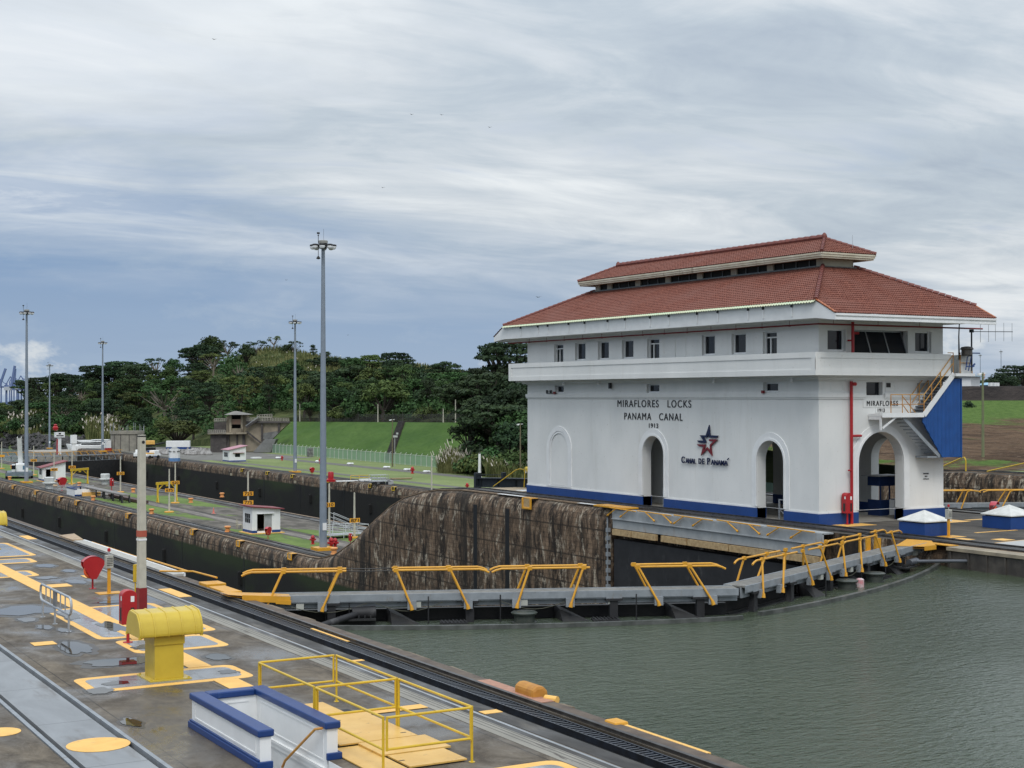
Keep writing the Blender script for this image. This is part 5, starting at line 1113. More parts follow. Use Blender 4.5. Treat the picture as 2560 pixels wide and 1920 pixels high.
k = Mat('floor_plate_yellow', .4, 0, .5); n_ = k.noise((1.5,1.5,1), 6, .6); c = k.mix(k.ramp_lin(n_, .4, .65), (.62,.37,.09,1), (.70,.44,.13,1)); c = k.mix(k.math('MULTIPLY', k.ramp_lin(k.noise(7, 5, .7), .62, .7), .7), c, (.32,.19,.06,1)); k.col(c)
MB().box(11.62,12.98,27.95,31.0,.015,.05).build('plate', k.m, t); MB().box(11.62,13.32,26.9,29.5,.051,.08).build('plate', k.m, t)
MB().box(12.0,13.48,25.75,26.88,.04,.075).build('plate', k.m, t); MB().box(12.1,13.3,24.75,25.72,.03,.06).build('plate', k.m, t); MB().box(11.35,12.05,22.6,26.85,.015,.035).build('plate', k.m, t)
mb = MB(); [mb.box(x,x+.12,y,y+.05,z,z+.002) for x, y, z in ((13.1,27.2,.08),(12.3,26.0,.075),(12.1,25.2,.06),(12.4,28.9,.08))]; mb.build('lifting_slot', black, t)
setp(MB().box(11.9,13.25,29.6,30.2,.008,.012).build('dark_sheet', slotm), kind='structure')  # flat near-black sheet lying on the paving
# --- ragged quay edge and yellow mooring chock
t = thing('mooring_chock', 'orange yellow mooring chock with roller on the near quay edge', 'mooring chock')
mb = MB(); pr_ = [(0,0),(0,.28),(.12,.36),(.30,.36),(.42,.24),(.46,0)]; mb.prism(pr_, .85, frame((17.36,30.0,-.10), (1,0,0), (0,0,1))); mb.build('body', M_('worn_ochre_paint', (.50,.24,.04,1), (.40,.17,.03,1), 3, .55, wear=((.20,.08,.03,1), 3., .7)), t, bevel=.07)
MB().tube([(17.62,29.0,.0),(17.75,28.7,.0)], .09, 12).build('roller', ypaint, t); setp(MB().box(17.13,17.6,28.6,31.6,.003,.02).build('painted_marking', M_('faded_pink_paint', (.42,.22,.15,1), (.30,.15,.10,1), 5), None), kind='structure')
t = thing('mooring_chock', 'small yellow capped block on the quay edge nearer the bottom of the view', 'mooring chock')
MB().box(17.45,17.8,25.9,26.35,-.12,.05).build('body', yellow, t, bevel=.05)
MB().box(17.62,17.72,23.0,25.85,-.06,.0).build('edge_strip', ypaint, t)
t = thing('white_cable', 'thin white pipe bent over the quay edge above the water', 'pipe')
MB().tube([(17.3,34.6,-.3),(18.2,33.2,-.62),(18.6,32.4,-.65),(17.7,31.0,-.1)], .018, 6).build('pipe', white_clean, t)

rg = random.Random(4); mb = MB(); y = 8.
edm = M_('broken_edge_concrete', (.15,.115,.08,1), (.26,.21,.15,1), 2.2, .9, .4, wear=((.05,.04,.03,1), 2., .7))
while y < 48:
    L_ = rg.uniform(.35, 1.3); a, b = 17.60+rg.uniform(-.03,.05), 17.84+rg.uniform(-.06,.13)
    mb.add([(a,y,-.3),(b,y,-.35),(b+rg.uniform(-.05,.05),y+L_,-.35),(a,y+L_,-.3),(a,y,rg.uniform(-.03,.0)),(b-.05,y,-.09+rg.uniform(-.04,.02)),(b-.05,y+L_,-.09+rg.uniform(-.04,.02)),(a,y+L_,rg.uniform(-.03,.0))], [(0,3,2,1),(4,5,6,7),(0,1,5,4),(1,2,6,5),(2,3,7,6),(3,0,4,7)]); y += L_+rg.uniform(-.02,.03)
setp(mb.build('quay_edge', edm), kind='structure')
setp(MB().box(17.125,17.6,5,96,-.015,.004).build('quay_edge', M_('brown_edge_band', (.065,.048,.038,1), (.13,.10,.075,1), 1.6, .7, .2)), kind='structure')
# ================================================================== CENTRE WALL, UPPER PART
def vent_pyramid(label, x0, y0, w_=1.75):
    t = thing('vent_housing', label, 'vent housing', (x0, y0, 0))
    MB().box(0,w_,0,w_,0,.62).build('body', blue, t, bevel=.01); MB().box(.12,w_-.12,.12,w_-.12,.62,.70).build('vent_gap', black, t)
    mb = MB(); o_ = .06; mb.add([(-o_,-o_,.68),(w_+o_,-o_,.68),(w_+o_,w_+o_,.68),(-o_,w_+o_,.68),(-o_,-o_,.73),(w_+o_,-o_,.73),(w_+o_,w_+o_,.73),(-o_,w_+o_,.73),(w_/2,w_/2,1.22)], [(0,3,2,1),(0,1,5,4),(1,2,6,5),(2,3,7,6),(3,0,4,7),(4,5,8),(5,6,8),(6,7,8),(7,4,8)])
    mb.build('cap', M_('weathered_white', (.66,.66,.63,1), (.52,.52,.49,1), 2, .6), t)
    MB().lathe([(.05,0),(.05,.02)], (0,0,0), 8).build('bolt', black, t) if False else None
    return t
vent_pyramid('blue vent box with white pyramid cap in front of the right arch of the building', 53.95, 52.95)
vent_pyramid('blue vent box with white pyramid cap cut by the right edge of the view', 60.4, 53.3, 1.9)
mk = MB()
for a in ((54.5,56.6,59.0,60.2),(60.2,62.6,58.0,59.6),(63.0,64.6,58.6,58.9),(57.6,60.6,53.0,53.2),(59.8,60.2,50.0,51.6),(55.6,56.4,49.5,50.3),(54.1,54.9,50.6,51.4),(54.5,55.6,51.8,52.7),(62.2,63.4,55.9,56.0)): mk.box(a[0],a[1],a[2],a[3],.003,.012)
setp(mk.build('painted_marking', ypaint), kind='structure')
setp(flat('painted_marking', [(53.85,48.9),(60.4,49.75),(60.4,40),(53.85,40)], .003, .01, ypaint), kind='structure')
setp(flat('painted_pad', [(53.95,48.8),(60.3,49.65),(60.3,40),(53.95,40)], .0101, .014, M_('pale_grey_pad', (.42,.42,.41,1), (.36,.36,.35,1), 1.0, .5)), kind='structure')
setp(MB().box(54.4,62,92.5,97.5,.003,.01).build('painted_marking', M_('tan_deck', (.30,.24,.17,1), (.42,.33,.22,1), .6, .8)), kind='structure')
mk = MB(); mk.box(54.7,57.2,93.2,94.4,.0105,.016); mk.box(51.6,51.95,88,91.5,.002,.02); mk.box(51.6,51.95,78.5,81,.002,.02); setp(mk.build('painted_marking', white_clean), kind='structure')
t = thing('steel_girder', 'black steel girder lying on the centre wall deck left of the building', 'girder')
mb = MB(); A_, B_ = Vector((55.0,100.6,-.15)), Vector((59.0,94.0,.0)); mb.bar(A_+Vector((0,0,.75)), B_+Vector((0,0,.68)), .5, .08); mb.bar(A_+Vector((0,0,.1)), B_+Vector((0,0,.1)), .5, .08); mb.bar(A_+Vector((0,0,.42)), B_+Vector((0,0,.4)), .06, .6)
for f in (.05,.25,.45,.65,.85): p = A_.lerp(B_, f); mb.bar(p+Vector((0,0,.1)), p+Vector((0,0,.75)), .4, .06)
mb.bar(A_, A_+Vector((0,0,1.15)), .5, .3); p = A_.lerp(B_, .3); mb.bar(p+Vector((0,0,.7)), p+Vector((0,0,1.2)), .3, .3); mb.bar(A_+Vector((0,0,1.0)), p+Vector((0,0,1.0)), .05, .05); mb.build('girder', M_('blue_black_steel', (.012,.018,.024,1), (.02,.026,.032,1), 2, .4), t)
t = thing('handrail', 'curved yellow handrail in front of the black girder', 'handrail')
MB().tube([(55.2,98.5,.05),(56.2,96.8,1.35),(56.4,96.5,1.45),(56.6,96.3,1.40),(56.65,96.2,1.2),(56.6,96.25,.05)], .035, 7).build('rail', yellow2, t, True)
# yellow mooring chocks let into the wall edges, painted niche shade down the faces
ORD = ['first','second','third','fourth','fifth','sixth','seventh','eighth','ninth','tenth','eleventh']
def chock(X, px, zt0, lab, grp, m=yellow, s=1.):
    y, _ = XP(px, 1200, X); t = thing('edge_chock', lab, 'mooring chock', (X, y, zt(y)), 0, grp)
    mb = MB(); mb.box(-.06,.5,-.5*s,.5*s,-.02,.03); mb.box(-.1,.0,-.5*s,-.36*s,-.62*s,-.02); mb.box(-.1,.0,.36*s,.5*s,-.62*s,-.02); mb.box(-.1,.0,-.36*s,.36*s,-.62*s,-.5*s); mb.build('frame', m, t, bevel=.03); MB().box(-.04,.02,-.36*s,.36*s,-.5*s,-.02).build('pocket', black if m is yellow2 else wood, t)
g1, g2 = 'yellow chocks along the centre wall edge', 'yellow chocks along the far wall edge'
for i_, px in enumerate((32, 88, 148, 190, 318, 480, 596, 725)): chock(51.2, px, -7.7, 'worn yellow chock in the near edge of the low centre wall, %s from the left' % ORD[i_], g1, yellow)
chock(51.18, 1318, 0, 'worn yellow mooring chock at the wall edge below the blind arch of the building', None, yellow, 1.2)
for i_, px in enumerate((604, 667, 730, 820, 925, 983)): chock(103.2, px, -7.7, 'small yellow chock on the far wall edge below the lawn, %s from the left' % ORD[i_], g2, yellow2)
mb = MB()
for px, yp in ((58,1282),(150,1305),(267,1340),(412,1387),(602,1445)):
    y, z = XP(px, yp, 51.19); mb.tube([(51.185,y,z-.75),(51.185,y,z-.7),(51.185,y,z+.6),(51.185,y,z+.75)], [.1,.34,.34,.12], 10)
mb.build('ladder_recess_shade', nich, cw)  # niche shade as solid black shapes, no recess is cut
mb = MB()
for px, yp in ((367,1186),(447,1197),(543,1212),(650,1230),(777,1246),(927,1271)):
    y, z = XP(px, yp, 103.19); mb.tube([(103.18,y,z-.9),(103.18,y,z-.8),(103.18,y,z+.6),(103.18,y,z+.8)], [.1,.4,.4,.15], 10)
mb.build('ladder_recess_shade', nich, fw)  # same black niche shade on the far wall
mb = MB()
for px in (40, 140, 286, 455, 610): y, z = XP(px, 1250, 51.19); mb.box(51.185,51.2,y-.12,y+.12,-22,-8.9)
for px in (1188, 1268): y, z = XP(px, 1250, 51.19); mb.box(51.19,51.2,y-.28,y+.28,-16,-.9)
mb.build('wall_joint', slotm, cw)
mb = MB()
for px in (430, 660, 750, 860): y, z = XP(px, 1200, 103.19); mb.box(103.18,103.2,y-.2,y+.2,-22,-9.2)
mb.build('wall_joint', slotm, fw)
plm = M_('bleached_marker_board', (.42,.37,.27,1), (.30,.26,.19,1), 4)
for X, L_, gg in ((51.2, ((88,1239),(204,1270),(273,1287),(443,1331)), 'pale marker boards on the centre wall face'), (103.2, ((578,1186),(738,1205),(1000,1234)), 'pale marker boards on the far wall face')):
    for i_, (px, yp) in enumerate(L_):
        y, z = XP(px, yp, X); t = thing('marker_board', 'pale weathered marker board on the %s wall face, %s from the left' % ('centre' if X < 60 else 'far', ORD[i_]), 'marker board', (X, y, z), 0, gg)
        MB().box(-.05,-.01,-.55,.55,-.24,.24).build('board', plm, t)
# ================================================================== CENTRE WALL, LOW PART (z = -7.7)
ZL = -7.7
def q(px, py): x, y = G(px, py, ZL); return (x, y, ZL)
gs = 'numbered sign poles'
def plate_obj(t, z, s_, wdt=1.15, hgt=.46):
    MB().box(-wdt/2,wdt/2,-.11,-.07,z-hgt/2,z+hgt/2).build('number_plate', plate, t, bevel=.01)
    if s_: fit('lettering', s_, wdt*.76, hgt*.74, frame((0,-.115,z), (1,0,0), (0,0,1)), txt, t, t=.01, bold=.02)
def sign_pole(px, py, plates, lab, top=5.5):
    p = q(px, py); t = thing('sign_pole', lab, 'sign pole', p); dep = (Vector(p)-CP).dot(Fv)
    MB().add([(-.10,-.10,0),(.10,-.10,0),(.10,.10,0),(-.10,.10,0),(-.06,-.06,top),(.06,-.06,top),(.06,.06,top),(-.06,.06,top)], [(0,3,2,1),(4,5,6,7),(0,1,5,4),(1,2,6,5),(2,3,7,6),(3,0,4,7)]).build('shaft', conc2, t)
    if lab.find('no plate') < 0: MB().lathe([(.62,0),(.62,.12),(.5,.16)], (0,0,0), 16).build('base', yellow, t)
    for yp, s_ in plates: plate_obj(t, CH-(yp-990.6)*dep/FPX - ZL, s_)
sign_pole(4,1172,[(1138,'')], 'pale pole with an orange plate at the far left edge of the view')
sign_pole(84,1188,[(1149,'390')], 'pale pole with orange plate right of the crane truck')
sign_pole(135,1215,[(1172,'400')], 'pale pole with orange number plate between the grey mushroom vent and the gantry')
sign_pole(180,1210,[(1166,'425')], 'pale pole with orange number plate at the left leg of the far yellow gantry')
sign_pole(301,1231,[(1182,'530')], 'pale pole with orange plate reading 530')
sign_pole(438,1258,[(1205,'620')], 'pale pole with orange plate reading 620 beside the near gantry')
sign_pole(423,1281,[(1224,'675')], 'pale pole with orange plate reading 675 in front of the near gantry')
sign_pole(620,1326,[(1233,'725'),(1255,'775')], 'pale pole with two orange plates reading 725 and 775 behind the white hut', 6.4)
sign_pole(823,1340,[(1261,'810')], 'pale pole with orange plate reading 810 beside the tall lamp')
sign_pole(886,1345,[(1300,'871')], 'pale pole with red-lettered plate 871 at the foot of the sloping wall', 4.7)
sign_pole(1079,1225,[], 'slim pale pole with no plate on the lawn above the crest of the curved slope')
# tall lamp masts
def lamp(x, y, z0, lab, ht=28.9, cam_=True):
    t = thing('lamp_mast', lab, 'lamp mast', (x, y, z0)); n_ = 12
    MB().tube([(0,0,.25),(0,0,ht*.5),(0,0,ht)], [.36,.27,.17], 12).build('pole', lampg, t, True)
    MB().box(-.9,.9,-.9,.9,0,.28).build('base', yellow, t); MB().box(-.2,.2,-.38,-.34,1.9,2.6).build('label_plate', white_clean, t)
    cg = bpy.data.materials.get('crown_grey') or M_('crown_grey', (.30,.30,.28,1)); rfm = bpy.data.materials.get('bright_reflector') or M_('bright_reflector', (.85,.87,.88,1), (.78,.80,.82,1), 3, .2)
    MB().lathe([(.42,0),(.44,.03),(.44,.26),(.38,.30)], (0,0,ht+.30), 18).build('crown', cg, t)
    mb = MB(); mb.tube([(.72*math.cos(2*math.pi*i/16), .72*math.sin(2*math.pi*i/16), ht+.12) for i in range(17)], .05, 6); mb.lathe([(.36,0),(.36,.5)], (0,0,ht-.18), 10)
    for a in range(8): c_, s_ = math.cos(a*math.pi/4+.3), math.sin(a*math.pi/4+.3); mb.tube([(.3*c_,.3*s_,ht+.15),(.95*c_,.95*s_,ht+.12)], .04, 5)
    mb.build('ring_frame', dsteel2, t)
    for a in range(8):
        c_, s_ = math.cos(a*math.pi/4+.3), math.sin(a*math.pi/4+.3); h_ = MB().lathe([(.27,0),(.30,.04),(.28,.16),(.16,.20)], (.98*c_,.98*s_,ht+.02), 12).build('floodlight', dsteel2, t)
        MB().lathe([(.27,-.002),(.27,-.10),(.20,-.24),(.10,-.28)], (.98*c_,.98*s_,ht+.02), 12).build('reflector', rfm, h_)
    mb = MB(); mb.tube([(-.62,-.3,ht-1.0),(-.62,-.3,ht+1.1)], .03, 5); mb.lathe([(.06,0),(.20,.06),(.20,.12),(.06,.3)], (-.62,-.3,ht-1.25), 10); mb.lathe([(.02,0),(.09,.06),(.02,.16)], (-.62,-.3,ht+.95), 8); mb.box(-.76,-.48,-.32,-.28,ht+1.15,ht+1.32); mb.tube([(.05,0,ht+.5),(.05,0,ht+1.7)], .012, 5); mb.build('weather_gear', black, t)
lamp(55.07,131.38,ZL,'tallest lamp mast, standing at the foot of the curved wall slope')
lamp(54.64,259.9,ZL,'lamp mast beside the crane truck at far left')
lamp(106.8,268.7,ZL,'lamp mast on the edge of the lawn right of the concrete tower')
lamp(102.9,396.,ZL,'lamp mast next to the round concrete tank')
x, y = atd(124, 520); lamp(x, y, -11.2, 'small distant lamp mast between the two left masts', 29.)
x, y = atd(2503, 960); lamp(x, y, 6.5, 'faint lamp mast far behind the building at the right', 29.)
x, y = atd(2451, 1050); lamp(x, y, 6.5, 'faint lamp mast just right of the blue balcony bracket', 29.)
# huts
def hut(lab, x0, y0, wx, wy, h0, h1, roofm, rz=0., z0=ZL, door=True):
    # roof rises from h0 (left/near) to h1
    t = thing('hut', lab, 'hut', (x0, y0, z0), rz)
    sheet('wall', [(0,0),(wx,0),(wx,h1),(0,h0)], [rect(.55,1.35,.3,2.1), rect(1.36,2.2,.3,2.1)] if door else [rect(wx*.35,wx*.65,1.1,1.9)], .1, frame((0,.1,0), (1,0,0), (0,0,1)), white_clean, t)
    sheet('wall', [(0,0),(wx,0),(wx,h1),(0,h0)], [], .1, frame((0,wy,0), (1,0,0), (0,0,1)), white_clean, t)
    sheet('wall', rect(-wy+.1,-.1,0,h0), [rect(-wy*.78,-wy*.22,1.1,2.1)], .1, frame((.1,0,0), (0,-1,0), (0,0,1)), white_clean, t); MB().box(wx-.1,wx,.101,wy-.101,0,h1-.02).build('wall', white_clean, t)
    mb = MB(); mb.box(-.03,0,-.03,wy+.03,0,.36); mb.box(wx,wx+.03,-.03,wy+.03,0,.36)
    if door: mb.box(0,.54,-.03,0,0,.36); mb.box(2.21,wx,-.03,0,0,.36)
    else: mb.box(0,wx,-.03,0,0,.36)
    mb.build('base_band', blue, t); MB().box(-.35,wx+.35,-.4,wy+.3,-.0,.09).build('slab', ypaint if door else conc, t)
    mb = MB(); o_ = .35; sl = (h1-h0)/wx
    mb.add([(-o_,-o_,h0-o_*sl+.02),(wx+o_,-o_,h1+o_*sl+.02),(wx+o_,wy+o_,h1+o_*sl+.02),(-o_,wy+o_,h0-o_*sl+.02),(-o_,-o_,h0-o_*sl+.12),(wx+o_,-o_,h1+o_*sl+.12),(wx+o_,wy+o_,h1+o_*sl+.12),(-o_,wy+o_,h0-o_*sl+.12)], [(0,3,2,1),(4,5,6,7),(0,1,5,4),(1,2,6,5),(2,3,7,6),(3,0,4,7)]); mb.build('roof', roofm, t)
    g = MB().box(.05,.07,wy*.22,wy*.78,1.1,2.1); g.build('window', glass, t); mb = MB(); [mb.box(-.01,.05,wy*(.22+.187*i)-.02,wy*(.22+.187*i)+.02,1.1,2.1) for i in range(4)]; mb.box(-.012,.04,wy*.22,wy*.78,1.58,1.62); mb.build('window_bar', galv, t)
    if door:
        MB().box(1.36,2.2,.04,.09,.09,2.1).build('door', M_('grey_door', (.36,.37,.38,1)), t); MB().box(.5,2.4,-.2,.05,2.12,2.17).build('canopy', white_clean, t); MB().box(.1,wx-.1,wy-.15,wy-.11,.3,h0-.2).build('interior_shade', black, t)  # black sheet at the back stands in for shade inside the hut
    else: MB().box(wx*.35,wx*.65,.05,.07,1.1,1.9).build('window', glass, t); MB().box(wx*.22,wx*.9,-.45,0,2.0,2.06).build('awning', redpipe, t)
    return t
roofr = M_('maroon_sheet_roof', (.22,.035,.045,1), (.17,.03,.035,1), 2, .5); roofp = M_('faded_pink_roof', (.42,.20,.25,1), (.36,.16,.2,1), 2, .5)
hut('white and blue hut with maroon roof and half open grey door', 54.9, 150.3, 3.15, 2.9, 2.85, 2.55, roofr)
hut('white hut with maroon roof half hidden behind the crane truck', 57.9, 262.5, 3.9, 3.2, 2.35, 3.3, roofr)
hut('white and blue hut with faded pink roof and awning on the lawn of the far bank', 110.9, 318.4, 3.9, 4.4, 2.7, 3.5, roofp, door=False)
# small island things
def small(px, py, name, lab, cat, grp=None, rz=0.): return thing(name, lab, cat, q(px, py), rz, grp)
bp = MB().lathe([(.34,0),(.36,.05),(.26,.10),(.24,.42),(.36,.50),(.36,.60),(.28,.66)], (0,0,0), 14)
b0 = None
for px, py, lb in ((569,1330,'left of the white hut'),(835,1386,'right of the tallest lamp mast'),(379,1285,'left of the pole with plate 675'),(477,1257,'right of the near gantry'),(333,1231,'right of the pole with plate 530'),(198,1215,'under the far gantry'),(233,1251,'in front of the small white stairwell'),(111,1187,'right of the pole with plate 390'),(30,1171,'left of the crane truck, farther one'),(24,1200,'left of the crane truck, nearer one'),(555,1243,'on the far track edge beyond the cone')):
    t = small(px, py, 'bollard', 'low orange capped bollard ' + lb, 'bollard', 'orange bollards')
    if b0 is None: b0 = bp.build('post', M_('orange_bollard_paint', (.62,.24,.06,1), (.68,.32,.12,1), 3, .5), t, True)
    else: c_ = b0.copy(); COL.objects.link(c_); c_.parent = t
def gantry(lab, px0, py0, px1, py1, ztop):
    a, b = Vector(q(px0,py0)), Vector(q(px1,py1)); t = thing('gantry', lab, 'gantry', a); d = b-a; h_ = ztop
    mb = MB(); mb.bar((0,0,0),(0,0,h_),.22,.22,(0,1,0)); mb.bar(d, d+Vector((0,0,h_)),.22,.22,(0,1,0))
    for p in (Vector((0,0,0)), d): mb.bar(p+Vector((0,-.5,0)), p+Vector((0,0,1.1)), .1, .1); mb.bar(p+Vector((0,.5,0)), p+Vector((0,0,1.1)), .1, .1); mb.bar(p+Vector((0,-.6,.05)), p+Vector((0,.6,.05)), .16, .1)
    mb.build('leg', yellow2, t); u = d.normalized(); mb = MB(); mb.bar(u*-.25+Vector((0,0,h_)), d+u*.25+Vector((0,0,h_)), .2, .38); mb.bar(d*.45+Vector((0,0,h_-.35)), d*.55+Vector((0,0,h_-.35)), .2, .2); mb.build('beam', yellow2, t)
    mb = MB(); mb.bar(Vector((0,0,h_*.62)), d*.32+Vector((0,0,h_-.1)), .1, .1); mb.bar(d+Vector((0,0,h_*.62)), d*.68+Vector((0,0,h_-.1)), .1, .1); mb.build('brace', yellow2, t)
gantry('far yellow lifting gantry beside the orange plate 425', 179, 1213, 219, 1209, 2.5)
gantry('near yellow lifting gantry behind the plates 620 and 675', 394, 1256, 441, 1252, 2.6)
for lab, px, py, s_ in (('grey mushroom shaped vent beside the life ring housing at far left', 123, 1222, 1.1), ('white mushroom vent on the far edge of the low centre wall', 263, 1211, 1.05)):
    t = small(px, py, 'mushroom_vent', lab, 'vent'); m_ = MB().lathe([(.55,0),(.55,.75),(.95,.85),(1.0,1.05),(.7,1.12),(.72,1.9),(.6,2.0)], (0,0,0), 18); o = m_.build('shaft', M_('vent_white', (.60,.62,.60,1), (.42,.44,.43,1), 1.5), t, True); t.scale = (s_, s_, s_*.85)
small_ring = life_ring('red life ring housing beside the two grey vents on the low centre wall', q(155,1227), R(20), 1.8)
life_ring('red life ring housing standing in front of the white hut', q(670,1347), R(35), 1.05)
life_ring('red life ring housing on the far lawn left of the red hydrant box', q(780,1188), R(20), 1.25)
fire_cabinet('slim red cabinet on a post near the orange plate 530', q(279,1226), 0, 1.3)
fire_cabinet('red cabinet half hidden behind the foot of the sloping wall', q(876,1362), 0, .75)
def hydrant(px, py, lab, s=1.):
    t = small(px, py, 'hydrant', lab, 'hydrant'); mb = MB().lathe([(.20,0),(.20,.06),(.13,.10),(.13,.55),(.19,.58),(.19,.66),(.12,.78),(.03,.84)], (0,0,0), 12); mb.tube([(-.28,0,.45),(.28,0,.45)], .09, 8); mb.tube([(0,-.26,.42),(0,0,.42)], .10, 8); mb.build('body', red, t, True); t.scale = (s,s,s)
hydrant(782,1361,'red hydrant left of the tallest lamp mast', 1.1); hydrant(828,1372,'twin outlet red hydrant right of the tallest lamp mast base', 1.3); hydrant(838,1371,'red hydrant outlet beside its twin at the tallest mast', 1.2)
hydrant(801,1159,'red hydrant on the far lawn beside a white cap',1.5); hydrant(1031,1184,'red hydrant on the lawn between two white caps',1.6); hydrant(705,1151,'small red hydrant on the lawn near the fence',1.3); hydrant(1256,1204,'small red hydrant on the lawn beyond the black girder',1.3); hydrant(1168,1223,'red hydrant top left of the black girder',1.2)
# stairwell of the island, long bench frame, steel stair platform, cone, chair
t = small(213, 1240, 'stairwell', 'small white and blue stairwell with orange step on the low centre wall', 'stairwell')
mb = MB(); mb.box(-1.5,1.9,0,.25,0,1.0); mb.box(-1.5,-1.25,.25,5,0,1.0); mb.box(1.65,1.9,.25,5,0,1.0); mb.build('parapet', white_clean, t); mb = MB(); mb.box(-1.55,-1.2,-.05,5,1.0,1.15); mb.box(-1.2,1.95,4.7,5,1.0,1.15); mb.box(-1.55,1.95,-.06,0,0,.25); mb.build('coping', bluepl, t); MB().box(-.5,2.1,-.6,-.07,0,.55).build('step', ypaint, t)
t = small(316, 1258, 'pipe_rack', 'long dark pipe rack on trestle legs beside the island stairwell', 'rack')
mb = MB(); mb.box(-.6,.6,0,24,1.05,1.2); mb.build('top', M_('rack_grey', (.22,.21,.20,1), (.14,.13,.12,1), 1), t); mb = MB()
for i in range(6):
    y = .4+i*4.6
    for x in (-.5,.5): mb.bar((x,y-.3,0),(x,y,1.05),.14,.14); mb.bar((x,y+.3,0),(x,y,1.05),.14,.14)
    mb.box(-.5,.5,y-.05,y+.05,.5,.6)
mb.build('trestle', dsteel2, t); MB().box(1.2,2.2,-3,14,.1,.45).build('beam_stack', M_('rusty_beams', (.10,.05,.04,1), (.05,.035,.03,1), 1), t)
t = small(876, 1345, 'stair_platform', 'grey tubular stair platform right of the tallest lamp mast', 'platform', rz=R(8))
mb = MB()
for x in (-2.4,-.8,.8,2.2):
    for y in (0,2.2): mb.tube([(x,y,0),(x,y,1.35)], .035, 5)
for z in (.5,.9,1.3):
    for y in (0,2.2): mb.tube([(-2.4,y,z),(2.2,y,z)], .03, 5)
    for x in (-2.4,2.2): mb.tube([(x,0,z),(x,2.2,z)], .03, 5)
for y in (2.3,3.2):
    for z in (.2,.65,1.1): mb.tube([(-.6,y,1.4+z),(2.6,y,.1+z)], .03, 5)
    mb.tube([(-.6,y,1.0),(-.6,y,2.5)], .03, 5)
mb.build('rail', M_('pale_grey_tube', (.55,.57,.58,1)), t); MB().box(-2.4,2.2,0,2.2,.32,.38).build('floor', galv, t)
t = small(534, 1284, 'traffic_cone', 'small red and white traffic cone on the low centre wall', 'traffic cone'); MB().lathe([(.28,0),(.28,.05),(.14,.06),(.03,.75)], (0,0,0), 12).build('cone', M_('cone_red', (.6,.08,.05,1), (.6,.35,.3,1), 4), t)
t = small(598, 1322, 'metal_chair', 'pale metal chair frame left of the white hut', 'chair'); mb = MB()
for x in (-.25,.25):
    for y in (-.25,.25): mb.tube([(x,y,0),(x,y,1.0 if x < 0 else .5)], .03, 5)
mb.box(-.28,.28,-.28,.28,.45,.5); [mb.tube([(-.25,-.25,z),(-.25,.25,z)], .03, 5) for z in (.7,.98)]; mb.build('frame', M_('beige_tube', (.45,.40,.28,1)), t)
t = small(185, 1232, 'stair_rail', 'low grey tubular railings beside the far gantry', 'railing'); mb = MB()
for y in (0, 3.2):
    mb.tube([(-2.5,y,0),(-2.5,y,1.0),(3,y,1.0),(3,y,0)], .04, 5); mb.tube([(-2.5,y,.5),(3,y,.5)], .035, 5); mb.tube([(.3,y,0),(.3,y,1)], .04, 5)
mb.build('rail', galv, t)
# crane truck
t = small(48, 1197, 'crane_truck', 'grey and white crane truck with raised white boom on the low centre wall', 'crane truck', rz=R(-12))
mb = MB(); mb.box(-2.1,2.1,0,7.5,.55,1.15); mb.box(-2.3,2.3,-.2,.5,.5,.95); mb.build('chassis', M_('blue_grey_truck', (.16,.20,.23,1), (.10,.13,.15,1), 1.2), t); mb = MB(); mb.box(-.6,1.6,1.2,5.0,1.16,2.6); mb.build('housing', white_clean, t, bevel=.1)
mb = MB(); mb.box(-1.3,-.65,.6,2.8,1.16,2.5); mb.build('cab', M_('cab_white', (.6,.62,.62,1)), t, bevel=.1); MB().box(-1.32,-.62,.55,.6,1.7,2.4).build('windscreen', glass, t); MB().box(.6,1.5,1.15,1.19,1.6,2.3).build('windscreen', M_('sky_glass', (.10,.2,.28,1), None, 2, .1), t)
mb = MB(); mb.bar((.2,3.0,2.3),(.0,1.2,7.4),.75,.6); mb.bar((.25,3.2,2.0),(.1,2.2,5.0),.5,.9); mb.build('boom', white_clean, t); mb = MB(); mb.lathe([(.3,0),(.3,.5)], (0,1.1,7.3), 8); mb.tube([(.75,1.3,7.3),(.8,1.5,3.4)], .08, 5); mb.build('hook', black, t)
for x in (-2.15,2.15):
    for y in (1.0,2.6,6.2): MB().tube([(x-.2,y,.55),(x+.2,y,.55)], .55, 14).build('wheel', black, t)
# ================================================================== FAR BANK
def cap(px, py, i_):
    t = small(px, py, 'pipe_outlet', 'small white pipe outlet on the far lawn, %s from the left' % ORD[i_], 'pipe outlet', 'white caps on the far lawn'); MB().lathe([(.35,0),(.5,.1),(.55,.3),(.35,.45)], (0,0,0), 10).tube([(.3,0,.2),(1.0,.2,.2)], .22, 8).build('cap', white_clean, t, True)
for i_, a in enumerate(((694,1147),(794,1156),(873,1162),(964,1171),(1015,1177),(1064,1182),(1192,1197),(1297,1207))): cap(*a, i_)
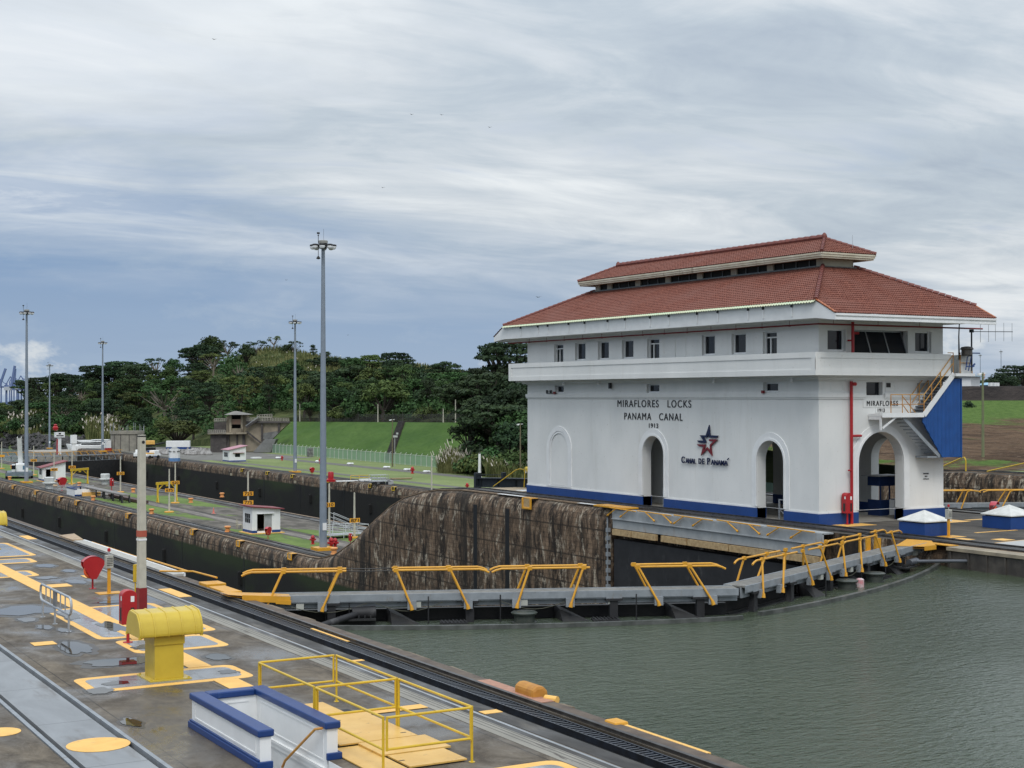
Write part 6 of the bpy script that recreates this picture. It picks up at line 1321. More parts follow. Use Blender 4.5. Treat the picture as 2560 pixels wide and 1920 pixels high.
# fences
mesh_m = bpy.data.materials.new('green_chain_link'); mesh_m.use_nodes = True; n_ = mesh_m.node_tree; b_ = n_.nodes['Principled BSDF']; b_.inputs['Base Color'].default_value = (.30,.44,.34,1); b_.inputs['Alpha'].default_value = .55; b_.inputs['Roughness'].default_value = .6
mesh_d = bpy.data.materials.new('dark_chain_link'); mesh_d.use_nodes = True; b_ = mesh_d.node_tree.nodes['Principled BSDF']; b_.inputs['Base Color'].default_value = (.05,.045,.035,1); b_.inputs['Alpha'].default_value = .45
t = thing('fence', 'long pale green chain link fence with white posts along the far lawn', 'fence')
MB().box(139.1,139.14,95,376,-7.7,-5.45).build('mesh', mesh_m, t) if False else None
mb = MB(); 
for a, b in ((60,97),) + tuple(zip(YS, YS[1:])) + ((127,376),): mb.quad((139.1,a,zt(a)),(139.1,b,zt(b)),(139.1,b,zt(b)+2.15),(139.1,a,zt(a)+2.15))
mb.build('mesh', mesh_m, t)
pc = M_('white_fence_post', (.55,.58,.55,1)); pm_ = MB().tube([(0,0,0),(0,0,2.25)], .055, 5).tube([(0,0,2.25),(.38,0,2.6)], .04, 4)
ys_ = [70+7*i for i in range(8)] + [228+ (376-228)*i/58 for i in range(59)]; p0 = None
for y in ys_:
    if p0 is None: p0 = pm_.build('post', pc, t, loc=(139.05,y,zt(y)))
    else: c_ = p0.copy(); COL.objects.link(c_); c_.parent = t; c_.location = (139.05,y,zt(y))
MB().tube([(139.05,228,-5.48),(139.05,376,-5.48)], .035, 4).build('top_rail', pc, t)
t = thing('fence', 'dark security fence on the crest of the green embankment', 'fence')
mb = MB(); pts = []
for i in range(31):
    v = i/30; y = 236+v*158; z = 1.75-v*1.9; pts.append((157.2,y,z))
for a, b in zip(pts, pts[1:]): mb.quad(a, b, (b[0],b[1],b[2]+2.0), (a[0],a[1],a[2]+2.0))
mb.build('mesh', mesh_d, t); dp = M_('dark_post', (.08,.075,.07,1)); 
for a in pts: MB().tube([a, (a[0],a[1],a[2]+2.5)], .05, 4).build('post', dp, t)
polem = M_('timber_pole', (.17,.15,.09,1), (.12,.10,.06,1), 2)
def util(x, y, z, h, lab, lampy=True, m=polem):
    t = thing('utility_pole', lab, 'pole', (x,y,z)); MB().tube([(0,0,0),(0,0,h)], [.16,.10], 7).build('shaft', m, t)
    if lampy: MB().tube([(-.5,0,h-.1),(.5,0,h-.1)], .05, 5).box(-.7,-.3,-.1,.1,h-.3,h-.1).build('lamp_head', white_clean, t)
    return t
x, y = G(981,1167,ZL); tt_ = util(x,y,ZL,9.9,'brown timber pole with floodlight box in front of the dark embankment stairs'); MB().box(.1,1.1,-.2,.2,6.1,6.5).tube([(.55,0,0),(.55,0,6)], .06, 5).box(.9,1.3,-.1,.1,6.7,7.1).build('floodlight', M_('pale_flood', (.5,.52,.5,1)), tt_)
x, y = G(1301,1193,ZL); util(x,y,ZL,9.7,'timber lamp pole just left of the white building')
x, y = atd(2457, 152); util(x,y,.3,9.0,'olive lamp pole in front of the bare soil bank at right', True, M_('olive_pole', (.17,.19,.10,1)))
x, y = G(1199,1196,ZL); t = thing('marker_post', 'thick pale marker post behind the black girder', 'post', (x,y,ZL)); MB().tube([(0,0,0),(0,0,4.4)], [.30,.22], 8).build('shaft', white, t); MB().lathe([(.12,0),(.2,.1),(.1,.3)], (0,0,4.4), 8).tube([(0,0,4.5),(0,0,6.3)], .03, 4).build('lamp', black, t)
for px, h, lab in ((948,4.5,'pale pole at the top of the embankment stairs'),(1112,3.2,'short pale pole on the embankment fence line'),(1141,5.2,'taller pale pole on the embankment fence line'),(752,5.0,'thin pale pole above the concrete wing wall')):
    v = 0.; best = min(range(0, 400), key=lambda i: abs(((156.9*Rv.x+(236+i*.4)*Rv.y)/(156.9*Fv.x+(236+i*.4)*Fv.y))*FPX+1280-px)); y = 236+best*.4; util(156.6,y,1.75-(y-236)/158*1.9,h,lab,False,conc2)
# kiosk, trailer, tank, vehicles
t = small(436, 1153, 'kiosk', 'octagonal white kiosk with light blue base at the lawn edge', 'kiosk')
oct_ = lambda r, z: [(r*math.cos(R(22.5+45*i)), r*math.sin(R(22.5+45*i)), z) for i in range(8)]
def ngon(r, z0, z1, r2=None): return MB().add(oct_(r,z0)+oct_(r2 or r,z1), [(i,(i+1)%8,8+(i+1)%8,8+i) for i in range(8)]+[tuple(range(7,-1,-1)),tuple(range(8,16))])
ngon(1.28,.0,.75).build('base', M_('light_blue_paint', (.12,.25,.48,1)), t); ngon(1.24,.75,2.75).build('wall', white_clean, t); ngon(1.0,2.75,3.2,.45).build('dome', M_('dome_grey', (.30,.31,.31,1)), t)
mb = MB(); [mb.bar((1.16*math.cos(R(a))-.3*math.sin(R(a))*s_, 1.16*math.sin(R(a))+.3*math.cos(R(a))*s_, 2.1), (1.16*math.cos(R(a))-.3*math.sin(R(a))*s_+.01, 1.16*math.sin(R(a))+.3*math.cos(R(a))*s_, 2.4), .34, .12) for a in (-45,-90,-135,180) for s_ in (1,-1)]; mb.build('window', glass, t)
t = thing('container', 'white and blue container standing in front of the trees', 'container', (119.0,392.5,ZL+.5), R(-24)); MB().box(0,6.3,0,2.4,.55,2.2).build('upper_box', white_clean, t, bevel=.04); MB().box(-.01,6.31,-.01,2.41,.0,.549).build('lower_band', blue, t)
t = small(380, 1143, 'container', 'plain blue steel box between the white truck and the kiosk', 'container', rz=R(-20)); MB().box(-1.1,1.1,0,2.2,0,1.6).build('box', blue, t, bevel=.08)
t = small(360, 1147, 'pickup_truck', 'white service truck with tan load beside the blue steel box', 'truck', rz=R(-60)); MB().box(-1,1,0,4.6,.5,1.1).build('body', white_clean, t, bevel=.12); MB().box(-.9,.9,2.6,4.2,1.1,1.9).build('cab', white_clean, t, bevel=.15); MB().box(-.95,.95,.2,2.4,1.1,1.35).build('load', ypaint, t)
for x in (-.95,.95):
    for y in (.9,3.7): MB().tube([(x-.12,y,.4),(x+.12,y,.4)], .4, 12).build('wheel', black, t)
t = small(343, 1146, 'pickup_truck', 'small white and yellow vehicle just left of the pole top', 'truck', rz=R(-30)); MB().box(-.9,.9,0,3.6,.45,1.3).build('body', white_clean, t, bevel=.1); MB().box(-.8,.8,1.2,3.2,1.3,2.0).build('cab', white_clean, t, bevel=.12)
[MB().tube([(x-.12,y,.4),(x+.12,y,.4)], .4, 10).build('wheel', black, t) for x in (-.9,.9) for y in (.7,2.8)]
t = small(352, 1127, 'excavator', 'pale machine with tan hood behind the blue steel box', 'machine', rz=R(10)); MB().box(-1.2,1.2,0,3,.8,2.4).build('cab', M_('pale_teal', (.42,.52,.50,1)), t, bevel=.1); MB().box(1.3,4.2,0,2,1.6,2.7).build('hood', ypaint, t, bevel=.15); MB().box(-1.4,4.3,-.2,2.4,0,.8).build('track', black, t); MB().bar((2,0,1.2),(7.5,1,2.0),.4,.4).build('arm', black, t)
rk = M_('pile_of_scrap', (.16,.15,.14,1), (.34,.33,.32,1), 1.5); rnd = random.Random(5); rub = thing('chain_pile', 'piles of coiled chain and scrap lying in front of the blue and white container', 'scrap pile'); mb = MB(); mc = MB()
for i in range(60):
    px = rnd.uniform(395, 525); x, y = G(px, 1134+rnd.uniform(-4,4), ZL); r = rnd.uniform(.4,1.0); mb.lathe([(r,0),(r*1.1,.25),(r*.7,.5+rnd.random()*.6),(r*.2,.7+rnd.random()*.6)], (x,y,ZL), 7)
mb.build('pile', rk, rub)
t = thing('concrete_tank', 'round stained concrete tank with poles round its rim beside the boats', 'tank'); cx_, cy_ = 108.9+1.5, 396.5+3
prf = [(4.35,0),(4.35,4.6),(4.6,4.62),(4.6,5.4),(4.2,5.4),(4.2,5.0)]; MB().lathe(prf, (cx_,cy_,ZL), 36).build('wall', M_('tank_concrete', (.30,.28,.235,1), (.21,.20,.17,1), .8, .85, .2, wear=((.08,.07,.06,1), .7, .8)), t, True)
mb = MB(); mk2 = MB()
for i in range(14): a = 2*math.pi*i/14; mb.tube([(cx_+4.5*math.cos(a),cy_+4.5*math.sin(a),ZL+5.3),(cx_+4.5*math.cos(a),cy_+4.5*math.sin(a),ZL+6.6+(i%3)*.5)], .06, 4); 
for a in (R(205),R(232),R(262),R(290)): mk2.bar((cx_+4.38*math.cos(a),cy_+4.38*math.sin(a),ZL),(cx_+4.38*math.cos(a),cy_+4.38*math.sin(a),ZL+4.6),.12,.12,(0,1,0))
mb.build('rim_pole', galv, t); mk2.build('rib', blkconc, t)
# concrete intake tower with wing wall
t = thing('concrete_tower', 'old stained concrete intake tower with hipped roof, balconies and long wing wall', 'tower')
def L3(px, py, d): r = ray(px, py); p = CP + r*d; return p
def slab3(name, pts, d0, d1, m):        # solid between two depths with this outline (traced at d0, true size)
    a = [L3(px, py, d0) for px, py in pts]; off = (Fv.x*(d1-d0), Fv.y*(d1-d0)); n_ = len(a)
    MB().add([tuple(v) for v in a]+[(v.x+off[0], v.y+off[1], v.z) for v in a], [tuple(range(n_)), tuple(range(2*n_-1, n_-1, -1))]+[(i, n_+i, n_+(i+1)%n_, (i+1)%n_) for i in range(n_)]).build(name, m, t)
slab3('base', [(526,1131),(526,1087),(566,1087),(566,1131)], 390, 398, blkconc); slab3('base', [(566,1130),(566,1084),(613,1084),(613,1129)], 391, 398, oldconc)
slab3('pilaster', [(566,1130),(566,1084),(573,1084),(573,1130)], 390.4, 390.98, blkconc); slab3('pilaster', [(591,1130),(591,1084),(594,1084),(594,1130)], 390.4, 390.98, blkconc); slab3('pilaster', [(606,1130),(606,1084),(612,1084),(612,1130)], 390.4, 390.98, blkconc)
slab3('floor_slab', [(519,1086),(519,1083.5),(616,1080.5),(616,1085)], 389, 399, oldconc)
for a, b in ((573,578.5),(602,607.5)): slab3('column', [(a,1081),(a,1034),(b,1034),(b,1081)], 390, 391, oldconc)
slab3('lower_wall', [(578.6,1082),(578.6,1071),(601.9,1071),(601.9,1082)], 390.3, 391, oldconc); slab3('middle_wall', [(578.6,1061),(578.6,1048),(601.9,1048),(601.9,1061)], 390.3, 391, M_('rusty_panel', (.28,.16,.11,1), (.20,.15,.11,1), 1))
slab3('side_wall', [(607.6,1080),(607.6,1036),(617,1037),(617,1079)], 391, 396, oldconc); slab3('side_wall', [(566,1083),(566,1042),(573,1040),(573,1083)], 391.5, 396, oldconc); slab3('interior_shade', [(573,1081),(573,1036),(607,1036),(607,1081)], 395, 397, black)  # black slab stands in for the shade between the tower columns
slab3('rear_block', [(535,1084),(535,1056),(566,1054),(566,1084)], 394, 399, blkconc)
e = [L3(560,1037,388), L3(619,1037,388)]; r_ = L3(585,1027.5,391.5); r2 = L3(592,1027.5,391.5); bk = [Vector((v.x+Fv.x*9, v.y+Fv.y*9, v.z)) for v in e]
MB().add([e[0],e[1],bk[1],bk[0],r_,r2], [(0,1,5,4),(1,2,5),(2,3,4,5),(3,0,4),(0,3,2,1)]).build('roof', M_('grey_weathered_roof', (.13,.12,.11,1), (.20,.19,.17,1), .6), t)
mb = MB()
def rail3(x0, y0, x1, y1, h, d, n_=8):
    for f in (0, h*.55, h): pass
    a0, a1 = L3(x0,y0,d), L3(x1,y1,d)
    for hh in (.1, h*.5, h): mb.bar(a0+Vector((0,0,hh)), a1+Vector((0,0,hh)), .16, .16)
    for i in range(n_+1): p = a0.lerp(a1, i/n_); mb.bar(p, p+Vector((0,0,h)), .16, .16)
rail3(520,1084,563,1084.5,.95,389,9); rail3(536,1054,566,1053,.75,391,6); rail3(616,1053,722,1053.5,.85,391,16); rail3(643,1046,680,1044,.9,393,6); mb.build('railing', conc, t)
slab3('wing_wall', [(613,1129),(613,1054),(722,1054),(722,1058),(700,1078),(676,1102),(662,1128)], 391.2, 394, oldconc)
slab3('deck', [(616,1058),(616,1053),(724,1053),(724,1058)], 390.3, 391.1, blkconc)
for a, b, c_ in ((652.5,657,1103),(694.5,700,1082)): slab3('pilaster', [(a,c_),(a,1058),(b,1058),(b,c_)], 390.6, 391.15, blkconc)
mb = MB(); mb.bar(L3(616,1069,390.2), L3(649,1046,390.2), .6, .5); mb.bar(L3(616,1078,390.2), L3(652,1107,390.2), .5, .4); mb.build('stair', blkconc, t)
mb = MB(); mb.bar(L3(614,1065,389.9), L3(647,1041,389.9), .15, .15); mb.build('stair_rail', galv, t)
slab3('apron', [(632,1131),(660,1100),(690,1098),(676,1131)], 386, 390.5, M_('grey_rubble', (.14,.14,.14,1), (.2,.2,.2,1), .6))
slab3('broken_slab', [(658,1098),(658,1083),(690,1078),(700,1080),(676,1102)], 390.7, 391.15, M_('grey_patch', (.20,.20,.19,1), (.10,.1,.1,1), .8))
# boats behind the lower gates
def boat(px, py, L_, lab, cab=True, z=-9.):
    x, y = G(px, py, z); t = thing('motor_launch', lab, 'boat', (x,y,z), R(150)); 
    MB().add([(-L_/2,-1.4,0),(L_/2-2,-1.4,0),(L_/2,0,0),(L_/2-2,1.4,0),(-L_/2,1.4,0),(-L_/2,-1.7,1.6),(L_/2-1.6,-1.7,1.7),(L_/2+.8,0,2.0),(L_/2-1.6,1.7,1.7),(-L_/2,1.7,1.6)], [(4,3,2,1,0),(5,6,7,8,9),(0,1,6,5),(1,2,7,6),(2,3,8,7),(3,4,9,8),(4,0,5,9)]).build('hull', white_clean, t)
    MB().box(-L_*.3,L_*.25,-1.2,1.2,1.7,2.6).build('cabin', white_clean, t); MB().box(-L_*.28,L_*.23,-1.22,1.22,2.0,2.4).build('window', glass, t); MB().box(-L_*.38,L_*.3,-1.7,1.7,2.9,3.05).build('roof', white_clean, t); mb = MB(); [mb.tube([(x_,y_,1.7),(x_,y_,2.9)], .05, 4) for x_ in (-L_*.36,L_*.28) for y_ in (-1.5,1.5)]; mb.build('stanchion', galv, t)
    return t
boat(228,1129,11,'white launch with long flat canopy moored left of the round concrete tank'); b_ = boat(205,1126,8,'smaller white boat partly behind the rusty yellow gate rails'); b_ = boat(250,1124,7.5,'white boat with raised second canopy beside the lamp mast at the tank')
x, y = G(184,1126,-8.4); t = thing('white_cabinet', 'small white cabinet at the water edge above the far gates', 'cabinet', (x,y,-8.4)); MB().box(-.8,.8,-.6,.6,2.0,4.4).box(-.5,.5,-.4,.4,0,2.).build('body', white_clean, t)
x, y = G(270,1131,-8.); t = thing('white_cabinet', 'white cabinet with red skirt beside the lamp mast', 'cabinet', (x,y,-8.)); MB().box(-.7,.7,-.6,.6,1.2,3.2).build('body', white_clean, t); MB().box(-.8,.8,-.6,.6,.2,1.19).build('skirt', red, t)
t = thing('signal_tower', 'white signal post with boxy head and red lamp at the end of the far chamber', 'signal tower', G(148,1136,-8.6)+(-8.6,))
MB().box(-.45,.45,-.45,.45,0,4.6).build('post', white_clean, t); MB().box(-1.2,1.3,-.7,.7,4.6,6.0).build('head', white_clean, t); MB().box(-.9,1.0,-.72,-.701,4.9,5.2).box(-.3,.3,-.72,-.701,5.4,5.8).build('lettering', black, t); MB().lathe([(.3,0),(.7,.3),(.75,.9),(.4,1.3),(.5,1.6),(.2,1.8)], (-1.0,0,6.4), 10).build('lamp', red, t); MB().box(-.7,-.46,-.5,.5,0,4.2).build('stripe', red, t)
setp(MB().box(93,109,424.5,446,-14,-8.62).build('pier', conc), 'low concrete pier at the river end of the far chamber', 'pier')
# small hand wagon, fence frames and sheets on the lawn
t = small(952, 1212, 'hand_wagon', 'grey tubular hand wagon parked on the lawn edge', 'wagon', rz=R(-8)); mb = MB()
for y in (0,1.5):
    for z in (.7,1.1,1.6): mb.tube([(-1.6,y,z),(1.3,y,z)], .035, 5)
    for x in (-1.6,-.6,.4,1.3): mb.tube([(x,y,.55),(x,y,1.6)], .035, 5)
mb.box(-1.6,1.8,0,1.5,.5,.6); mb.build('frame', galv, t)
for x in (-.9,.5): MB().tube([(x,-.1,.28),(x,1.6,.28)], .28, 10).build('wheel', black, t)
MB().box(1.3,2.2,0,1.4,0,.6).build('side_box', M_('wagon_box', (.4,.41,.41,1)), t)
t = small(905, 1203, 'sheet_stack', 'stack of white sheets and yellow frames beside the grey wagon', 'sheet stack', rz=R(-10)); MB().box(-4.5,-.6,0,1.2,0,.12).box(-.3,1.6,-.3,.9,0,.35).build('sheets', white_clean, t); mb = MB(); [mb.tube([(-1.5,2,z),(1.8,2,z)], .05, 5) for z in (.5,.9)]; [mb.tube([(x,2,0),(x,2,.9)], .05, 5) for x in (-1.5,0,1.8)]; mb.build('yellow_frame', yellow2, t)
t = small(1006, 1199, 'loading_ramp', 'low flat dark ramp on the lawn right of the grey wagon', 'ramp', rz=R(-4)); MB().box(-1.9,1.9,0,1.1,.1,.28).build('ramp', M_('ramp_tan', (.30,.22,.12,1)), t)
t = small(827, 1204, 'hydrant_box', 'large red hydrant casing on the lawn edge behind the tallest mast', 'hydrant'); MB().lathe([(.85,0),(.85,.4),(.5,.5),(.5,1.5),(.4,1.7)], (0,0,0), 12).build('body', red, t, True)
x, y = G(1326,1196,ZL); t = thing('vent_cabinet', 'rounded yellow hood peeping out left of the white building', 'vent cabinet', (x+.2,y,ZL)); MB().box(-1.2,1.2,-.6,.6,1.0,2.1).build('hood', mustard, t, bevel=.3); MB().box(-.3,.3,-.3,.3,0,1).build('body', mustard, t)
for px, py, lab in ((640,1146,'low white concrete slab on the lawn left of the lamp mast'),(775,1142,'grey gate cabinet by the fence on the far lawn')):
    t = small(px, py, 'ground_box', lab, 'ground box'); (MB().box(-1.1,1.1,-.7,.7,0,.3) if px < 700 else MB().box(-.7,.7,-.3,.3,0,2.1)).build('box', white if px < 700 else M_('gate_grey', (.25,.25,.24,1), (.08,.08,.08,1), 2), t)
# yellow rails climbing the far wall at right
t = thing('handrail', 'yellow handrails on the far wall crest at the right edge', 'handrail'); mb = MB()
for px, py, L_ in ((2380,1198,4.),(2545,1186,7.)):
    y, z = XP(px, py, 104.0); mb.tube([(104.0,y+L_*.5,zt(y)+.1),(104.0,y-L_*.3,zt(y)+1.3),(104.0,y-L_*.38,zt(y)+1.35),(104.0,y-L_*.42,zt(y)+1.1),(104.0,y-L_*.42,zt(y))], .06, 6)
mb.build('rail', yellow2, t)
# port cranes, far left
cb_ = M_('crane_blue_paint', (.10,.15,.30,1), (.14,.19,.34,1), .05, .8);  # blue paint of the port cranes
def port_crane(px, lab, boom, d=1900):
    x, y = atd(px, d); t = thing('port_crane', lab, 'port crane', (x,y,-14)); s = d/FPX
    def u(a, b): return Vector((Rv.x*a*s, Rv.y*a*s, (b)*s+0))
    Z0 = 0; mb = MB()
    for a in (-9, 9):
        for dd in (0, 18): off = Vector((Fv.x*dd, Fv.y*dd, 0)); mb.bar(u(a,0)+off, u(a,76)+off, 1.5, 1.5, (0,1,0))
    mb.bar(u(-22,66), u(28,66), 2.2, 2.2); mb.bar(u(-9,28), u(9,28), 1.4, 1.4); mb.bar(u(-9,2), u(9,28), .9, .9); mb.bar(u(9,2), u(-9,28), .9, .9); mb.bar(u(0,90), u(26,68), .8, .8); mb.bar(u(-9,76), u(0,92), 1, 1); mb.bar(u(9,76), u(0,92), 1, 1)
    mb.build('frame', cb_, t); MB().bar(u(*boom[0]), u(*boom[1]), 2.4, 2.6).build('boom', cb_, t); MB().bar(u(-14,62), u(2,62), 7, 4.5).build('machine_house', M_('crane_house', (.45,.48,.52,1)), t)
port_crane(-6, 'blue port crane with leaning raised boom at the far left edge', ((4,66),(20,112)))
port_crane(26, 'blue port crane with the highest raised boom at far left', ((2,66),(11,119)))
port_crane(33, 'blue port crane whose boom rises just right of the highest one', ((2,66),(5,108)), 2050)
port_crane(52, 'blue port crane with lowered boom nearest the left lamp mast', ((-34,58),(24,58)), 2000)
# right background
x, y = atd(2422, 335); t = thing('field_office', 'low white building with pale blue roof on top of the dark berm', 'building', (x,y,8.9), R(-60))
MB().box(-4.5,1.8,-6,3,0,2.3).build('wall', white_clean, t); MB().box(-5,2.8,-6.6,3.6,2.3,2.6).build('roof', M_('pale_blue_roof', (.42,.55,.62,1)), t); mb = MB(); [mb.box(-3+1.0*i,-2.6+1.0*i,-6.02,-6.0,.8,1.4) for i in range(2)]; mb.build('window', black, t)
for px, lab in ((2487,'small white post left of its twin on the dark berm'),(2493,'small white post right of its twin on the dark berm'),(2476,'lone short white post on the dark berm')):
    x, y = atd(px, 330); t = thing('marker_post', lab, 'post', (x,y,8.9)); MB().box(-.35,.35,-.35,.35,0,.95).build('shaft', white_clean, t)
x, y = atd(2468, 345); t = thing('shelter', 'small pale blue canopy shelter on the berm', 'shelter', (x,y,8.9)); MB().lathe([(1.9,.5),(1.5,.9),(.3,1.1)], (0,0,0), 8).build('roof', M_('pale_blue_canopy', (.30,.50,.65,1)), t); MB().box(-.9,.9,-.9,.9,0,.5).build('base', blue, t)
x, y = atd(2459, 400); t = thing('windsock', 'pale windsock on a banded mast at right', 'windsock', (x,y,7)); MB().tube([(0,0,0),(0,0,5)], .12, 6).build('mast', M_('banded_mast', (.5,.3,.25,1), (.5,.5,.5,1), 2), t); MB().lathe([(.3,0),(.45,.6),(.3,1.6)], (0,0,4.6), 8).build('sock', M_('sock', (.6,.35,.25,1)), t)
# ================================================================== VEGETATION
def leaf_mat(name, a, b, c_):
    k = Mat(name, .8, 0, .2); oi = k.N.new('ShaderNodeObjectInfo'); n1_ = k.noise((.55,.55,.7), 4, .6); n2_ = k.noise(3.5, 3, .6)
    c = k.mix(k.ramp_lin(n1_, .38, .64), a, b); c = k.mix(k.math('MULTIPLY', k.ramp_lin(n2_, .52, .72), .7), c, c_)
    hs = k.N.new('ShaderNodeHueSaturation'); k.L(c, hs.inputs['Color']); k.L(k.ramp_lin(oi.outputs['Random'], -.25, 1.2), hs.inputs['Hue']) if False else None
    k.L(k.math('ADD', k.math('MULTIPLY', oi.outputs['Random'], .05), .475), hs.inputs['Hue']); k.L(k.math('ADD', k.math('MULTIPLY', k.math('FRACT', k.math('MULTIPLY', oi.outputs['Random'], 7.3)), .75), .68), hs.inputs['Value'])
    k.col(hs.outputs[0]); tr = k.b.inputs.get('Transmission Weight'); return k.m
lf_dark = leaf_mat('dark_foliage', (.012,.026,.013,1), (.028,.050,.020,1), (.055,.085,.032,1))
lf_mid = leaf_mat('mid_green_foliage', (.017,.040,.013,1), (.038,.075,.022,1), (.07,.115,.035,1))
lf_pale = leaf_mat('yellow_green_foliage', (.035,.055,.016,1), (.075,.10,.028,1), (.14,.16,.05,1))
bark = M_('pale_bark', (.22,.19,.15,1), (.13,.11,.085,1), 1.5, .85); bark_d = M_('dark_bark', (.06,.05,.04,1), (.04,.033,.027,1), 1.5, .9)
def crown_mesh(name, clusters, nper, ls, rnd):
    v, f = [], []
    for (cx_, cy_, cz_, rx_, ry_, rz_) in clusters:
        for i in range(int(nper*rx_*ry_)):
            # points over the ellipsoid shell, fewer underneath
            th = rnd.uniform(0, 2*math.pi); u = rnd.uniform(-.55, 1); q_ = math.sqrt(max(0, 1-u*u)); rr = rnd.uniform(.72, 1.08)
            n_ = Vector((q_*math.cos(th), q_*math.sin(th), u)); p = Vector((cx_+n_.x*rx_*rr, cy_+n_.y*ry_*rr, cz_+n_.z*rz_*rr))
            d = (n_ + Vector((rnd.uniform(-1,1), rnd.uniform(-1,1), rnd.uniform(-.6,1.1)))*.75).normalized(); a = d.orthogonal().normalized(); a.rotate(Matrix.Rotation(rnd.uniform(0, 6.28), 3, d)); b = d.cross(a)
            s = ls*rnd.uniform(.6, 1.35); a *= s; b *= s*.7; k0 = len(v)
            v += [tuple(p-a), tuple(p+b*.9), tuple(p+a), tuple(p-b*.8+d*s*.15)]; f.append((k0, k0+1, k0+2, k0+3))
    me = bpy.data.meshes.new(name); me.from_pydata(v, [], f); return me
def limbs(clusters, base_h, r, rnd, forks=True):
    mb = MB(); top = Vector((rnd.uniform(-.3,.3), rnd.uniform(-.3,.3), base_h)); mb.tube([(0,0,-1.5),(rnd.uniform(-.1,.1),0,base_h*.5),top], [r*1.25, r, r*.8], 7)
    for c_ in clusters[::1]:
        e = Vector((c_[0], c_[1], c_[2]-c_[5]*.1)); mid = top.lerp(e, .55)+Vector((0,0,-.12*(e-top).length)); mb.tube([top+Vector((0,0,-.3*rnd.random()*base_h)), mid, e], [r*.5, r*.32, r*.1], 5)
    return mb
def variant(kind, seed):
    rnd = random.Random(seed); C_ = []
    if kind == 'umbrella':      # flat-topped, layered
        for lay, (z, R_, n_) in enumerate(((9.6,3.0,5),(8.6,4.6,8),(7.3,5.0,8),(6.0,4.2,5))):
            for i in range(n_): a = 2*math.pi*i/n_+rnd.uniform(-.4,.4); rr = R_*rnd.uniform(.45,1); C_.append((rr*math.cos(a), rr*math.sin(a), z+rnd.uniform(-.4,.4), rnd.uniform(1.3,2.2), rnd.uniform(1.3,2.2), rnd.uniform(.35,.6)))
        h, nper, ls = 4.5, 26, .34
    elif kind == 'round':
        for i in range(26):
            a = rnd.uniform(0, 6.28); u = rnd.uniform(-.35, 1); q_ = math.sqrt(1-u*u); rr = rnd.uniform(.55,.9); C_.append((4.0*q_*rr*math.cos(a), 4.0*q_*rr*math.sin(a), 6.2+3.4*u*rr, rnd.uniform(1.0,1.8), rnd.uniform(1.0,1.8), rnd.uniform(.8,1.2)))
        h, nper, ls = 3.2, 34, .33
    elif kind == 'tall':
        for i in range(20):
            z = rnd.uniform(4.5, 12); R_ = 2.9*math.sin(math.pi*min(1, (z-3)/11))+.5; a = rnd.uniform(0, 6.28); rr = rnd.uniform(.2,.9)*R_; C_.append((rr*math.cos(a), rr*math.sin(a), z, rnd.uniform(.9,1.6), rnd.uniform(.9,1.6), rnd.uniform(.6,1.0)))
        h, nper, ls = 6, 36, .32
    elif kind == 'open':        # thin crown, pale limbs showing
        for i in range(15):
            a = rnd.uniform(0, 6.28); rr = rnd.uniform(1.5, 5); z = 9.5-rr*.55+rnd.uniform(-1,1); C_.append((rr*math.cos(a), rr*math.sin(a), z, rnd.uniform(.9,1.5), rnd.uniform(.9,1.5), rnd.uniform(.3,.5)))
        h, nper, ls = 5, 24, .30
    else:                       # bush
        for i in range(14):
            a = rnd.uniform(0, 6.28); rr = rnd.uniform(0, 2.6); C_.append((rr*math.cos(a), rr*math.sin(a), 1.2+rnd.uniform(0,1.9)*(1-rr/3.2), rnd.uniform(.9,1.5), rnd.uniform(.9,1.5), rnd.uniform(.7,1.1)))
        h, nper, ls = .8, 42, .28
    cm = crown_mesh('crown', C_, nper, ls, rnd); tb = limbs(C_, h, {'umbrella':.38,'round':.36,'tall':.3,'open':.34}.get(kind, .15), rnd)
    o = tb.build('trunk', bark_d, None, True); tm = o.data; bpy.data.objects.remove(o); return cm, tm
VAR = {k_: [variant(k_, 11*i+j) for j in range(3)] for i, k_ in enumerate(('umbrella','round','tall','open','bush'))}
pool = {}
def tree(kind, x, y, z, s, m, lab, grp=None, br=None, sz=None, name='tree'):
    t = thing(name, lab, 'bush' if kind == 'bush' else 'tree', (x,y,z), random.uniform(0,6.28), grp); vi = random.randrange(3); cm, tm = VAR[kind][vi]
    key = (kind, vi, m.name, (br or bark_d).name)
    if key not in pool:
        c2 = cm.copy(); c2.materials.clear(); c2.materials.append(m); t2 = tm.copy(); t2.materials.clear(); t2.materials.append(br or bark_d); pool[key] = (c2, t2)
    c2, t2 = pool[key]
    for nm, me in (('crown', c2), ('trunk', t2)):
        if nm == 'trunk' and kind == 'bush': continue
        o = bpy.data.objects.new(nm, me); COL.objects.link(o); o.parent = t
    t.scale = (s, s, s*(sz or 1)); return t
def region_old(px):
    for lim, nm in ((90,'left of the far left lamp mast'),(250,'between the two far left masts and the tank'),(365,'above the round concrete tank'),(500,'above the blue and white container'),(640,'above the concrete tower'),(760,'behind the two tall lamp masts'),(960,'above the left half of the green embankment'),(1180,'above the right half of the green embankment')):
        if px < lim: return nm
    return 'just left of the white building'
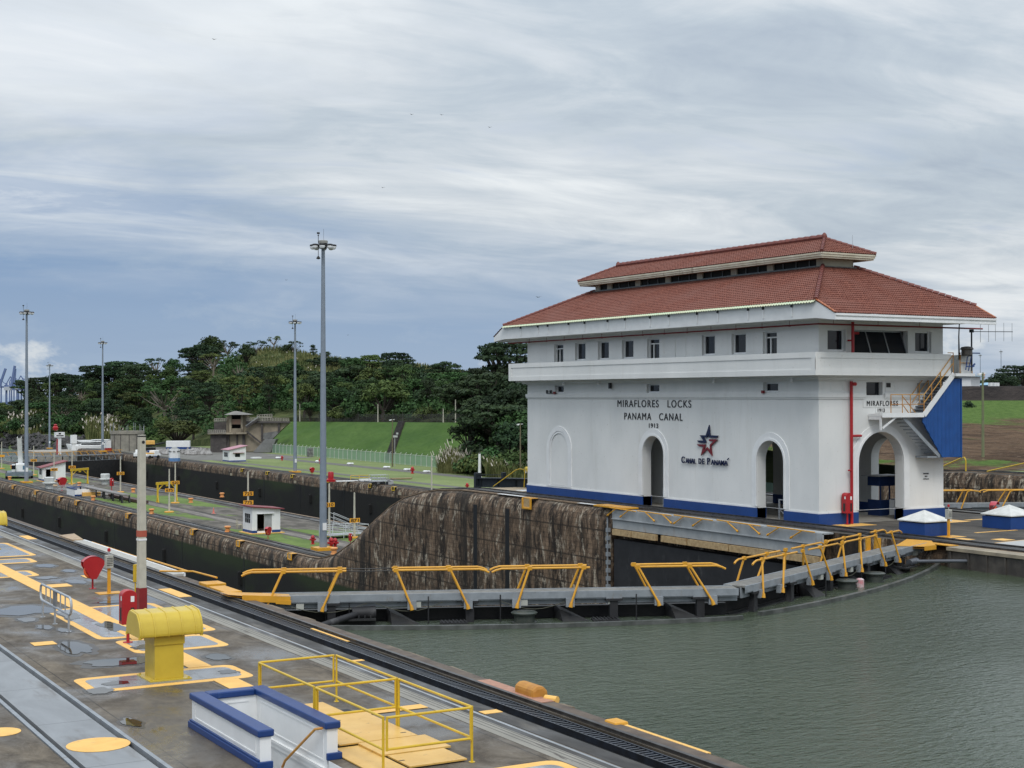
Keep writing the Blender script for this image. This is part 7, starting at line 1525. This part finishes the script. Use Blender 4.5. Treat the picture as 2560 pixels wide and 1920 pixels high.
def region(px):
    for lim, nm in ((0,'at the left edge'),(60,'left of the far left mast'),(105,'right of the far left mast'),(160,'by the smallest mast'),(215,'left of the third mast'),(262,'behind the third mast'),(310,'above the round tank'),(365,'above the concrete pole'),(415,'left of the blue container'),(475,'above the blue container'),(530,'left of the concrete tower'),(590,'above the concrete tower'),(650,'above the tower wing wall'),(720,'behind the fourth mast'),(790,'behind the tallest mast'),(860,'right of the tallest mast'),(930,'left of the embankment stairs'),(1000,'above the embankment stairs'),(1080,'right of the embankment stairs'),(1160,'at the right of the crest')):
        if px < lim: return nm
    return 'beside the white building'
rt = random.Random(21)
rows = [.02,.10,.19,.29,.40,.52,.65,.79,.94]
kn_ = {'umbrella':'flat-topped','round':'rounded','tall':'tall narrow','open':'pale-limbed open','bush':'bushy'}
cn_ = {lf_dark.name:'dark green', lf_mid.name:'mid green', lf_pale.name:'yellow-green'}
for ri, s in enumerate(rows):
    px = -80 + rt.uniform(0, 30)
    while px < 1345:
        d0, d1 = hc(px)[1], hc(px)[3]; d = d0+(d1-d0)*s; step = 9.6/d*FPX
        if px > 1150: step *= 1.0
        skip = False
        lim_ = .34 if px < 780 else .62 if px > 860 else .45
        if px > 610 and s > lim_ + .08*math.sin(px*.021): skip = rt.random() < (.93 if s > .7 else .8)
        if px < 60: skip = skip or s > .7
        if px > 1185: skip = s > .8
        if not skip:
            ps = s+rt.uniform(-.045,.045); pp = px+rt.uniform(-.3,.3)*step; x, y, z = hill(pp, max(0, ps))
            kind = rt.choice(['umbrella','umbrella','round','round','tall','open'] if ri < 7 else ['umbrella','umbrella','open','round']); m = rt.choice([lf_dark,lf_dark,lf_mid,lf_mid,lf_pale] if px < 1150 else [lf_dark,lf_dark,lf_dark,lf_mid])
            sc_ = rt.uniform(.78, 1.25)*(.9+.35*(600 < d))*(1.0 if px < 560 else .95)*(.75 if px < 60 else 1); 
            if px > 610 and s > .72: sc_ *= .5
            rown = 'at the foot of the hill' if ri < 2 else 'low on the slope' if ri < 4 else 'halfway up the slope' if ri < 6 else 'on the ridge'
            lab = '%s %s tree %s, %s' % (cn_[m.name], kn_[kind], rown, region(pp))
            tree(kind, x, y, z-.5, sc_, m, lab, 'trees on the wooded hill', bark if kind == 'open' else None)
        px += step*rt.uniform(.75, 1.25)
# trees that stand out in the photograph
def solo(px, d, ytop, kind, m, lab, br=None, wide=1., zb=None, yb=None, name='tree'):
    x, y = atd(px, d); ztop = CH+(991-ytop)*d/FPX; H_ = {'umbrella':10.2,'round':10.3,'tall':12.6,'open':9.4,'bush':4.3}[kind]
    if zb is None: zb = CH+(991-yb)*d/FPX
    s = (ztop-zb)/H_; t = tree(kind, x, y, zb, s*wide, m, lab, None, br, 1/wide, name); return t
solo(510, 640, 862, 'umbrella', lf_dark, 'large dark layered tree crowning the ridge above the container and tank', yb=960, wide=1.15)
solo(305, 735, 902, 'umbrella', lf_dark, 'dark domed tree on the skyline right of the third lamp mast', yb=985, wide=1.25)
solo(240, 740, 912, 'umbrella', lf_dark, 'flat dark tree touching the lamp mast on the skyline', yb=990, wide=1.1)
solo(148, 780, 925, 'round', lf_dark, 'rounded dark tree on the skyline behind the smallest lamp mast', yb=1000, wide=1.1)
solo(98, 800, 942, 'umbrella', lf_dark, 'spreading dark tree on the skyline just right of the far left mast', yb=1010, wide=1.3)
solo(640, 605, 850, 'open', lf_dark, 'spindly flat tree on the hilltop left of the lamp mast', yb=905, br=bark_d)
solo(715, 600, 858, 'round', lf_dark, 'dark leafy tree on the hilltop between the two tall masts', yb=900, wide=.9)
solo(735, 600, 852, 'open', lf_dark, 'thin tree with a leaning top on the hilltop between the masts', yb=900, br=bark_d)
solo(783, 595, 861, 'tall', lf_dark, 'small narrow dark tree alone on the hilltop right of the masts', yb=905, wide=.9)
solo(820, 560, 893, 'umbrella', lf_dark, 'broad dark spreading tree on the grassy shoulder right of the tallest mast', yb=960, wide=1.5)
solo(1232, 400, 866, 'open', lf_dark, 'tall dark tree with open branches rising beside the balcony', yb=985, wide=1.1)
solo(1268, 390, 856, 'umbrella', lf_dark, 'tallest dark spreading tree behind the balcony end', yb=1000, wide=1.1)
solo(1318, 380, 905, 'round', lf_dark, 'dark rounded tree tucked under the balcony end', yb=1010)
solo(1195, 330, 985, 'round', lf_dark, 'large dark rounded tree at the right end of the embankment', yb=1075, wide=1.45)
solo(1280, 300, 960, 'round', lf_dark, 'big dark leafy tree between the embankment and the building', yb=1100, wide=1.1)
solo(1150, 345, 960, 'umbrella', lf_dark, 'dark layered tree over the right end of the crest fence', yb=1055, wide=1.3)
solo(958, 375, 945, 'round', lf_pale, 'rounded yellow-green tree standing out behind the crest fence pole', yb=1060, wide=1.25)
solo(445, 425, 1045, 'round', lf_pale, 'low rounded olive-green tree behind the blue and white container', yb=1130, wide=1.7)
solo(845, 395, 1012, 'bush', lf_pale, 'bright yellow-green bush behind the crest fence', yb=1052, wide=1.2, name='bush')
solo(775, 410, 1000, 'round', lf_mid, 'mid green rounded tree behind the crest fence right of the mast', yb=1055, wide=1.2)
solo(412, 560, 960, 'open', lf_mid, 'bare-limbed pale tree with spreading branches low on the left slope', br=bark, yb=1070, wide=1.3)
solo(545, 560, 950, 'open', lf_mid, 'pale-branched spreading tree above the concrete tower roof', br=bark, yb=1060, wide=1.4)
solo(2422, 238, 1000, 'bush', lf_dark, 'dark bush on the green bank beside the blue stair panel', yb=1025, wide=1.1, name='bush')
for i, (px, yt, w_) in enumerate(((2440,952,1.3),(2475,945,1.5),(2500,930,1.6),(2530,938,1.4),(2560,915,1.6),(2600,905,1.6),(2640,900,1.6),(2455,960,1.2),(2515,950,1.5),(2545,945,1.4),(2420,955,1.2))):
    solo(px, 620+10*i, yt, rt.choice(['round','umbrella']), lf_dark, 'distant dark tree', yb=992, wide=w_)['label'] = 'distant dark tree behind the berm at right, %s from the left' % ['fourth','fifth','seventh','ninth','tenth','twelfth','thirteenth','second','eighth','eleventh','first'][i]
for o in [o for o in COL.objects if str(o.get('label')).startswith('distant dark tree behind the berm')]: o['group'] = 'distant trees at right'
for i_, (px, d, yt, yb, kd, mm, w_) in enumerate(((1172,300,1040,1150,'round',lf_dark,1.3),(1215,305,985,1130,'round',lf_dark,1.2),(1248,296,1010,1150,'umbrella',lf_dark,1.4),(1300,290,1020,1160,'round',lf_mid,1.3),(1330,300,975,1140,'round',lf_dark,1.2),(1225,340,935,1090,'umbrella',lf_dark,1.3),(1290,335,925,1100,'round',lf_dark,1.1),(1335,350,915,1080,'umbrella',lf_dark,1.3),(1180,420,935,1060,'umbrella',lf_dark,1.3),(1260,430,915,1060,'round',lf_dark,1.3),(1190,296,1090,1160,'bush',lf_dark,1.4),(1255,285,1105,1168,'bush',lf_mid,1.5),(1320,283,1110,1172,'bush',lf_dark,1.5))):
    solo(px, d, yt, kd, mm, 'dark %s in the thicket left of the white building, %s of the group' % ({'round':'rounded tree','umbrella':'spreading tree','bush':'bush'}[kd], ['lowest left','left front','centre front','right front','rightmost','upper left','upper centre','upper right','topmost left','topmost right','low left','low centre','low right'][i_]), yb=yb, wide=w_, name='bush' if kd == 'bush' else 'tree')
for i_, (px, d, yt, kd) in enumerate(((668,520,915,'umbrella'),(700,505,930,'round'),(750,500,925,'umbrella'),(800,490,935,'umbrella'),(850,480,920,'round'),(890,470,915,'umbrella'),(935,465,925,'round'),(985,455,925,'round'),(1030,450,930,'umbrella'),(1075,440,925,'round'),(1115,435,930,'umbrella'),(1150,430,925,'round'),(905,420,960,'round'),(1060,410,965,'umbrella'),(1000,405,970,'round'),(800,430,975,'round'))):
    solo(px, d, yt, kd, [lf_dark, lf_mid, lf_dark][i_%3], '%s dark %s tree in the belt above the crest fence' % (ORD[i_] if i_ < 11 else ['twelfth','thirteenth','fourteenth','fifteenth','sixteenth'][i_-11], kn_[kd]), yb=1040, wide=1.15)
# bushes along the foot of the hill and the fence
for px, d, yt, yb, m in [(rt.uniform(-60,420), 0, 0, 0, None) for i in range(36)] + [(rt.uniform(1165,1345), 1, 0, 0, None) for i in range(22)] + [(rt.uniform(620,1150), 2, 0, 0, None) for i in range(30)]:
    if d == 0: d0 = hc(px)[1]-rt.uniform(-10, 25); x, y = atd(px, d0); z = -9.8; lab = 'leafy bush on the river side, ' + region(px); g_ = 'bushes along the river bank'; sc_ = rt.uniform(1.3, 2.6)
    elif d == 1: d0 = rt.uniform(272, 292); x, y = atd(px, d0); z = -7.9; lab = 'dark green bush behind the pale fence, ' + ('near the building corner' if px > 1290 else 'right of the pale marker post' if px > 1235 else 'left of the pale marker post'); g_ = 'bushes behind the pale fence'; sc_ = rt.uniform(.7, 1.5)
    else:
        best = 0; d0 = hc(px)[1]+rt.uniform(-4, 14); x, y = atd(px, d0); z = hc(px)[2]-.3; lab = 'green bush behind the dark fence, ' + region(px); g_ = 'bushes behind the crest fence'; sc_ = rt.uniform(.6, 1.2)
    mm = rt.choice([lf_mid, lf_dark, lf_mid, lf_pale]); lab = ('small ' if sc_ < .9 else 'large ' if sc_ > 1.9 else '') + lab.replace('dark green bush', cn_[mm.name]+' bush').replace('leafy', cn_[mm.name]+' leafy').replace('green bush behind the dark', cn_[mm.name]+' bush behind the dark') if 'pale fence' not in lab else ('small ' if sc_ < .9 else 'large ' if sc_ > 1.25 else '') + lab.replace('dark green', cn_[mm.name]); tree('bush', x, y, z, sc_, mm, lab, g_, name='bush')
# tall plumed grass: clumps that nobody could count
k = Mat('tall_grass', .9, 0, .1); k.col(k.mix(k.ramp_lin(k.noise(.12, 6, .75), .38, .62), (.035,.06,.018,1), (.19,.185,.08,1))); k2 = Mat('grass_plumes', .9).col((.55,.50,.44,1))
def tall_grass(name, pts, n_, h, r, lab, plume=.15):
    mb = MB(); mp_ = MB()
    for i in range(n_):
        x, y, z = pts(rt); hh = h*rt.uniform(.6, 1.1)*(1+.9*mnoise.noise(Vector((x*.06, y*.06, 2)))+.5*mnoise.noise(Vector((x*.3, y*.3, 7)))); a = rt.uniform(0, 6.28); ln = rt.uniform(.1,.45)*hh; w_ = r*rt.uniform(.7,1.3)
        dx, dy = math.cos(a), math.sin(a); b = [(x-dy*w_, y+dx*w_, z), (x+dy*w_, y-dx*w_, z), (x+dx*ln*.4+dy*w_*.7, y+dy*ln*.4-dx*w_*.7, z+hh*.65), (x+dx*ln*.4-dy*w_*.7, y+dy*ln*.4+dx*w_*.7, z+hh*.65), (x+dx*ln, y+dy*ln, z+hh*.95)]
        mb.add(b, [(0,1,2,3),(3,2,4)])
        if rt.random() < plume: p = Vector(b[4]); mp_.add([p+Vector((-w_,0,.0)), p+Vector((w_,0,.1)), p+Vector((w_*.6+dx*.3,dy*.3,h*.22)), p+Vector((-w_*.5+dx*.3,dy*.3,h*.2))], [(0,1,2,3)])
    t = setp(bpy.data.objects.new(name, None), lab, 'tall grass', None, 'stuff'); COL.objects.link(t)
    mb.build('blades', k.m, t)
    if mp_.v: mp_.build('plumes', k2.m, t)
def P1(r): a = r.uniform(0, 6.28); q_ = r.random()**.5; px = 1140+44*q_*math.cos(a); x, y = atd(px, 286+6*q_*math.sin(a)); return (x, y, -7.7-1.6*q_*q_)
tall_grass('tall_grass', P1, 2600, 4.2, .07, 'tall plumed grass clump behind the fence at the end of the embankment', .05)
def P2(r): px = r.uniform(215, 300); f = r.random(); x, y = atd(px, 560+f*60); return (x, y, -9.5+f*5)
tall_grass('tall_grass', P2, 1600, 4.5, .25, 'pale grass slope behind the boats', .05)
def P3(r): px = r.uniform(590, 1345); s = r.uniform(.35, 1.02); return hill(px, s)
tall_grass('tall_grass', P3, 22000, 1.7, .13, 'yellowish tall grass covering the open hilltop', .006)
def P4(r): px = r.uniform(20, 110); f = r.random(); x, y = atd(px, 660+f*40); return (x, y, -9.8+f*3)
tall_grass('tall_grass', P4, 900, 5, .3, 'pale plumed grass on the river bank left of the mast', .07)
def P5(r): px = r.uniform(1215, 1345); x, y = atd(px, 265+r.uniform(-3, 6)); return (x, y, -7.8)
tall_grass('tall_grass', P5, 1600, 3.0, .08, 'green tall grass behind the fence next to the white building', .03)
# understorey that fills the wood between the trees
vb, fb = [], []; me0 = VAR['bush'][0][0]; ru_ = random.Random(8)
base = [tuple(v.co) for v in me0.vertices][::1]; pf_ = [tuple(p.vertices) for p in me0.polygons][::3]
for i in range(420):
    px = ru_.uniform(-80, 1345); s = ru_.uniform(.0, 1.0 if px < 600 else .42); x0, y0, z0 = hill(px, s); sc_ = ru_.uniform(1.0, 2.3); a = ru_.uniform(0, 6.28); ca, sa_ = math.cos(a)*sc_, math.sin(a)*sc_
    for p in ru_.sample(pf_, 150):
        k0 = len(vb)
        for q_ in p: v = base[q_]; vb.append((x0+v[0]*ca-v[1]*sa_, y0+v[0]*sa_+v[1]*ca, z0-.5+v[2]*sc_))
        fb.append((k0,k0+1,k0+2,k0+3))
me = bpy.data.meshes.new('understorey'); me.from_pydata(vb, [], fb); me.materials.append(lf_mid); o = bpy.data.objects.new('understorey', me); COL.objects.link(o); setp(o, 'dense green understorey filling the gaps between the hillside trees', 'undergrowth', None, 'stuff')
# small birds in the sky
for px, py, d in ((1030,286,300),(1105,287,320),(536,98,260),(1225,318,300),(958,469,300),(870,838,420),(962,880,420),(1347,743,200),(716,700,400)):
    p = CP + ray(px, py)*d; t = MB().add([p+Vector((-.5,0,.12)), p, p+Vector((.5,0,.15)), p+Vector((0,.25,-.05)), p+Vector((0,.3,.03))], [(0,1,3),(1,2,3),(0,1,4),(1,2,4)]).build('bird', black); setp(t, 'small dark bird gliding in the cloudy sky', 'bird', 'birds in the sky')
